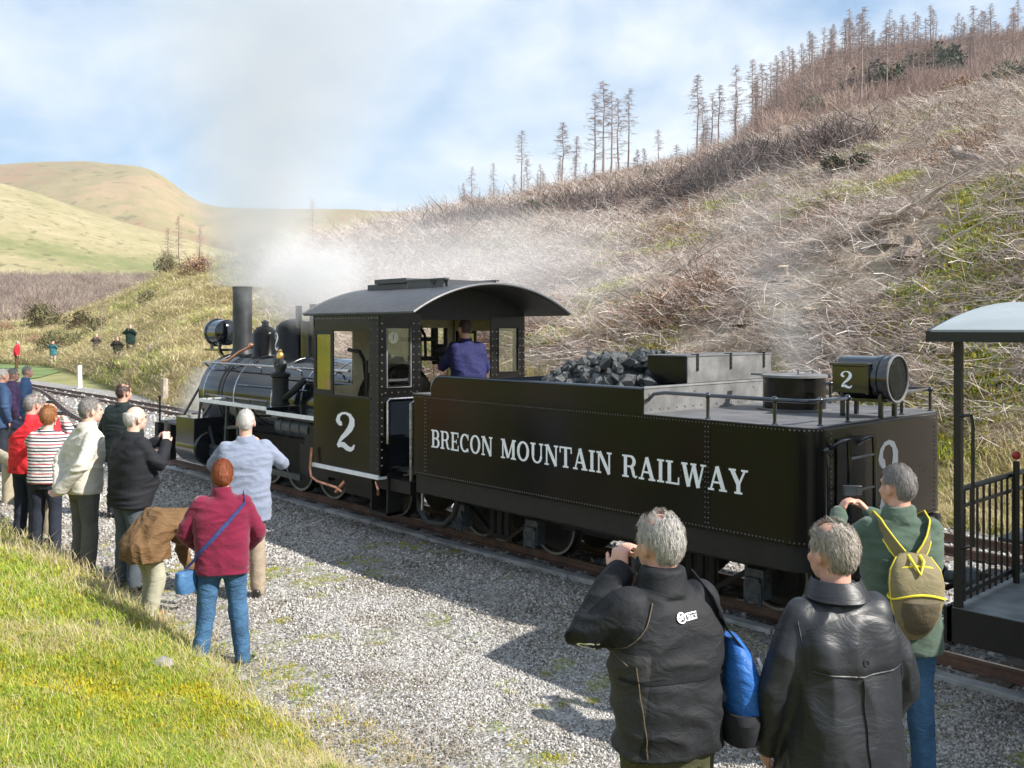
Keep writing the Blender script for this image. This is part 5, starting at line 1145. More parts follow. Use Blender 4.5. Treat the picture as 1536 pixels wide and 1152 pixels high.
# backpack on the green fleece
S = surf(pC)
bp = carried(pC, 'backpack', 'khaki backpack with yellow piping on the back of the man in green', 'backpack')
def packring(z, w_, d, yb):
    return ring(V3(.0, yb - d / 2, z), V3(1, 0, 0), V3(0, 1, 0), w_, d / 2, 24, 2.8)
prof = [(.86, .035, .05), (.90, .07, .10), (.98, .11, .14), (1.08, .135, .16), (1.17, .142, .155), (1.24, .13, .12), (1.30, .09, .07), (1.315, .06, .04)]
yb = S(.0, 1.15).y + .01
mb = MB(); mb.loft([packring(z, w_, d, yb) for z, w_, d in prof]); bo = mb.build('pack_body', KHK, bp)
mb = MB(); mb.loft([ring(V3(.0, yb - d * .62 , z), V3(1, 0, 0), V3(0, 1, 0), w_ * .86, d * .45, 24, 2.6) for z, w_, d in ((.89, .05, .08), (.94, .085, .14), (1.02, .115, .175), (1.09, .125, .17), (1.115, .11, .14))]); mb.build('front_pocket', KHD, bp)
for zs, kk in (((1.13, .14, .160), 1.01), ((1.265, .115, .10), 1.02)):
    mb = MB(); rr = ring(V3(.0, yb - zs[2] / 2, zs[0]), V3(1, 0, 0), V3(0, 1, 0), zs[1] * kk, zs[2] / 2 * kk, 32, 2.8); mb.tube([p + V3(0, 0, -.9 * (abs(p.x) / .16) ** 2 * .05) for p in rr if p.y < yb - .01], .006, 6); mb.build('piping', YEL, bp)
for q in (-1, 1):
    mb = MB(); mb.tube([V3(.0 + q * w_ * .99, yb - d * .55, z) for z, w_, d in prof[1:-1]], .005, 6); mb.build('piping', YEL, bp)
mb = MB(); mb.tube([V3(-.03, yb - .05, 1.31), V3(-.03, yb - .10, 1.29), V3(.0, yb - .14, 1.23), V3(.03, yb - .10, 1.29), V3(.03, yb - .05, 1.31)], .009, 6); mb.build('grab_loop', YEL, bp)
for q in (-1, 1):
    zs = [1.30, 1.34, 1.38, 1.42, 1.445]; xs = [.05, .075, .10, .12, .13]; pts = []
    for xx, zz in zip(xs, zs): pts.append(S(q * xx, zz, .012))
    sh = pC['bend']((q * .135, .0, 1.478)); pts.append(sh); pts.append(sh + V3(0, .05, -.025)); pts.append(sh + V3(0, .09, -.09))
    ribbon(pts, .062, .008, 'shoulder_strap', KHK, bp)
    for e_ in (-1, 1):
        mb = MB(); pp = []
        for i, p in enumerate(pts):
            t = (pts[min(i + 1, len(pts) - 1)] - pts[max(i - 1, 0)]).normalized(); nn = V3(p.x, p.y, 0.0); nn = (nn - t * nn.dot(t)).normalized() if nn.length > 1e-4 else V3(0, -1, 0); pp.append(p + t.cross(nn) * (.031 * e_) + nn * .006)
        mb.tube(pp, .005, 6); mb.build('strap_piping', YEL, bp)
# storm flap, seam and button on the raincoat
S = surf(pB); rt = pB['root']
def patch(S, xa, xb, zf, nx, nz, off, th, name, m, parent):
    """zf(u) -> (z0, z1) for u in 0..1"""
    vs = []; fs = []
    for j in range(nz + 1):
        for i in range(nx + 1):
            u = i / nx; x = xa + (xb - xa) * u; z0, z1 = zf(u); vs.append(S(x, z0 + (z1 - z0) * j / nz, off + th * (1 if 0 < i < nx and j > 0 else .2)))
    for j in range(nz):
        for i in range(nx): a = j * (nx + 1) + i; fs.append((a, a + 1, a + nx + 2, a + nx + 1))
    m2 = MB(); m2.add(vs, fs); return m2.build(name, m, parent, ang=None)
patch(S, -.185, .185, lambda u: (1.235 - .02 * math.sin(PI * u), 1.42 - .05 * (2 * u - 1) ** 2), 26, 12, .005, .010, 'back_yoke', J['shiny'], rt)
mb = MB(); mb.tube([S(-.185 + .37 * i / 30, 1.232 - .02 * math.sin(PI * i / 30), .006) for i in range(31)], .0035, 5); mb.tube([S(.0 + .002 * math.sin(i), 1.20 - i * .022, .004) for i in range(30)], .0035, 5)
for q in (-1, 1): mb.tube([S(q * (.205 - .0 * i), 1.40 - i * .02, .003) for i in range(12)], .003, 5)
mb.build('seam', J['shiny'], rt)
mb = MB(); c = S(0, 1.262, .020); mb.tube([c + V3(.011 * math.cos(t), 0, .011 * math.sin(t)) for t in [2 * PI * k / 16 for k in range(16)]], .003, 6, closed=True); mb.lathe([(.009, 0), (.009, .003)], c, 'y', 12); mb.build('button', PLAST, rt)
# padded jacket: seam piping, emblem, tag, bag
S = surf(pA); rt = pA['root']
mb = MB(); mb.tube([S(-.10 - .012 * i - .001 * i * i, 1.44 - i * .026, .004) for i in range(9)], .003, 5); mb.tube([S(-.19 + .003 * i, 1.22 - i * .03, .004) for i in range(14)], .003, 5); mb.build('seam', KHD, rt)
patch(S, -.225, .225, lambda u: (1.155, 1.17), 24, 1, .004, .004, 'back_seam', J['black'], rt)
mb = MB(); ec = (-.002, 1.385)
for rr_, wd in ((.016, .005),):
    ps = [(ec[0] + rr_ * math.cos(t), ec[1] + rr_ * math.sin(t)) for t in [2 * PI * k / 22 for k in range(23)]]
    for poly in vstroke(ps, wd): mb.add([S(a, b, .006) for a, b in poly], [(0, 1, 2, 3)])
for poly in vstroke([(-.012, 1.377), (.006, 1.393)], .008) + vstroke([(-.012, 1.393), (.004, 1.38)], .006): mb.add([S(a, b, .0065) for a, b in poly], [(0, 1, 2, 3)])
for poly in vstroke([(.016, 1.375), (.066, 1.379), (.066, 1.400), (.016, 1.396)], .0035): mb.add([S(a, b, .006) for a, b in poly], [(0, 1, 2, 3)])
text_mesh('TRACY', .020, .063, 1.381, 1.394, lambda u, v, l: S(u, v + (u - .05) * .09, .006 + l), mb); mb.build('emblem', M['white'], rt, smooth=False)
mb = MB(); sl = pA['AR']['L']; c = sl[0].lerp(sl[1], .93)
bv = BVHTree.FromPolygons([v.co for v in pA['jk'].data.vertices], [tuple(p.vertices) for p in pA['jk'].data.polygons])
def near_s(p, off=.006):
    h_ = bv.ray_cast(Vector((p[0], -1.2, p[2])), V3(0, 1, 0)); 
    if h_[0] is None: h_ = bv.find_nearest(Vector(p))
    return h_[0] + h_[1] * off
for poly in vstroke([(c.x + .02 * math.cos(t), c.z + .014 * math.sin(t)) for t in [PI * .3 + 1.6 * PI * k / 14 for k in range(15)]], .006) + vstroke([(c.x - .005, c.z - .003), (c.x + .03, c.z + .014)], .007): mb.add([near_s((a, -.3, b)) for a, b in poly], [(0, 1, 2, 3)])
mb.build('sleeve_emblem', M['white'], rt, smooth=False)
patch(S, -.215, -.200, lambda u: (.80, .845), 2, 3, .006, .004, 'hem_tag', M['red'], rt)
bg_ = carried(pA, 'shoulder_bag', 'blue and white shoulder bag hanging on the man in the black padded jacket', 'bag')
mb = MB(); mb.loft([ring(V3(.30 + .02 * k, -.04 - .0 * k, z), V3(.35, .93, 0), V3(.93, -.35, 0), w_, d, 18, 2.5) for z, w_, d, k in ((.86, .05, .04, 0), (.89, .12, .06, .3), (1.0, .15, .075, .5), (1.12, .15, .075, .2), (1.22, .12, .05, -.6), (1.27, .05, .025, -1.6))]); mb.build('bag_body', BLU, bg_)
mb = MB(); mb.tube([V3(.335, -.15, .90), V3(.365, -.16, 1.0), V3(.36, -.16, 1.1), V3(.325, -.14, 1.2)], [.008, .014, .012, .006], 8); mb.build('white_stripe', M['white'], bg_)
mb = MB(); mb.loft([ring(V3(.285, -.06, z), V3(.35, .93, 0), V3(.93, -.35, 0), w_, d, 16, 2.5) for z, w_, d in ((.855, .05, .05), (.88, .13, .07), (.97, .155, .078), (1.0, .14, .07))]); mb.build('bag_base', J['black'], bg_)
ribbon([V3(.30, -.12, 1.2), S(.22, 1.30, .012), S(.185, 1.38, .012), S(.16, 1.43, .010), pA['bend']((.15, .02, 1.50)), pA['bend']((.18, .10, 1.42)), pA['bend']((.26, .12, 1.25))], .045, .005, 'strap', NVY if 0 else J['black'], bg_)
# crossbody bag on the maroon fleece
S = surf(pD)
hb = carried(pD, 'handbag', 'small blue handbag hanging at the hip of the woman in maroon', 'handbag')
mb = MB(); mb.loft([ring(V3(-.285, -.07, z), V3(.8, .6, 0), V3(.6, -.8, 0), w_, .045, 18, 3.2) for z, w_ in ((.685, .06), (.695, .085), (.78, .095), (.86, .085), (.87, .06))]); mb.build('bag_body', BLU if 0 else cloth('blue_leather', (.05, .13, .27), .5), hb)
pts = [V3(-.285, -.07, .88), S(-.21, .95, .012)] + [S(-.17 + .36 * i / 10, 1.02 + .40 * i / 10, .010) for i in range(11)] + [pD['bend']((.17, -.01, 1.50))]
ribbon(pts, .032, .004, 'strap', NVY, hb)
# ------------------------------------------------------------------ ground, bank, hillside
def ground_mat():
    m, nt, b = new_mat('gravel_yard'); co = nt.coord('Object')
    v = nt.voro(co, 38, 'Color'); vs = nt.sep(v)
    n = nt.noise(co, 1.1, 5, 0.6); n2 = nt.noise(co, 5, 5, 0.65)
    col = nt.ramp(vs[0], [(0.0, (.09, .085, .08)), (0.45, (.26, .25, .24)), (1.0, (.44, .43, .42))])
    col = nt.mix(nt.ramp(n, [(0.45, 0.0), (0.75, 0.55)]), col, (.17, .14, .11))
    moss = nt.m('MULTIPLY', nt.ramp(n2, [(0.56, 0), (0.66, 1)]), nt.ramp(n, [(0.46, 0), (0.56, .75)]))
    col = nt.mix(moss, col, (.13, .15, .04)); nt.set(b.inputs['Base Color'], col); b.inputs['Roughness'].default_value = .9
    nt.set(b.inputs['Normal'], nt.bump(nt.m('SUBTRACT', 1.0, nt.voro(co, 38)), 0.8, 0.02)); return m
M['gravel'] = ground_mat()
def turf_mat(name, stops, s1=.8, s2=6.0, bump=.6):
    m, nt, b = new_mat(name); co = nt.coord('Object')
    n = nt.m('ADD', nt.m('MULTIPLY', nt.noise(co, s1, 6, .65), .6), nt.m('MULTIPLY', nt.noise(co, s2, 5, .7), .4))
    nt.set(b.inputs['Base Color'], nt.ramp(n, stops)); b.inputs['Roughness'].default_value = .95; b.inputs['Specular IOR Level'].default_value = .15
    nt.set(b.inputs['Normal'], nt.bump(nt.noise(co, s2 * 6, 5, .7), bump, .05)); return m
M['turf'] = turf_mat('mossy_turf', [(.32, (.10, .12, .025)), (.44, (.20, .21, .035)), (.52, (.36, .31, .03)), (.62, (.24, .28, .05)), (.72, (.34, .31, .12))])
M['plain'] = turf_mat('valley_grass', [(.35, (.12, .15, .05)), (.5, (.25, .24, .11)), (.65, (.36, .30, .17))], .05, .5)
M['hill'] = turf_mat('felled_hillside_soil', [(.30, (.16, .115, .09)), (.42, (.27, .215, .17)), (.50, (.38, .325, .25)), (.60, (.33, .29, .20)), (.68, (.26, .28, .10)), (.78, (.18, .24, .06))], .16, 2.2, .8)

g0 = MB(); g0.add([(-3000, -3000, -.14), (3000, -3000, -.14), (3000, 3000, -.14), (-3000, 3000, -.14)], [(0, 1, 2, 3)])
tag(g0.build('ground', M['plain'], None, smooth=False), kind='structure')
# gravel yard: a gently uneven sheet
xs = np.concatenate([np.linspace(-100, -22, 60), np.linspace(-21.5, 4, 205), np.linspace(5, 12, 6)]); ys = np.linspace(2.2, 13.4, 90)
X, Y = np.meshgrid(xs, ys, indexing='ij'); Z = (fbm(X * .9, Y * .9, 3, 3) - .5) * .035 * sstep(6.9, 6.3, Y) + (fbm(X * 3, Y * 3, 2, 9) - .5) * .018
Vv = np.stack([X, Y, Z], -1).reshape(-1, 3); ny = len(ys); nx = len(xs)
i, j = np.meshgrid(np.arange(nx - 1), np.arange(ny - 1), indexing='ij'); a = (i * ny + j).ravel()
FQ = np.stack([a, a + ny, a + ny + 1, a + 1], -1)
tag(np_mesh('gravel_yard', Vv, FQ, M['gravel'], smooth=True), kind='structure')
# road in the distance at the left
rd = MB(); rp = [GP(-60, 545), GP(-20, 543), GP(25, 541), GP(42, 536), GP(25, 528), GP(0, 521), GP(-60, 512)]
rd.add([(p.x, p.y, -.07) for p in (PD_ for PD_ in rp)], [tuple(range(7))])
M['road'] = mat('grey_road_surface', (.22, .24, .27), .7, 0, .15, .3)
tag(rd.build('road', M['road'], None, smooth=False), kind='structure')
gp = MB(); gq = [GP(-60, 578), GP(60, 563), GP(112, 549), GP(75, 541), GP(42, 538), GP(-60, 548)]
gp.add([(p.x, p.y, -.10) for p in gq], [tuple(range(6))]); M['lawn'] = mat('bright_green_grass', (.13, .19, .055), .95, 0, .35, .4, .5, 4)
tag(gp.build('grass_verge', M['lawn'], None, smooth=False), kind='structure')

# near bank where the photographer stands
def bank_h(x, y):
    e = 3.15 - .28 * sstep(-7.5, -4.5, x) + .22 * (vnoise(x * .5, y * 0 + 3, 4) - .5) + .12 * (vnoise(x * 2, y * 0 + 9, 5) - .5)
    t = np.maximum(e - y, 0); return .36 * t + .10 * sstep(0, .5, t) - .03 + (fbm(x * 1.6, y * 1.6, 4, 6) - .5) * .14 * sstep(0, .4, t)
xs = np.linspace(-34, 3, 420); ys = np.linspace(-4, 3.6, 110); X, Y = np.meshgrid(xs, ys, indexing='ij'); Z = bank_h(X, Y)
Z = np.where(Y > 3.3, -.06, Z); ny = len(ys); nx = len(xs)
i, j = np.meshgrid(np.arange(nx - 1), np.arange(ny - 1), indexing='ij'); a = (i * ny + j).ravel()
tag(np_mesh('grass_bank', np.stack([X, Y, Z], -1).reshape(-1, 3), np.stack([a, a + ny, a + ny + 1, a + 1], -1), M['turf'], smooth=True), kind='structure')

# hillside beyond the tracks
PXS = [-500, -200, 0, 100, 180, 250, 400, 560, 680, 850, 1000, 1100, 1270, 1536, 1900, 2600]
YR = [490, 489, 486, 474, 448, 404, 374, 352, 322, 288, 262, 237, 180, 128, 60, 20]
DR = [130, 130, 128, 126, 123, 120, 118, 116, 115, 125, 135, 145, 165, 190, 200, 200]
DFX = [-500, -200, 0, 60, 100, 150, 200, 270]; DFY = [75, 75, 70, 67, 62, 50, 38, 12.7 / (VD.y + VR.y * (270 - 768) / 1400)]
def hill_polar(px, D):
    r = (px - 768) / 1400; dy = VD.y + VR.y * r
    yr = np.interp(px, PXS, YR); dr = np.interp(px, PXS, DR)
    df = np.where(px >= 270, 12.7 / np.maximum(dy, .05), np.interp(px, DFX, DFY))
    zr = 2.5 + (492 - yr) / 1400 * dr
    t = (D - df) / (dr - df)
    z = zr * (np.clip(t, 0, 1) * .93 + .07 * sstep(0, .05, t))
    beyond = np.maximum(D - dr, 0); up = sstep(980, 1250, px)
    z = z + np.minimum(beyond, 70) * up * .42 - beyond * (1 - up) * .10
    z = np.where(t < 0, t * 3.0 - .02, z)
    x = (VD.x + VR.x * r) * D; y = dy * D
    amp = sstep(0, .12, t)
    z = z + amp * ((fbm(x * .06, y * .06, 4, 1) - .5) * 3.0 * sstep(.1, .4, t) * sstep(1.1, .8, t) + (fbm(x * .35, y * .35, 4, 2) - .5) * 1.15 + (fbm(x * 1.7, y * 1.7, 3, 8) - .5) * .30)
    return x, y, z, t
def hz(px, D): return float(hill_polar(np.array([float(px)]), np.array([float(D)]))[2][0])
PXg = np.concatenate([np.linspace(-450, -20, 60), np.linspace(-10, 1560, 500), np.linspace(1575, 2500, 90)])
Tg = np.concatenate([np.linspace(-.012, 1.0, 300), np.linspace(1.02, 1.9, 36)])
PX2, T2 = np.meshgrid(PXg, Tg, indexing='ij')
r_ = (PX2 - 768) / 1400; dy_ = VD.y + VR.y * r_
df_ = np.where(PX2 >= 270, 12.7 / np.maximum(dy_, .05), np.interp(PX2, DFX, DFY))
dr_ = np.interp(PX2, PXS, DR); D2 = df_ + (dr_ - df_) * np.where(T2 > 0, np.abs(T2) ** 1.35, T2)
HX, HY, HZ, HT = hill_polar(PX2, D2)
nx, ny = PX2.shape; i, j = np.meshgrid(np.arange(nx - 1), np.arange(ny - 1), indexing='ij'); a = (i * ny + j).ravel()
tag(np_mesh('hillside', np.stack([HX, HY, HZ], -1).reshape(-1, 3), np.stack([a, a + ny, a + ny + 1, a + 1], -1), M['hill'], smooth=True), kind='structure')

for P_, px_, D__ in ((pR, 145, 51), (pS, 177, 45), (pT, 196, 43.5)): P_['root'].location.z = hz(px_, D__) + (.45 if px_ == 145 else .1)

# far hills: ridge profiles at their own distance
def far_hill(name, prof, D0, D1, back, m, seed, z0=-.5, rough=1.0):
    pxs = np.linspace(prof[0][0], prof[-1][0], 260); yr = np.interp(pxs, [p[0] for p in prof], [p[1] for p in prof])
    k = np.exp(-np.linspace(-2, 2, 13) ** 2); k /= k.sum(); yr = np.convolve(np.pad(yr, 6, mode='edge'), k, 'valid')
    ts = np.concatenate([np.linspace(0, 1, 60), np.linspace(1.05, 1.6, 12)]); P, Tt = np.meshgrid(pxs, ts, indexing='ij'); Yr = np.repeat(yr[:, None], len(ts), 1)
    D = D0 + (D1 - D0) * Tt; r = (P - 768) / 1400; x = (VD.x + VR.x * r) * D; y = (VD.y + VR.y * r) * D
    zr = 2.5 + (492 - Yr) / 1400 * D1; z = z0 + (zr - z0) * np.where(Tt <= 1, np.sin(np.clip(Tt, 0, 1) * PI / 2) ** 1.25, 1 - (Tt - 1) ** 2 * back)
    z = z + (fbm(x * .008, y * .008, 5, seed) - .5) * 14 * rough * (D1 / 900) * np.sin(np.clip(Tt, 0, 1) * PI)
    n1, n2 = P.shape; i, j = np.meshgrid(np.arange(n1 - 1), np.arange(n2 - 1), indexing='ij'); a = (i * n2 + j).ravel()
    return tag(np_mesh(name, np.stack([x, y, z], -1).reshape(-1, 3), np.stack([a, a + n2, a + n2 + 1, a + 1], -1), m, smooth=True), kind='structure')
def moor(name, stops, s=.004, st=(1, 1, 1)):
    m, nt, b = new_mat(name); co = nt.vm('MULTIPLY', nt.coord('Object'), st)
    n = nt.m('ADD', nt.m('MULTIPLY', nt.noise(co, s, 7, .62, .6), .65), nt.m('MULTIPLY', nt.noise(co, s * 14, 5, .7), .35))
    col = nt.ramp(n, stops); sp = nt.ramp(nt.noise(co, s * 22, 3, .5), [(.60, 0), (.66, 1)])
    nt.set(b.inputs['Base Color'], nt.mix(nt.m('MULTIPLY', sp, .6), col, (.10, .10, .05))); b.inputs['Roughness'].default_value = 1; b.inputs['Specular IOR Level'].default_value = .1
    return m
M['far_moor'] = moor('brown_moorland', [(.36, (.21, .12, .085)), (.46, (.24, .155, .095)), (.53, (.22, .19, .10)), (.62, (.30, .22, .13)), (.72, (.22, .13, .09))], .003)
M['near_moor'] = moor('golden_moor_grass', [(.34, (.13, .15, .06)), (.44, (.20, .20, .09)), (.52, (.29, .25, .14)), (.62, (.36, .31, .19)), (.74, (.23, .21, .11))], .006, (1, 1.6, 3))
far_hill('far_hill', [(-500, 265), (-200, 262), (0, 256), (60, 251), (130, 249), (170, 254), (205, 257), (235, 266), (262, 288), (290, 310), (320, 319), (400, 321), (560, 322), (700, 322), (1000, 330)], 700, 1300, .5, M['far_moor'], 21)
far_hill('near_hill', [(-500, 250), (-200, 262), (-60, 275), (0, 287), (60, 302), (120, 321), (180, 340), (245, 357), (300, 372), (380, 395), (480, 430)], 250, 620, 1.2, M['near_moor'], 22, 2, .7)

# ------------------------------------------------------------------ gravel stones
def stone(name, seed, flat=.7, sub=1):
    rg = random.Random(seed); bm = bmesh.new(); bmesh.ops.create_icosphere(bm, subdivisions=sub, radius=1)
    for v in bm.verts: v.co *= rg.uniform(.72, 1.1)
    for v in bm.verts: v.co.z *= flat
    me = bpy.data.meshes.new(name); bm.to_mesh(me); bm.free(); return me
def rnd_mat(name, stops, rough=.85, trans=None):
    m, nt, b = new_mat(name); oi = nt.new('ShaderNodeObjectInfo'); co = nt.coord('Object')
    nt.set(b.inputs['Base Color'], nt.ramp(oi.outputs['Random'], stops)); b.inputs['Roughness'].default_value = rough; b.inputs['Specular IOR Level'].default_value = .25
    return m
M['stones'] = rnd_mat('limestone_chippings', [(0, (.13, .12, .11)), (.2, (.24, .22, .20)), (.5, (.34, .325, .305)), (.85, (.45, .44, .42)), (1, (.60, .59, .57))], .8)
SP = [proto('chipping', stone('chipping', k, .7), M['stones']) for k in range(6)]
def gen_xy(n, x0, x1, y0, y1, dens):
    x = RNG.uniform(x0, x1, n); y = RNG.uniform(y0, y1, n); k = RNG.random(n) < dens(x, y); return x[k], y[k]
SPB = [proto('dirty_chipping', stone('dirty_chipping', k + 20, .7), rnd_mat('earthy_chippings', [(0, (.10, .085, .065)), (.5, (.20, .175, .145)), (1, (.32, .29, .25))])) for k in range(3)]
x, y = gen_xy(600000, -22, .5, 2.9, 6.72, lambda x, y: np.clip(30 / (x * x + y * y), 0, 1) * (1 - .25 * sstep(.4, .6, fbm(x * .6, y * .9, 3, 19))) * (1 - .88 * (sstep(.47, .60, fbm(x * 1.3, y * 1.3, 3, 15)) * sstep(.42, .6, fbm(x * 5, y * 5, 2, 16)))) * (1 - .8 * sstep(4.1, 3.2, y + .3 * (fbm(x * 2, y * 2, 2, 5) - .5))))
D_ = np.hypot(x, y); sc = RNG.uniform(.0045, .0125, len(x)) * np.clip(D_ / 7, 1, 2.2)
z = (fbm(x * .9, y * .9, 3, 3) - .5) * .035 * sstep(6.9, 6.3, y) + sc * .15
pb = sstep(.48, .66, fbm(x * .9 + 30, y * 1.3, 4, 77)) * .5 + .45 * sstep(4.3, 3.2, y) + .5 * sstep(6.3, 6.7, y)
scatter('gravel_stones', SP + SPB, np.stack([x, y, z], -1), RNG.uniform(0, 6.28, (len(x), 3)), np.stack([sc * RNG.uniform(.8, 1.5, len(x)), sc, sc], -1), np.where(RNG.random(len(x)) < pb, RNG.integers(6, 9, len(x)), RNG.integers(0, 6, len(x))))
x, y = gen_xy(90000, -60, 6, 6.85, 12.3, lambda x, y: np.clip(60 / (x * x + y * y), 0, 1)); D_ = np.hypot(x, y); sc = RNG.uniform(.015, .03, len(x)) * np.clip(D_ / 14, 1, 2.5)
scatter('track_ballast', SP, np.stack([x, y, sc * .1], -1), RNG.uniform(0, 6.28, (len(x), 3)), sc)

# ------------------------------------------------------------------ grass
def blade_clump(seed, n=16, h=(.05, .14), spread=.05, lean=.5, w_=.0028, seg=3):
    rg = random.Random(seed); vs = []; fs = []
    for _ in range(n):
        a = rg.uniform(0, 2 * PI); p = V3(rg.gauss(0, spread), rg.gauss(0, spread), -.01); H_ = rg.uniform(*h); ln = rg.uniform(.1, lean) * 1.6; d = V3(math.cos(a), math.sin(a), 0); sd = V3(-d.y, d.x, 0) * w_ * rg.uniform(.7, 1.3); b0 = len(vs)
        for s in range(seg):
            t = s / seg; q = p + V3(0, 0, H_ * t * (1 - .3 * ln * t)) + d * (H_ * ln * t * t); k = (1 - t * .7); vs += [q + sd * k, q - sd * k]
        vs.append(p + V3(0, 0, H_ * (1 - .3 * ln)) + d * (H_ * ln))
        for s in range(seg - 1): fs.append((b0 + 2 * s, b0 + 2 * s + 1, b0 + 2 * s + 3, b0 + 2 * s + 2))
        e = b0 + 2 * (seg - 1); fs.append((e, e + 1, e + 2))
    mb = MB(); mb.add(vs, fs); return mb
def leafmat(name, stops, transl=.35):
    m = bpy.data.materials.new(name); m.use_nodes = True; nt = NT(m.node_tree); nt.n.clear(); out = nt.new('ShaderNodeOutputMaterial')
    oi = nt.new('ShaderNodeObjectInfo'); c = nt.ramp(oi.outputs['Random'], stops); d = nt.new('ShaderNodeBsdfDiffuse'); t = nt.new('ShaderNodeBsdfTranslucent'); mx = nt.new('ShaderNodeMixShader'); mx.inputs[0].default_value = transl
    nt.l.new(c, d.inputs[0]); nt.l.new(c, t.inputs[0]); nt.l.new(d.outputs[0], mx.inputs[1]); nt.l.new(t.outputs[0], mx.inputs[2]); nt.l.new(mx.outputs[0], out.inputs[0]); return m
M['g_green'] = leafmat('fresh_grass_blades', [(0, (.17, .27, .03)), (.4, (.27, .37, .05)), (.7, (.38, .43, .08)), (1, (.50, .48, .16))])
M['g_straw'] = leafmat('straw_grass_blades', [(0, (.38, .31, .15)), (.5, (.55, .47, .27)), (1, (.66, .58, .38))])
M['g_moss'] = leafmat('yellow_moss', [(0, (.38, .29, .02)), (.5, (.46, .40, .035)), (1, (.33, .37, .04))], .2)
GR = [proto('grass_clump', blade_clump(k, 20, (.02, .065), .05, .7), M['g_green']) for k in range(4)]
ST = [proto('straw_clump', blade_clump(k + 20, 10, (.04, .12), .05, 1.1, .0020), M['g_straw']) for k in range(4)]
MO = [proto('moss_clump', blade_clump(k + 40, 26, (.012, .035), .035, .5, .005, 2), M['g_moss']) for k in range(3)]
x, y = gen_xy(340000, -17, .2, -.8, 3.35, lambda x, y: np.clip(13 / (x * x + y * y), 0, 1))
n1 = fbm(x * 1.1, y * 1.1, 4, 31); n2 = fbm(x * .8 + 50, y * .8, 4, 32); edge = sstep(2.2, 3.1, y)
u = RNG.random(len(x)); kind = np.where(u < .30 + .60 * sstep(.50, .64, n2) * (1 - edge), 2, np.where(RNG.random(len(x)) < .10 + .45 * edge + .45 * sstep(.55, .66, n1), 1, 0))
idx = np.where(kind == 0, RNG.integers(0, 4, len(x)), np.where(kind == 1, 7 + RNG.integers(0, 4, len(x)), 4 + RNG.integers(0, 3, len(x))))
# collection order is alphabetical: grass_clump*, moss_clump*, straw_clump*
dd = np.hypot(x, y); scl = RNG.uniform(.7, 1.25, len(x)) * np.clip(dd / 7, .7, 1.7) * np.where(kind == 1, 1 + .15 * edge, 1)
keep = (y < 3.12 - .28 * sstep(-7.5, -4.5, x) + .25 * (fbm(x * 2, y * 2, 2, 7) - .5)) | (RNG.random(len(x)) < .12)
x, y, idx, scl = x[keep], y[keep], idx[keep], scl[keep]
scatter('bank_grass', GR + MO + ST, np.stack([x, y, np.maximum(bank_h(x, y), 0)], -1), np.stack([RNG.uniform(-.3, .3, len(x)), RNG.uniform(-.3, .3, len(x)), RNG.uniform(0, 6.28, len(x))], -1), scl, idx)
# small weeds among the gravel
x, y = gen_xy(60000, -22, .5, 3.0, 6.7, lambda x, y: np.clip(30 / (x * x + y * y), 0, 1) * sstep(.50, .62, fbm(x * 1.3, y * 1.3, 3, 15)) * sstep(.46, .62, fbm(x * 5, y * 5, 2, 16)))
scatter('weeds_in_gravel', GR + MO, np.stack([x, y, np.zeros(len(x))], -1), np.stack([np.zeros(len(x)), np.zeros(len(x)), RNG.uniform(0, 6.28, len(x))], -1), RNG.uniform(.35, .8, len(x)), np.where(RNG.random(len(x)) < .6, RNG.integers(4, 7, len(x)), RNG.integers(0, 4, len(x))))

# ------------------------------------------------------------------ hillside cover
def twig_bundle(seed, n=26, L=(.35, 1.5), r=(.005, .014), spread=.5, up=.3):
    rg = random.Random(seed); mb = MB()
    for _ in range(n):
        a = rg.uniform(0, 2 * PI); el = abs(rg.gauss(0, up)); l = rg.uniform(*L); p = V3(rg.gauss(0, spread), rg.gauss(0, spread), rg.uniform(-.05, .22)); d = V3(math.cos(a) * math.cos(el), math.sin(a) * math.cos(el), math.sin(el)); q = p + d * l * .5 + V3(rg.gauss(0, .06), rg.gauss(0, .06), rg.gauss(.03, .06)) * l; e = p + d * l + V3(rg.gauss(0, .14), rg.gauss(0, .14), rg.gauss(-.05, .12)) * l
        rr = rg.uniform(*r); mb.tube([p, q, e], [rr, rr * .8, rr * .35], 3, cap=False)
    return mb
M['brash'] = rnd_mat('weathered_brash', [(0, (.18, .135, .115)), (.22, (.36, .29, .255)), (.5, (.53, .455, .41)), (.85, (.66, .595, .545)), (1, (.80, .74, .68))], .85)
M['brash2'] = rnd_mat('brown_brash', [(0, (.13, .075, .05)), (.5, (.24, .15, .105)), (1, (.34, .25, .19))], .85)
BR = [proto('brash_bundle', twig_bundle(k), M['brash']) for k in range(5)] + [proto('brown_brash_bundle', twig_bundle(k + 9, 22, (.3, 1.1)), M['brash2']) for k in range(2)]
def hill_pts(n, px0, px1, t0, t1, dens=None, pw=1.0):
    px = RNG.uniform(px0, px1, n); r = (px - 768) / 1400; dy = VD.y + VR.y * r
    df = np.where(px >= 270, 12.7 / dy, np.interp(px, DFX, DFY)); dr = np.interp(px, PXS, DR)
    t = RNG.uniform(0, 1, n) ** pw * (t1 - t0) + t0; D = df + (dr - df) * t; x, y, z, tt = hill_polar(px, D)
    if dens is not None:
        k = RNG.random(n) < dens(px, t, x, y); return x[k], y[k], z[k], D[k], px[k], t[k]
    return x, y, z, D, px, t
def leanrot(n, k=.25): return np.stack([RNG.normal(.12, k, n), RNG.normal(0, k, n), RNG.uniform(0, 6.28, n)], -1)
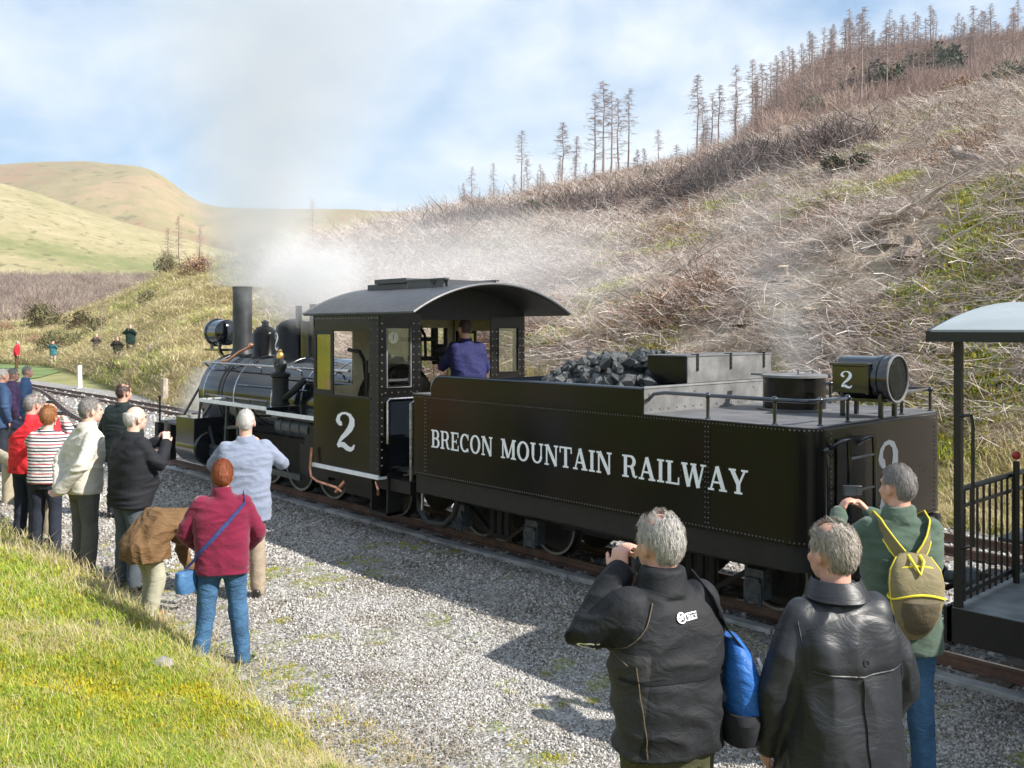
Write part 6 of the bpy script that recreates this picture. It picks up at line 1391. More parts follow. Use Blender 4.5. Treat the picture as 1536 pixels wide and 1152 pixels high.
felled = lambda px, t, x, y: sstep(360, 620, px + 60 * (fbm(x * .1, y * .1, 2, 44) - .5)) * (.22 + .78 * sstep(.42, .56, fbm(x * .5, y * .5, 4, 41))) * np.where(y < 14.2 + 1.6 * fbm(x * .5, y * 0 + 1, 2, 71), .22, 1)
x, y, z, D, px, t = hill_pts(80000, 330, 1600, .01, 1.0, felled, 1.6)
scatter('felled_brash', BR, np.stack([x, y, z + .02], -1), leanrot(len(x)), (RNG.uniform(.45, 1.0, len(x)) * np.clip(D / 42, .62, 2.1))[:, None] * np.array([[1, 1, .75]]), np.where(RNG.random(len(x)) < .74, RNG.integers(0, 5, len(x)), RNG.integers(5, 7, len(x))) if 0 else None)
x, y, z, D, px, t = hill_pts(26000, 560, 1600, .02, .95, lambda px, t, x, y: sstep(.60, .70, fbm(x * .45 + 20, y * .45, 3, 61)), 1.5)
DK2 = [proto('dark_hollow_brash', twig_bundle(k + 170, 26, (.2, .9), (.008, .02), .35, .4), M['brash2']) for k in range(3)]
scatter('brown_brash_heaps', DK2, np.stack([x, y, z + .06], -1), leanrot(len(x), .35), RNG.uniform(.7, 1.4, len(x)) * np.clip(D / 45, .7, 2))
x, y, z, D, px, t = hill_pts(60000, 520, 1600, .005, .8, lambda px, t, x, y: sstep(.53, .60, fbm(x * .30 + 70, y * .30, 3, 63)), 1.8)
MH = [proto('hill_moss_tuft', blade_clump(k + 140, 30, (.04, .12), .16, .6, .012, 2), M['g_green' if k else 'g_moss']) for k in range(3)]
scatter('moss_patches', MH, np.stack([x, y, z + .10], -1), leanrot(len(x), .1), RNG.uniform(.9, 1.6, len(x)) * np.clip(D / 30, .7, 2.4))
# straw tussocks and grass on the hill
TU = [proto('hill_grass_tuft', blade_clump(k + 60, 26, (.12, .42), .16, .9, .009), M['g_straw']) for k in range(4)]
TG = [proto('hill_green_tuft', blade_clump(k + 80, 26, (.06, .22), .17, .6, .010), M['g_green']) for k in range(3)]
x, y, z, D, px, t = hill_pts(95000, -30, 1600, -.003, .9, lambda px, t, x, y: np.where(px < 520, 1, .05 * sstep(.46, .62, fbm(x * .3 + 9, y * .3, 3, 42)) + .9 * (y < 13.8 + 2.2 * fbm(x * .5, y * 0 + 1, 2, 71))), 1.9)
gg = fbm(x * .25 + 40, y * .25, 3, 43); kind = RNG.random(len(x)) < .05 + .45 * sstep(.52, .62, gg)
# order: hill_grass_tuft x4, hill_green_tuft x3
scatter('hill_grass', TU + TG, np.stack([x, y, z - .01], -1), np.stack([RNG.normal(0, .15, len(x)), RNG.normal(0, .15, len(x)), RNG.uniform(0, 6.28, len(x))], -1), (RNG.uniform(.6, 1.3, len(x)) * np.clip(D / 26, .7, 3.2))[:, None] * np.stack([np.ones(len(x)), np.ones(len(x)), np.clip(22 / D, .35, 1)], -1), np.where(kind, RNG.integers(4, 7, len(x)), RNG.integers(0, 4, len(x))))
# upright dead stems along the upper slope
UPT = [proto('dead_stems', twig_bundle(k + 30, 14, (.6, 2.0), (.010, .02), .7, 1.6), M['brash']) for k in range(3)]
x, y, z, D, px, t = hill_pts(2600, 560, 1560, .45, 1.02, lambda px, t, x, y: sstep(.45, .6, fbm(x * .1, y * .1, 3, 47)), .8)
scatter('dead_stems_on_slope', UPT, np.stack([x, y, z], -1), np.stack([RNG.normal(0, .1, len(x)), RNG.normal(0, .1, len(x)), RNG.uniform(0, 6.28, len(x))], -1), RNG.uniform(.7, 1.3, len(x)))

# tree stumps, logs and fallen branches: single things
M['bark'] = mat('stump_bark', (.25, .20, .165), .9, 0, .5, 9, .8, 25); M['cut'] = mat('pale_cut_wood', (.55, .43, .28), .8, 0, .25, 12)
M['deadwood'] = mat('pale_dead_wood', (.44, .37, .31), .85, 0, .35, 8, .5, 30)
def stump_mesh(seed):
    rg = random.Random(seed); n = 16; ph = [rg.uniform(0, 6.28) for _ in range(3)]
    def rr(z, r): return [(r * (1 + (.35 * max(0, 1 - z / .18)) * math.cos(4 * a + ph[0]) ** 2 + .06 * math.sin(3 * a + ph[1])) * math.cos(a), r * (1 + (.35 * max(0, 1 - z / .18)) * math.cos(4 * a + ph[0]) ** 2 + .06 * math.sin(3 * a + ph[1])) * math.sin(a), z + (.05 * math.cos(a + ph[2]) if z > .3 else 0)) for a in [2 * PI * k / n for k in range(n)]]
    m1 = MB(); m1.loft([rr(-.15, .42), rr(0, .36), rr(.08, .27), rr(.2, .22), rr(.42, .2)], False); m2 = MB(); t = rr(.42, .2); m2.add(t, [tuple(range(n))]); return m1.mesh('bark'), m2.mesh('cut_face')
sm = [stump_mesh(k) for k in range(4)]
for a_, b_ in sm: a_.materials.append(M['bark']); b_.materials.append(M['cut'])
def stump(px, D, s, label, group=None, k=0):
    x, y = PD(px, D); e = empty('tree_stump', (x, y, hz(px, D) + .06), random.uniform(0, 6), label, 'tree stump', group); e.scale = (s, s, s)
    for me, nm in zip(sm[k % 4], ('bark', 'cut_face')):
        o = bpy.data.objects.new(nm, me); COL.objects.link(o); o.parent = e
def D_at(px, py):
    Ds = np.concatenate([np.arange(11, 200, .4)]); x, y, z, t = hill_polar(np.full(len(Ds), float(px)), Ds); yy = 492 - (z - CAM_H) / Ds * 1400
    k = np.where((yy <= py) & (t > 0))[0]; return float(Ds[k[0]]) if len(k) else 100.
for k, (px, py, s, lb) in enumerate(((1368, 388, 1.5, 'pale weathered stump with spreading roots high on the felled slope above the tender headlight'), (1330, 378, 1.2, 'small dark stump just beside the pale rooted stump'), (1425, 402, 1.1, 'low stump with a bright splintered top on the felled slope'), (1290, 505, 1.1, 'splintered yellowish stump on the slope right behind the tender headlight'), (1175, 425, 1.2, 'grey stump in the thin steam behind the tender'),
        (1000, 405, 1.1, 'pale stump halfway up the felled slope above the coal'), (985, 488, .9, 'orange brown stump just above the coal heap'), (1110, 500, 1.0, 'small stump on the slope just above the tender tool box'), (958, 340, 1.0, 'stump beside the reddish brash on the upper slope'), (700, 388, 1.5, 'dark upturned stump on the slope above the cab roof'), (662, 395, 1.3, 'brown upturned stump left of the dark one above the cab roof'), (1215, 498, 1.2, 'stump behind the water filler at the foot of the slope'), (1240, 475, 1.0, 'grey stump half hidden in brash above the water filler'))):
    stump(px, D_at(px, py), s * .48, lb, None, k)
for k in range(60):
    px = random.uniform(1000, 1536); t = random.uniform(.55, .95); D = 15 + (np.interp(px, PXS, DR) - 15) * t
    stump(px, D, random.uniform(.7, 1.3), 'weathered stump among many on the high felled slope below the larches', 'stumps on the upper slope', k)
def branch(pts, r, label, name='fallen_branch', cat='branch', m='deadwood', twigs=3):
    P = []
    for px, py, lift in pts:
        D = D_at(px, py + lift * 1400 / 30); x, y = PD(px, D); P.append(V3(x, y, hz(px, D) + lift + r))
    e = empty(name, P[0], 0, label, cat); o0 = P[0]; Q = [p - o0 for p in P]
    F = []
    for i in range(len(Q) - 1): F += [Q[i].lerp(Q[i + 1], t) + V3(random.gauss(0, r), random.gauss(0, r), random.gauss(0, r)) * .7 for t in (0, .33, .66)]
    F.append(Q[-1]); mb = MB(); mb.tube(F, [r * (1 - .6 * i / (len(F) - 1)) for i in range(len(F))], 8); mb.build('limb', M[m], e)
    for k in range(twigs):
        p = F[random.randint(1, len(F) - 2)]; d = (F[-1] - F[0]).normalized() + V3(random.gauss(0, .5), random.gauss(0, .5), random.uniform(0, .6)); mb = MB(); mb.tube([p, p + d * .5 + V3(0, 0, .05), p + d * 1.0], [r * .4, r * .3, r * .12], 5); mb.build('side_branch', M[m], e)
    return e
branch([(1395, 559, .12), (1460, 545, .2), (1500, 528, .25), (1560, 505, .3)], .075, 'long pale curved branch lying on the slope below the carriage roof edge')
branch([(1440, 545, .1), (1475, 555, .1), (1515, 572, .05)], .05, 'short pale branch forking down from the long curved branch')
branch([(1490, 606, .15), (1520, 598, .18), (1560, 588, .2)], .06, 'straight broken branch at the right edge below the carriage roof')
branch([(1495, 612, .05), (1560, 606, .08)], .045, 'thin straight branch lying parallel just under the broken branch', twigs=1)
branch([(1432, 240, .25), (1485, 262, .15)], .16, 'thick dark log lying on the upper felled slope', 'fallen_log', 'log', 'bark', 0)
branch([(1080, 478, .1), (1150, 462, .1), (1200, 450, .15)], .03, 'thin pale pole lying across the brash behind the tender')
branch([(1000, 425, .3), (1030, 410, .5), (1045, 398, .8)], .06, 'pale forked limb sticking up on the mid slope above the tender')
branch([(735, 420, .1), (790, 402, .15), (830, 405, .1)], .05, 'long straight pole on the slope above the cab vent')
branch([(1290, 360, .2), (1340, 335, .3), (1400, 310, .3)], .09, 'grey limb lying uphill in the brash on the right slope')
for k in range(26):
    px = random.uniform(620, 1520); py = random.uniform(330 if px < 1100 else 300, 520); s = random.uniform(20, 60); sl = random.uniform(-.7, .25)
    branch([(px, py, .08), (px + s, py + s * sl, random.uniform(.1, .7))], random.uniform(.025, .06), 'pale dead pole lying among the brash on the felled slope', twigs=2)['group'] = 'dead poles on the felled slope'

# ------------------------------------------------------------------ trees
M['larch'] = mat('larch_bark_and_twigs', (.27, .20, .18), .9, 0, .35, 2); M['larch_pale'] = mat('pale_birch_bark', (.50, .45, .41), .85, 0, .3, 3)
M['twig_red'] = mat('red_brown_twigs', (.36, .25, .21), .9, 0, .35, 2)
def larch_meshes(seed, Ht=11, lean=.0, full=1.0, bare=.35):
    rg = random.Random(seed); tr = MB(); P = []; x0 = y0 = 0
    for i in range(9):
        P.append(V3(x0 + rg.gauss(0, .05), y0 + rg.gauss(0, .05), Ht * i / 8)); x0 += lean * Ht / 8 + rg.gauss(0, .04)
    tr.tube(P, [.15 * (1 - .88 * i / 8) for i in range(9)], 7); cr = MB()
    def pt(z): k = z / Ht * 8; i = min(7, int(k)); return P[i].lerp(P[i + 1], k - i)
    nb = int(58 * full)
    for i in range(nb):
        u = bare + (1 - bare) * (i / nb) ** .9; z = u * Ht; L = (1 - u) ** .8 * Ht * .25 * rg.uniform(.4, 1.2) + .25; a = rg.uniform(0, 2 * PI); dr = rg.uniform(-.15, .45)
        p = pt(z); d = V3(math.cos(a), math.sin(a), dr); q = p + d * L * .55; e = p + V3(math.cos(a), math.sin(a), dr * .6) * L; cr.tube([p, q, e], [.026, .02, .010], 3, cap=False)
        for _ in range(8):
            s = p.lerp(e, rg.uniform(.25, 1)); dd = V3(rg.gauss(0, 1), rg.gauss(0, 1), rg.uniform(-1.0, .3)).normalized() * rg.uniform(.2, .65); cr.tube([s, s + dd], [.013, .007], 3, cap=False)
    return tr.mesh('trunk'), cr.mesh('crown')
LV = [larch_meshes(k, 11, random.uniform(-.02, .02), random.uniform(.6, 1.2), random.uniform(.3, .6)) for k in range(7)]
for a_, b_ in LV: a_.materials.append(M['larch']); b_.materials.append(M['larch'])
LV2 = [larch_meshes(k + 50, 11, random.uniform(-.03, .03), 1.2, .2) for k in range(4)]
for a_, b_ in LV2: a_.materials.append(M['larch']); b_.materials.append(M['twig_red'])
def tree(px, D, H_, V, k, label, group=None, dz=0, name='larch_tree'):
    x, y = PD(px, D); e = empty(name, (x, y, hz(px, D) - .3 + dz), random.uniform(0, 6), label, 'tree', group); s = H_ / 11; e.scale = (s * random.uniform(.85, 1.15), s, s)
    for me, nm in zip(V[k % len(V)], ('trunk', 'crown')):
        o = bpy.data.objects.new(nm, me); COL.objects.link(o); o.parent = e
def treepx(px, ytop, ybase, V, k, label, D=None, group=None):
    D = D or float(np.interp(px, PXS, DR)) + random.uniform(-3, 6); tree(px, D, (ybase - ytop) / 1400 * D, V, k, label, group)
named = ((740, 248, 312, 'short bushy bare larch at the low end of the ridge, nearest the smoke'), (782, 204, 308, 'tall thin lone larch left of the gap on the ridge'), (842, 186, 300, 'thin tall larch standing alone between the lone larch and the tight group'), (864, 205, 292, 'feathery medium larch just left of the tight group of tall larches'),
  (893, 143, 290, 'leftmost of the tight group of tall bare larches on the ridge'), (905, 135, 288, 'second tall bare larch of the tight group on the ridge'), (917, 150, 284, 'slim larch in the middle of the tight group on the ridge'), (928, 146, 280, 'fourth larch of the tight group on the ridge'), (943, 138, 276, 'tall feathery larch at the right of the tight group on the ridge'),
  (1046, 112, 245, 'tall dark larch with a spreading crown standing in front of the ridge wood'), (1078, 118, 232, 'larch next right of the dark spreading one'), (1104, 92, 225, 'tall larch above the brown scrub at mid ridge'), (1129, 84, 215, 'tall straight larch at the start of the dense wood'), (1160, 120, 195, 'pale leaning bare trunk on the wood edge'),
  (1268, 28, 165, 'tall larch where the dense wood reaches the blue sky'), (1293, -10, 150, 'very tall larch with a thin crown on the upper wood'), (1331, -5, 118, 'tall heavy-crowned larch right of the very tall thin one'), (1462, 0, 95, 'pale straight trunk in the top right wood'), (1505, 5, 90, 'leaning pale trunk near the top right corner'), (1400, 25, 110, 'larch over the dark evergreen bush'))
for k, (px, a_, b_, lb) in enumerate(named): treepx(px, a_, b_ + 8, LV, k, lb)
for k in range(60):
    px = random.uniform(690, 1030); b_ = np.interp(px, PXS, YR); treepx(px, b_ - random.uniform(18, 80), b_ + 4, LV if random.random() < .6 else LV2, k, 'small thin larch among the scattered ones along the ridge', float(np.interp(px, PXS, DR)) + random.uniform(2, 22), 'small larches scattered on the ridge')
for k in range(130):
    px = random.uniform(1000, 1560) if k % 3 else random.uniform(1150, 1560); u = random.random(); D = float(np.interp(px, PXS, DR)) + 3 + u * 70
    tree(px, D, random.uniform(8, 15), LV2 if random.random() < .3 else LV, k, 'red brown leafless larch in the dense wood above the felled slope', 'larches of the dense upper wood')
# dark larches at the left end of the spur, by the smoke
for px, a_, b_, lb in ((252, 336, 402, 'rust gold larch at the left end of the spur beside the smoke'), (268, 322, 400, 'taller dim larch behind the rust gold one, partly in smoke'), (300, 345, 398, 'hazy larch inside the smoke at the left end of the spur'), (470, 300, 372, 'hazy larch seen through the smoke above the domes'), (500, 330, 366, 'low hazy tree right of the larch in the smoke')):
    treepx(px, a_, b_, LV2, int(px), lb, float(np.interp(px, PXS, DR)) - 4)
tree(152, 70, 4.2, [(LV[1][0], LV[1][1])], 0, 'slender pale birch standing alone on the grassy spur', name='birch_tree'); tree(928, 48, 3.2, [(LV[2][0], LV[2][1])], 0, 'thin bare sapling on the felled slope above the driver', name='sapling'); tree(565, 45, 2.6, [(LV[3][0], LV[3][1])], 0, 'small bare sapling on the slope left of the cab vent', name='sapling')

# bushes with leaf clusters
def bush_mesh(seed, n=1500, leaf=.06, twig=40, flat=.75):
    rg = random.Random(seed); lv = MB(); st = MB(); lob = [(V3(rg.uniform(-.6, .6), rg.uniform(-.6, .6), rg.uniform(.25, .75)), rg.uniform(.3, .52)) for _ in range(9)]
    for _ in range(n):
        c, r = rg.choice(lob); d = V3(rg.gauss(0, 1), rg.gauss(0, 1), rg.gauss(0, 1)).normalized() * r * rg.uniform(.55, 1.08); p = c + d; p.z = max(.02, p.z * flat); a = V3(rg.gauss(0, 1), rg.gauss(0, 1), rg.gauss(0, 1)).normalized(); b = a.orthogonal().normalized(); s = leaf * rg.uniform(.5, 1.3)
        lv.add([p - a * s, p + b * s * .5, p + a * s, p - b * s * .5], [(0, 1, 2, 3)])
    for _ in range(twig):
        c, r = rg.choice(lob); e = c + V3(rg.gauss(0, .5), rg.gauss(0, .5), rg.gauss(.2, .4)) * r * 1.4; e.z = max(.1, e.z); st.tube([(e.x * .2, e.y * .2, 0), (e.x * .6, e.y * .6, e.z * .55), e], [.02, .013, .005], 3, cap=False)
    return lv.mesh('foliage'), st.mesh('stems')
def leafmat2(name, a, b): 
    m, nt, bb = new_mat(name); co = nt.coord('Object'); nt.set(bb.inputs['Base Color'], nt.mix(nt.ramp(nt.noise(co, 3.5, 4, .7), [(.38, 0), (.62, 1)]), a, b)); bb.inputs['Roughness'].default_value = .8; return m
M['gorse'] = leafmat2('olive_gorse_foliage', (.05, .055, .018), (.15, .135, .05)); M['dkgreen'] = leafmat2('dark_evergreen_foliage', (.025, .035, .022), (.075, .095, .05)); M['brown_leaf'] = leafmat2('brown_dead_bracken', (.16, .085, .05), (.34, .21, .13))
BM = {}
for nm, mt, n, lf in (('gorse', 'gorse', 1600, .05), ('dk', 'dkgreen', 2000, .06), ('bracken', 'brown_leaf', 1300, .05)):
    BM[nm] = []
    for k in range(3):
        f_, s_ = bush_mesh(k + len(nm) * 7, n, lf); f_.materials.append(M[mt]); s_.materials.append(M['brash2']); BM[nm].append((f_, s_))
def bush(px, py, s, kind, label, group=None, sz=None, D=None, name='bush', k=0):
    D = D or D_at(px, py); x, y = PD(px, D); e = empty(name, (x, y, hz(px, D) - .1), random.uniform(0, 6), label, 'bush', group); w_ = s / 1400 * D / 2 * 1.2; e.scale = (w_, w_, w_ * (sz or .8) * 1.7)
    for me, nm in zip(BM[kind][k % 3], ('foliage', 'stems')):
        o = bpy.data.objects.new(nm, me); COL.objects.link(o); o.parent = e
for k, (px, py, s, kd, lb) in enumerate(((70, 492, 60, 'gorse', 'wide gorse bush above the teal jacket person'), (108, 500, 55, 'gorse', 'gorse bush right of the wide one on the bank'), (90, 530, 60, 'gorse', 'low gorse bush directly behind the person in teal'), (55, 520, 34, 'bracken', 'brown bush by the distant road'), (185, 556, 40, 'gorse', 'gorse bush in front of the two men on the bank'), (222, 534, 30, 'bracken', 'brown bracken bush beside the two men on the bank'),
      (232, 460, 44, 'gorse', 'small round gorse bush high on the grassy spur'), (262, 410, 50, 'gorse', 'green bush below the rust gold larch'), (300, 415, 50, 'bracken', 'brown bush right of the green one on the spur'), (150, 500, 40, 'gorse', 'small gorse bush by the slender birch'), (118, 552, 30, 'bracken', 'dull brown bush left of the grey brown jacket man'), (5, 500, 30, 'bracken', 'dark brown shrub at the left edge by the road'),
      (1395, 128, 90, 'dk', 'big dark evergreen bush at the top of the felled slope'), (1330, 152, 90, 'dk', 'dark evergreen bush left of the big one on the wood edge'), (1290, 165, 70, 'dk', 'low dark bush where the wood edge meets the felled slope'), (1440, 118, 70, 'bracken', 'fawn scrub bush right of the big evergreen'), (1500, 110, 90, 'dk', 'dark bush at the top right corner above the slope'), (1465, 110, 60, 'bracken', 'fawn scrub bush between the two evergreens at top right'),
      (1100, 215, 60, 'dk', 'dark green bush at the edge of the ridge wood'), (1060, 228, 60, 'bracken', 'rounded red brown bush on the ridge under the dark larch'), (1040, 240, 44, 'bracken', 'small brown bush left of the rounded one on the ridge'), (1140, 205, 50, 'bracken', 'brown bush right of the dark green ridge bush'), (1175, 196, 60, 'bracken', 'fawn bush under the dense wood'), (1215, 188, 60, 'dk', 'dark bush under the dense wood'), (1250, 176, 60, 'bracken', 'brown bush at the corner of the dense wood'),
      (1275, 270, 60, 'dk', 'dark green juniper patch in the middle of the felled slope'), (975, 283, 44, 'dk', 'dark bush on the ridge just left of the brash bank'), (820, 335, 60, 'dk', 'dark brushy bush on the left part of the felled slope'), (780, 345, 50, 'dk', 'dark bush lower left on the felled slope'))):
    bush(px, py, s, kd, lb, sz=.75, k=k)
# band of dark brash along the old bank on the slope
x, y, z, D, px, t = hill_pts(52000, 640, 1300, .2, .98, lambda px, t, x, y: (np.abs((492 - (hill_polar(px, 15 + 0 * px)[2] * 0 + 0))) > 0) * 1.0)
yy = 492 - (z - CAM_H) / D * 1400; line = np.interp(px, [640, 760, 860, 960, 1060, 1130, 1190, 1260], [352, 345, 325, 318, 300, 262, 246, 240]); wdt = np.interp(px, [640, 900, 1000, 1120, 1260], [10, 12, 18, 26, 14])
kk = np.abs(yy - line + 8 * (fbm(px * .03, px * 0 + 2, 3, 55) - .5) * 2) < wdt * .5; kk &= fbm(x * .35, y * .35, 3, 57) > .44
x, y, z, D = x[kk], y[kk], z[kk], D[kk]
DKB = [proto('dark_brash', twig_bundle(k + 70, 30, (.3, 1.2), (.01, .025), .45, .6), mat('dark_rotting_brash', (.13, .10, .095), .9)) for k in range(3)]
scatter('brash_bank', DKB, np.stack([x, y, z + .15], -1), leanrot(len(x), .4), RNG.uniform(.8, 1.6, len(x)))
# far scrub wood in the valley
def scrub_mesh(seed):
    rg = random.Random(seed); mb = MB()
    for _ in range(120):
        a = rg.uniform(0, 2 * PI); el = rg.uniform(.1, 1.3); L = rg.uniform(1.2, 2.6); p = V3(rg.gauss(0, 1.2), rg.gauss(0, 1.2), rg.uniform(0, 1.8)); d = V3(math.cos(a) * math.cos(el), math.sin(a) * math.cos(el), math.sin(el)); q = p + d * L * .5; e = q + (d + V3(rg.gauss(0, .3), rg.gauss(0, .3), .2)) * L * .5; mb.tube([p, q, e], [.035, .03, .02], 3, cap=False)
    return mb
M['scrub'] = rnd_mat('bare_purple_scrub', [(0, (.17, .125, .11)), (.5, (.26, .20, .17)), (1, (.34, .28, .22))])
SCR = [proto('scrub_tree', scrub_mesh(k), M['scrub']) for k in range(4)]
n = 1700; pxs = RNG.uniform(-60, 275, n); Ds = RNG.uniform(150, 300, n); r = (pxs - 768) / 1400; x = (VD.x + VR.x * r) * Ds; y = (VD.y + VR.y * r) * Ds; z = 2.5 + (492 - np.interp(Ds, [150, 210, 300], [462, 436, 404])) / 1400 * Ds - 3.6
scatter('valley_scrub_wood', SCR, np.stack([x, y, z], -1), np.stack([np.zeros(n), np.zeros(n), RNG.uniform(0, 6.28, n)], -1), RNG.uniform(.5, 1.1, n))
# valley floor rising under the scrub
pr = np.linspace(-300, 420, 60); dr2 = np.linspace(128, 330, 30); P_, D_ = np.meshgrid(pr, dr2, indexing='ij'); r = (P_ - 768) / 1400; z = 2.5 + (492 - np.interp(D_, [128, 150, 210, 300, 330], [480, 466, 440, 408, 404])) / 1400 * D_ - 3.5
i, j = np.meshgrid(np.arange(59), np.arange(29), indexing='ij'); a = (i * 30 + j).ravel()
tag(np_mesh('valley_slope', np.stack([(VD.x + VR.x * r) * D_, (VD.y + VR.y * r) * D_, z], -1).reshape(-1, 3), np.stack([a, a + 30, a + 31, a + 1], -1), M['near_moor'], smooth=True), kind='structure')

# ------------------------------------------------------------------ small station things
def post_thing(p, w_, h, m, label, cat='post', name='marker_post', tilt=0):
    e = empty(name, p, 0, label, cat); mb = MB(); mb.obox((0, 0, h / 2), (V3(1, 0, 0), V3(0, 1, 0), V3(0, 0, 1)), (w_ / 2, w_ / 2, h / 2)); mb.build('post', m, e, bevel=.008)
    mb = MB(); mb.box(-w_ * 1.4, w_ * 1.4, -w_ * 1.4, w_ * 1.4, 0, .04); mb.build('base', M['concrete'], e); e.rotation_euler = (0, tilt, 0); return e
p = GP(120, 583); post_thing((p.x, p.y, 0), .14, .95, M['white'], 'white marker post leaning beside the loop rails', tilt=-.06)
for px, py, D, lb in ((224, 530, 40, 'short white stake in the bank grass right of the two men'), (205, 428, 95, 'tiny pale fence stake high on the spur, left'), (238, 428, 95, 'tiny pale fence stake high on the spur, right')):
    x, y = PD(px, D); post_thing((x, y, hz(px, D) - .1), .09, .8, M['deadwood'], lb, name='stake')
x, y = PD(247, 31); e = empty('old_gate_post', (x, y, hz(247, 31) - .1), 0, 'grey weathered timber post in the long grass behind the locomotive front', 'post'); mb = MB(); mb.tube([(0, 0, 0), (.02, 0, 1.0)], [.13, .11], 8); mb.build('timber', M['deadwood'], e)
# timber knee rail at the left edge
kr = empty('knee_rail', (-12.6, 3.25, 0), 0, 'low round timber rail on stout posts at the left edge beside the spectators', 'rail fence')
a = GP(-30, 700, .62); b = GP(38, 722, .62)
M['timber'] = mat('pale_timber', (.40, .34, .24), .85, 0, .3, 6, .4, 30)
mb = MB(); mb.tube([Vector((-17, 3.9, .62)), Vector((-11.75, 3.55, .60))], .085, 12); B(mb, 'rail', M['timber'], kr)
for x_, y_ in ((-12.15, 3.57), (-14.6, 3.74), (-16.8, 3.89)):
    mb = MB(); mb.tube([(x_, y_, -.1), (x_, y_, .56)], .10, 12); B(mb, 'post', M['timber'], kr)
# loose stones on the bank
for k, (px, py, s, lb) in enumerate(((143, 958, .09, 'dark stone lying in the mossy bank grass'), (625 * .39 + 0, 1014, .10, 'flat grey stone half sunk in the bank near the woman in maroon'), (316, 1000, .09, 'pinkish flat stone at the feet of the woman in maroon'), (362, 1013, .07, 'small pale stone right of the pinkish one'))):
    p = GP(px, py, .25 if px < 300 else .05); zz = float(bank_h(np.array([p.x]), np.array([p.y]))[0]); me = stone('bank_stone', 90 + k, .5, 2); me.materials.append(mat('stone_%d' % k, (.30, .27, .26) if k else (.07, .055, .05), .9, 0, .3, 20, .4, 40)); o = link_mesh('bank_stone', me, None, None, True, None); o.location = (p.x, p.y, max(zz, 0) + .03); o.scale = (s, s * .8, s * .6); tag(o, lb, 'stone')

# ------------------------------------------------------------------ steam and smoke
def smoke(name, lo, hi, fn, dens, col=(.93, .94, .97), aniso=.05, label=None):
    c = [(a + b) / 2 for a, b in zip(lo, hi)]; mb = MB(); mb.box(lo[0] - c[0], hi[0] - c[0], lo[1] - c[1], hi[1] - c[1], lo[2] - c[2], hi[2] - c[2])
    m = bpy.data.materials.new(name); m.use_nodes = True; nt = NT(m.node_tree); nt.n.clear(); out = nt.new('ShaderNodeOutputMaterial')
    co = nt.vm('ADD', nt.coord('Object'), tuple(c)); s = nt.sep(co); d = fn(nt, co, s)
    v = nt.new('ShaderNodeVolumePrincipled'); v.inputs['Color'].default_value = (*col, 1); v.inputs['Anisotropy'].default_value = aniso; nt.set(v.inputs['Density'], nt.m('MULTIPLY', nt.m('MAXIMUM', d, 0.0), dens))
    nt.l.new(v.outputs[0], out.inputs['Volume']); o = mb.build(name, m, None, smooth=False); o.location = c; return tag(o, label, None, None, 'stuff')
def plume(x0, y0, z0, dx, dy, r0, rk, zt, nsc=.9, namp=.9, fade=None):
    def f(nt, co, s):
        h = nt.m('SUBTRACT', s[2], z0); hp_ = nt.m('MAXIMUM', h, 0.0)
        cx = nt.m('ADD', nt.m('MULTIPLY', hp_, dx), x0); cy = nt.m('ADD', nt.m('MULTIPLY', hp_, dy), y0)
        rad = nt.m('ADD', nt.m('MULTIPLY', hp_, rk), r0)
        ax = nt.m('SUBTRACT', s[0], cx); ay = nt.m('SUBTRACT', s[1], cy)
        q = nt.m('DIVIDE', nt.m('SQRT', nt.m('ADD', nt.m('MULTIPLY', ax, ax), nt.m('MULTIPLY', ay, ay))), rad)
        n = nt.noise(co, nsc, 5, .6, .4)
        v = nt.m('ADD', nt.m('SUBTRACT', 1.0, q), nt.m('MULTIPLY', nt.m('SUBTRACT', n, .5), namp * 2))
        v = nt.m('MULTIPLY', v, nt.m('DIVIDE', r0 * 1.6, nt.m('ADD', rad, r0 * .6)))
        return nt.m('MULTIPLY', v, nt.m('MULTIPLY', nt.m('GREATER_THAN', h, 0.0), nt.m('SUBTRACT', 1.0, nt.m('DIVIDE', hp_, zt), None, True)))
    return f
def blob(c, r, nsc=1.5, namp=.8):
    def f(nt, co, s):
        d = nt.vm('LENGTH', nt.vm('DIVIDE', nt.vm('SUBTRACT', co, c), r)); n = nt.noise(co, nsc, 5, .6, .4)
        return nt.m('ADD', nt.m('SUBTRACT', 1.0, d), nt.m('MULTIPLY', nt.m('SUBTRACT', n, .5), namp * 2))
    return f
smoke('smoke_plume', (-20, 3.6, 3.2), (-8.0, 13, 10.5), plume(-14.75, 7.37, 2.85, .26, .12, .42, .58, 30, .45, .45), 2.7, (.95, .975, 1.0), label='grey white smoke rising from the locomotive chimney across the sky')
smoke('drifting_smoke', (-31, 8.2, 1.2), (-7, 22, 6.6), blob((-19.0, 14.5, 4.0), (8.0, 4.2, 1.7), .45, .40), .17, label='pale smoke drifting low over the slope behind the locomotive')
smoke('dome_steam', (-15.0, 6.2, 2.1), (-10.7, 8.5, 4.4), blob((-12.7, 7.35, 3.2), (1.5, .75, .85), 1.6, .5), 1.9, (.95, .96, .98), label='white steam round the domes in front of the cab')
smoke('cylinder_steam', (-17.6, 6.3, .4), (-15.1, 9.2, 2.2), blob((-16.4, 7.8, 1.25), (.8, .9, .65), 1.8, .5), 2.0, label='white steam puff at the front platform')
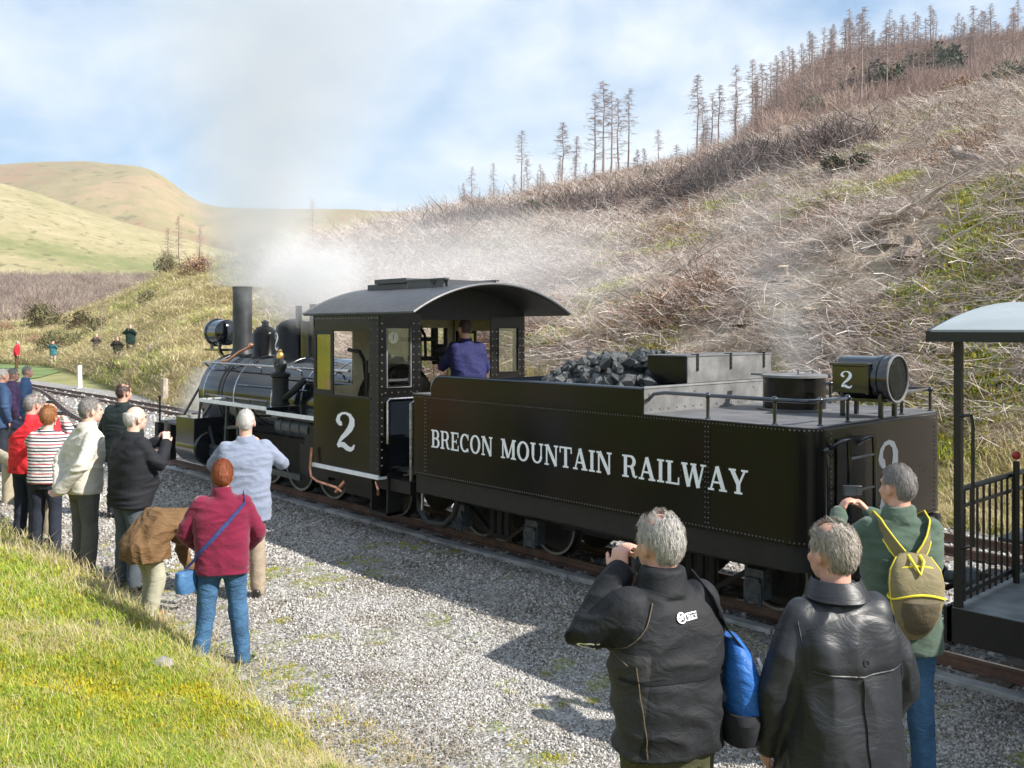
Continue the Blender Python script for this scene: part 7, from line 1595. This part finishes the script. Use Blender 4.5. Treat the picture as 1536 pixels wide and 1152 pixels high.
smoke('steam_wisp', (-9, 8.9, 1.9), (-2.5, 13.5, 5.0), plume(-5.9, 10.3, 1.7, -.35, .05, .30, .26, 3.4, 1.1, .7), .55, label='thin steam wisps rising behind the tender')

# red brown understorey of the upper wood
M['wood_scrub'] = rnd_mat('red_brown_understorey', [(0, (.25, .165, .14)), (.5, (.36, .26, .22)), (1, (.48, .38, .33))])
def scrub2(seed):
    rg = random.Random(seed); mb = MB()
    for _ in range(150):
        a = rg.uniform(0, 2 * PI); el = rg.uniform(.3, 1.5); L = rg.uniform(1.2, 3.6); p = V3(rg.gauss(0, .9), rg.gauss(0, .9), rg.uniform(0, 1.0)); d = V3(math.cos(a) * math.cos(el), math.sin(a) * math.cos(el), math.sin(el)); e = p + (d + V3(rg.gauss(0, .3), rg.gauss(0, .3), .1)) * L; mb.tube([p, e], [.035, .012], 3, cap=False)
    return mb
SC2 = [proto('understorey', scrub2(k), M['wood_scrub']) for k in range(4)]
n = 4200; px = RNG.uniform(690, 1640, n); u = RNG.random(n); dens = sstep(640, 1250, px); k_ = RNG.random(n) < .12 + .88 * dens; px, u = px[k_], u[k_]; n = len(px); D = np.interp(px, PXS, DR) - 2 + u * (8 + 75 * sstep(900, 1200, px)); x, y, z, t = hill_polar(px, D); 
scatter('wood_understorey', SC2, np.stack([x, y, z - .3], -1), np.stack([np.zeros(n), np.zeros(n), RNG.uniform(0, 6.28, n)], -1), RNG.uniform(.45, 1.0, n) * (.5 + 1.0 * sstep(850, 1300, px)))
# thin spring haze over the whole valley
hb_ = MB(); hb_.box(-1480, 260, -160, 1560, -1.3, 330); hz_m = bpy.data.materials.new('haze'); hz_m.use_nodes = True; nt = NT(hz_m.node_tree); nt.n.clear(); out = nt.new('ShaderNodeOutputMaterial'); v = nt.new('ShaderNodeVolumePrincipled'); v.inputs['Density'].default_value = .00018; v.inputs['Color'].default_value = (.86, .92, 1, 1); v.inputs['Anisotropy'].default_value = .3; nt.l.new(v.outputs[0], out.inputs['Volume']); tag(hb_.build('haze', hz_m, None, smooth=False), None, None, None, 'stuff')
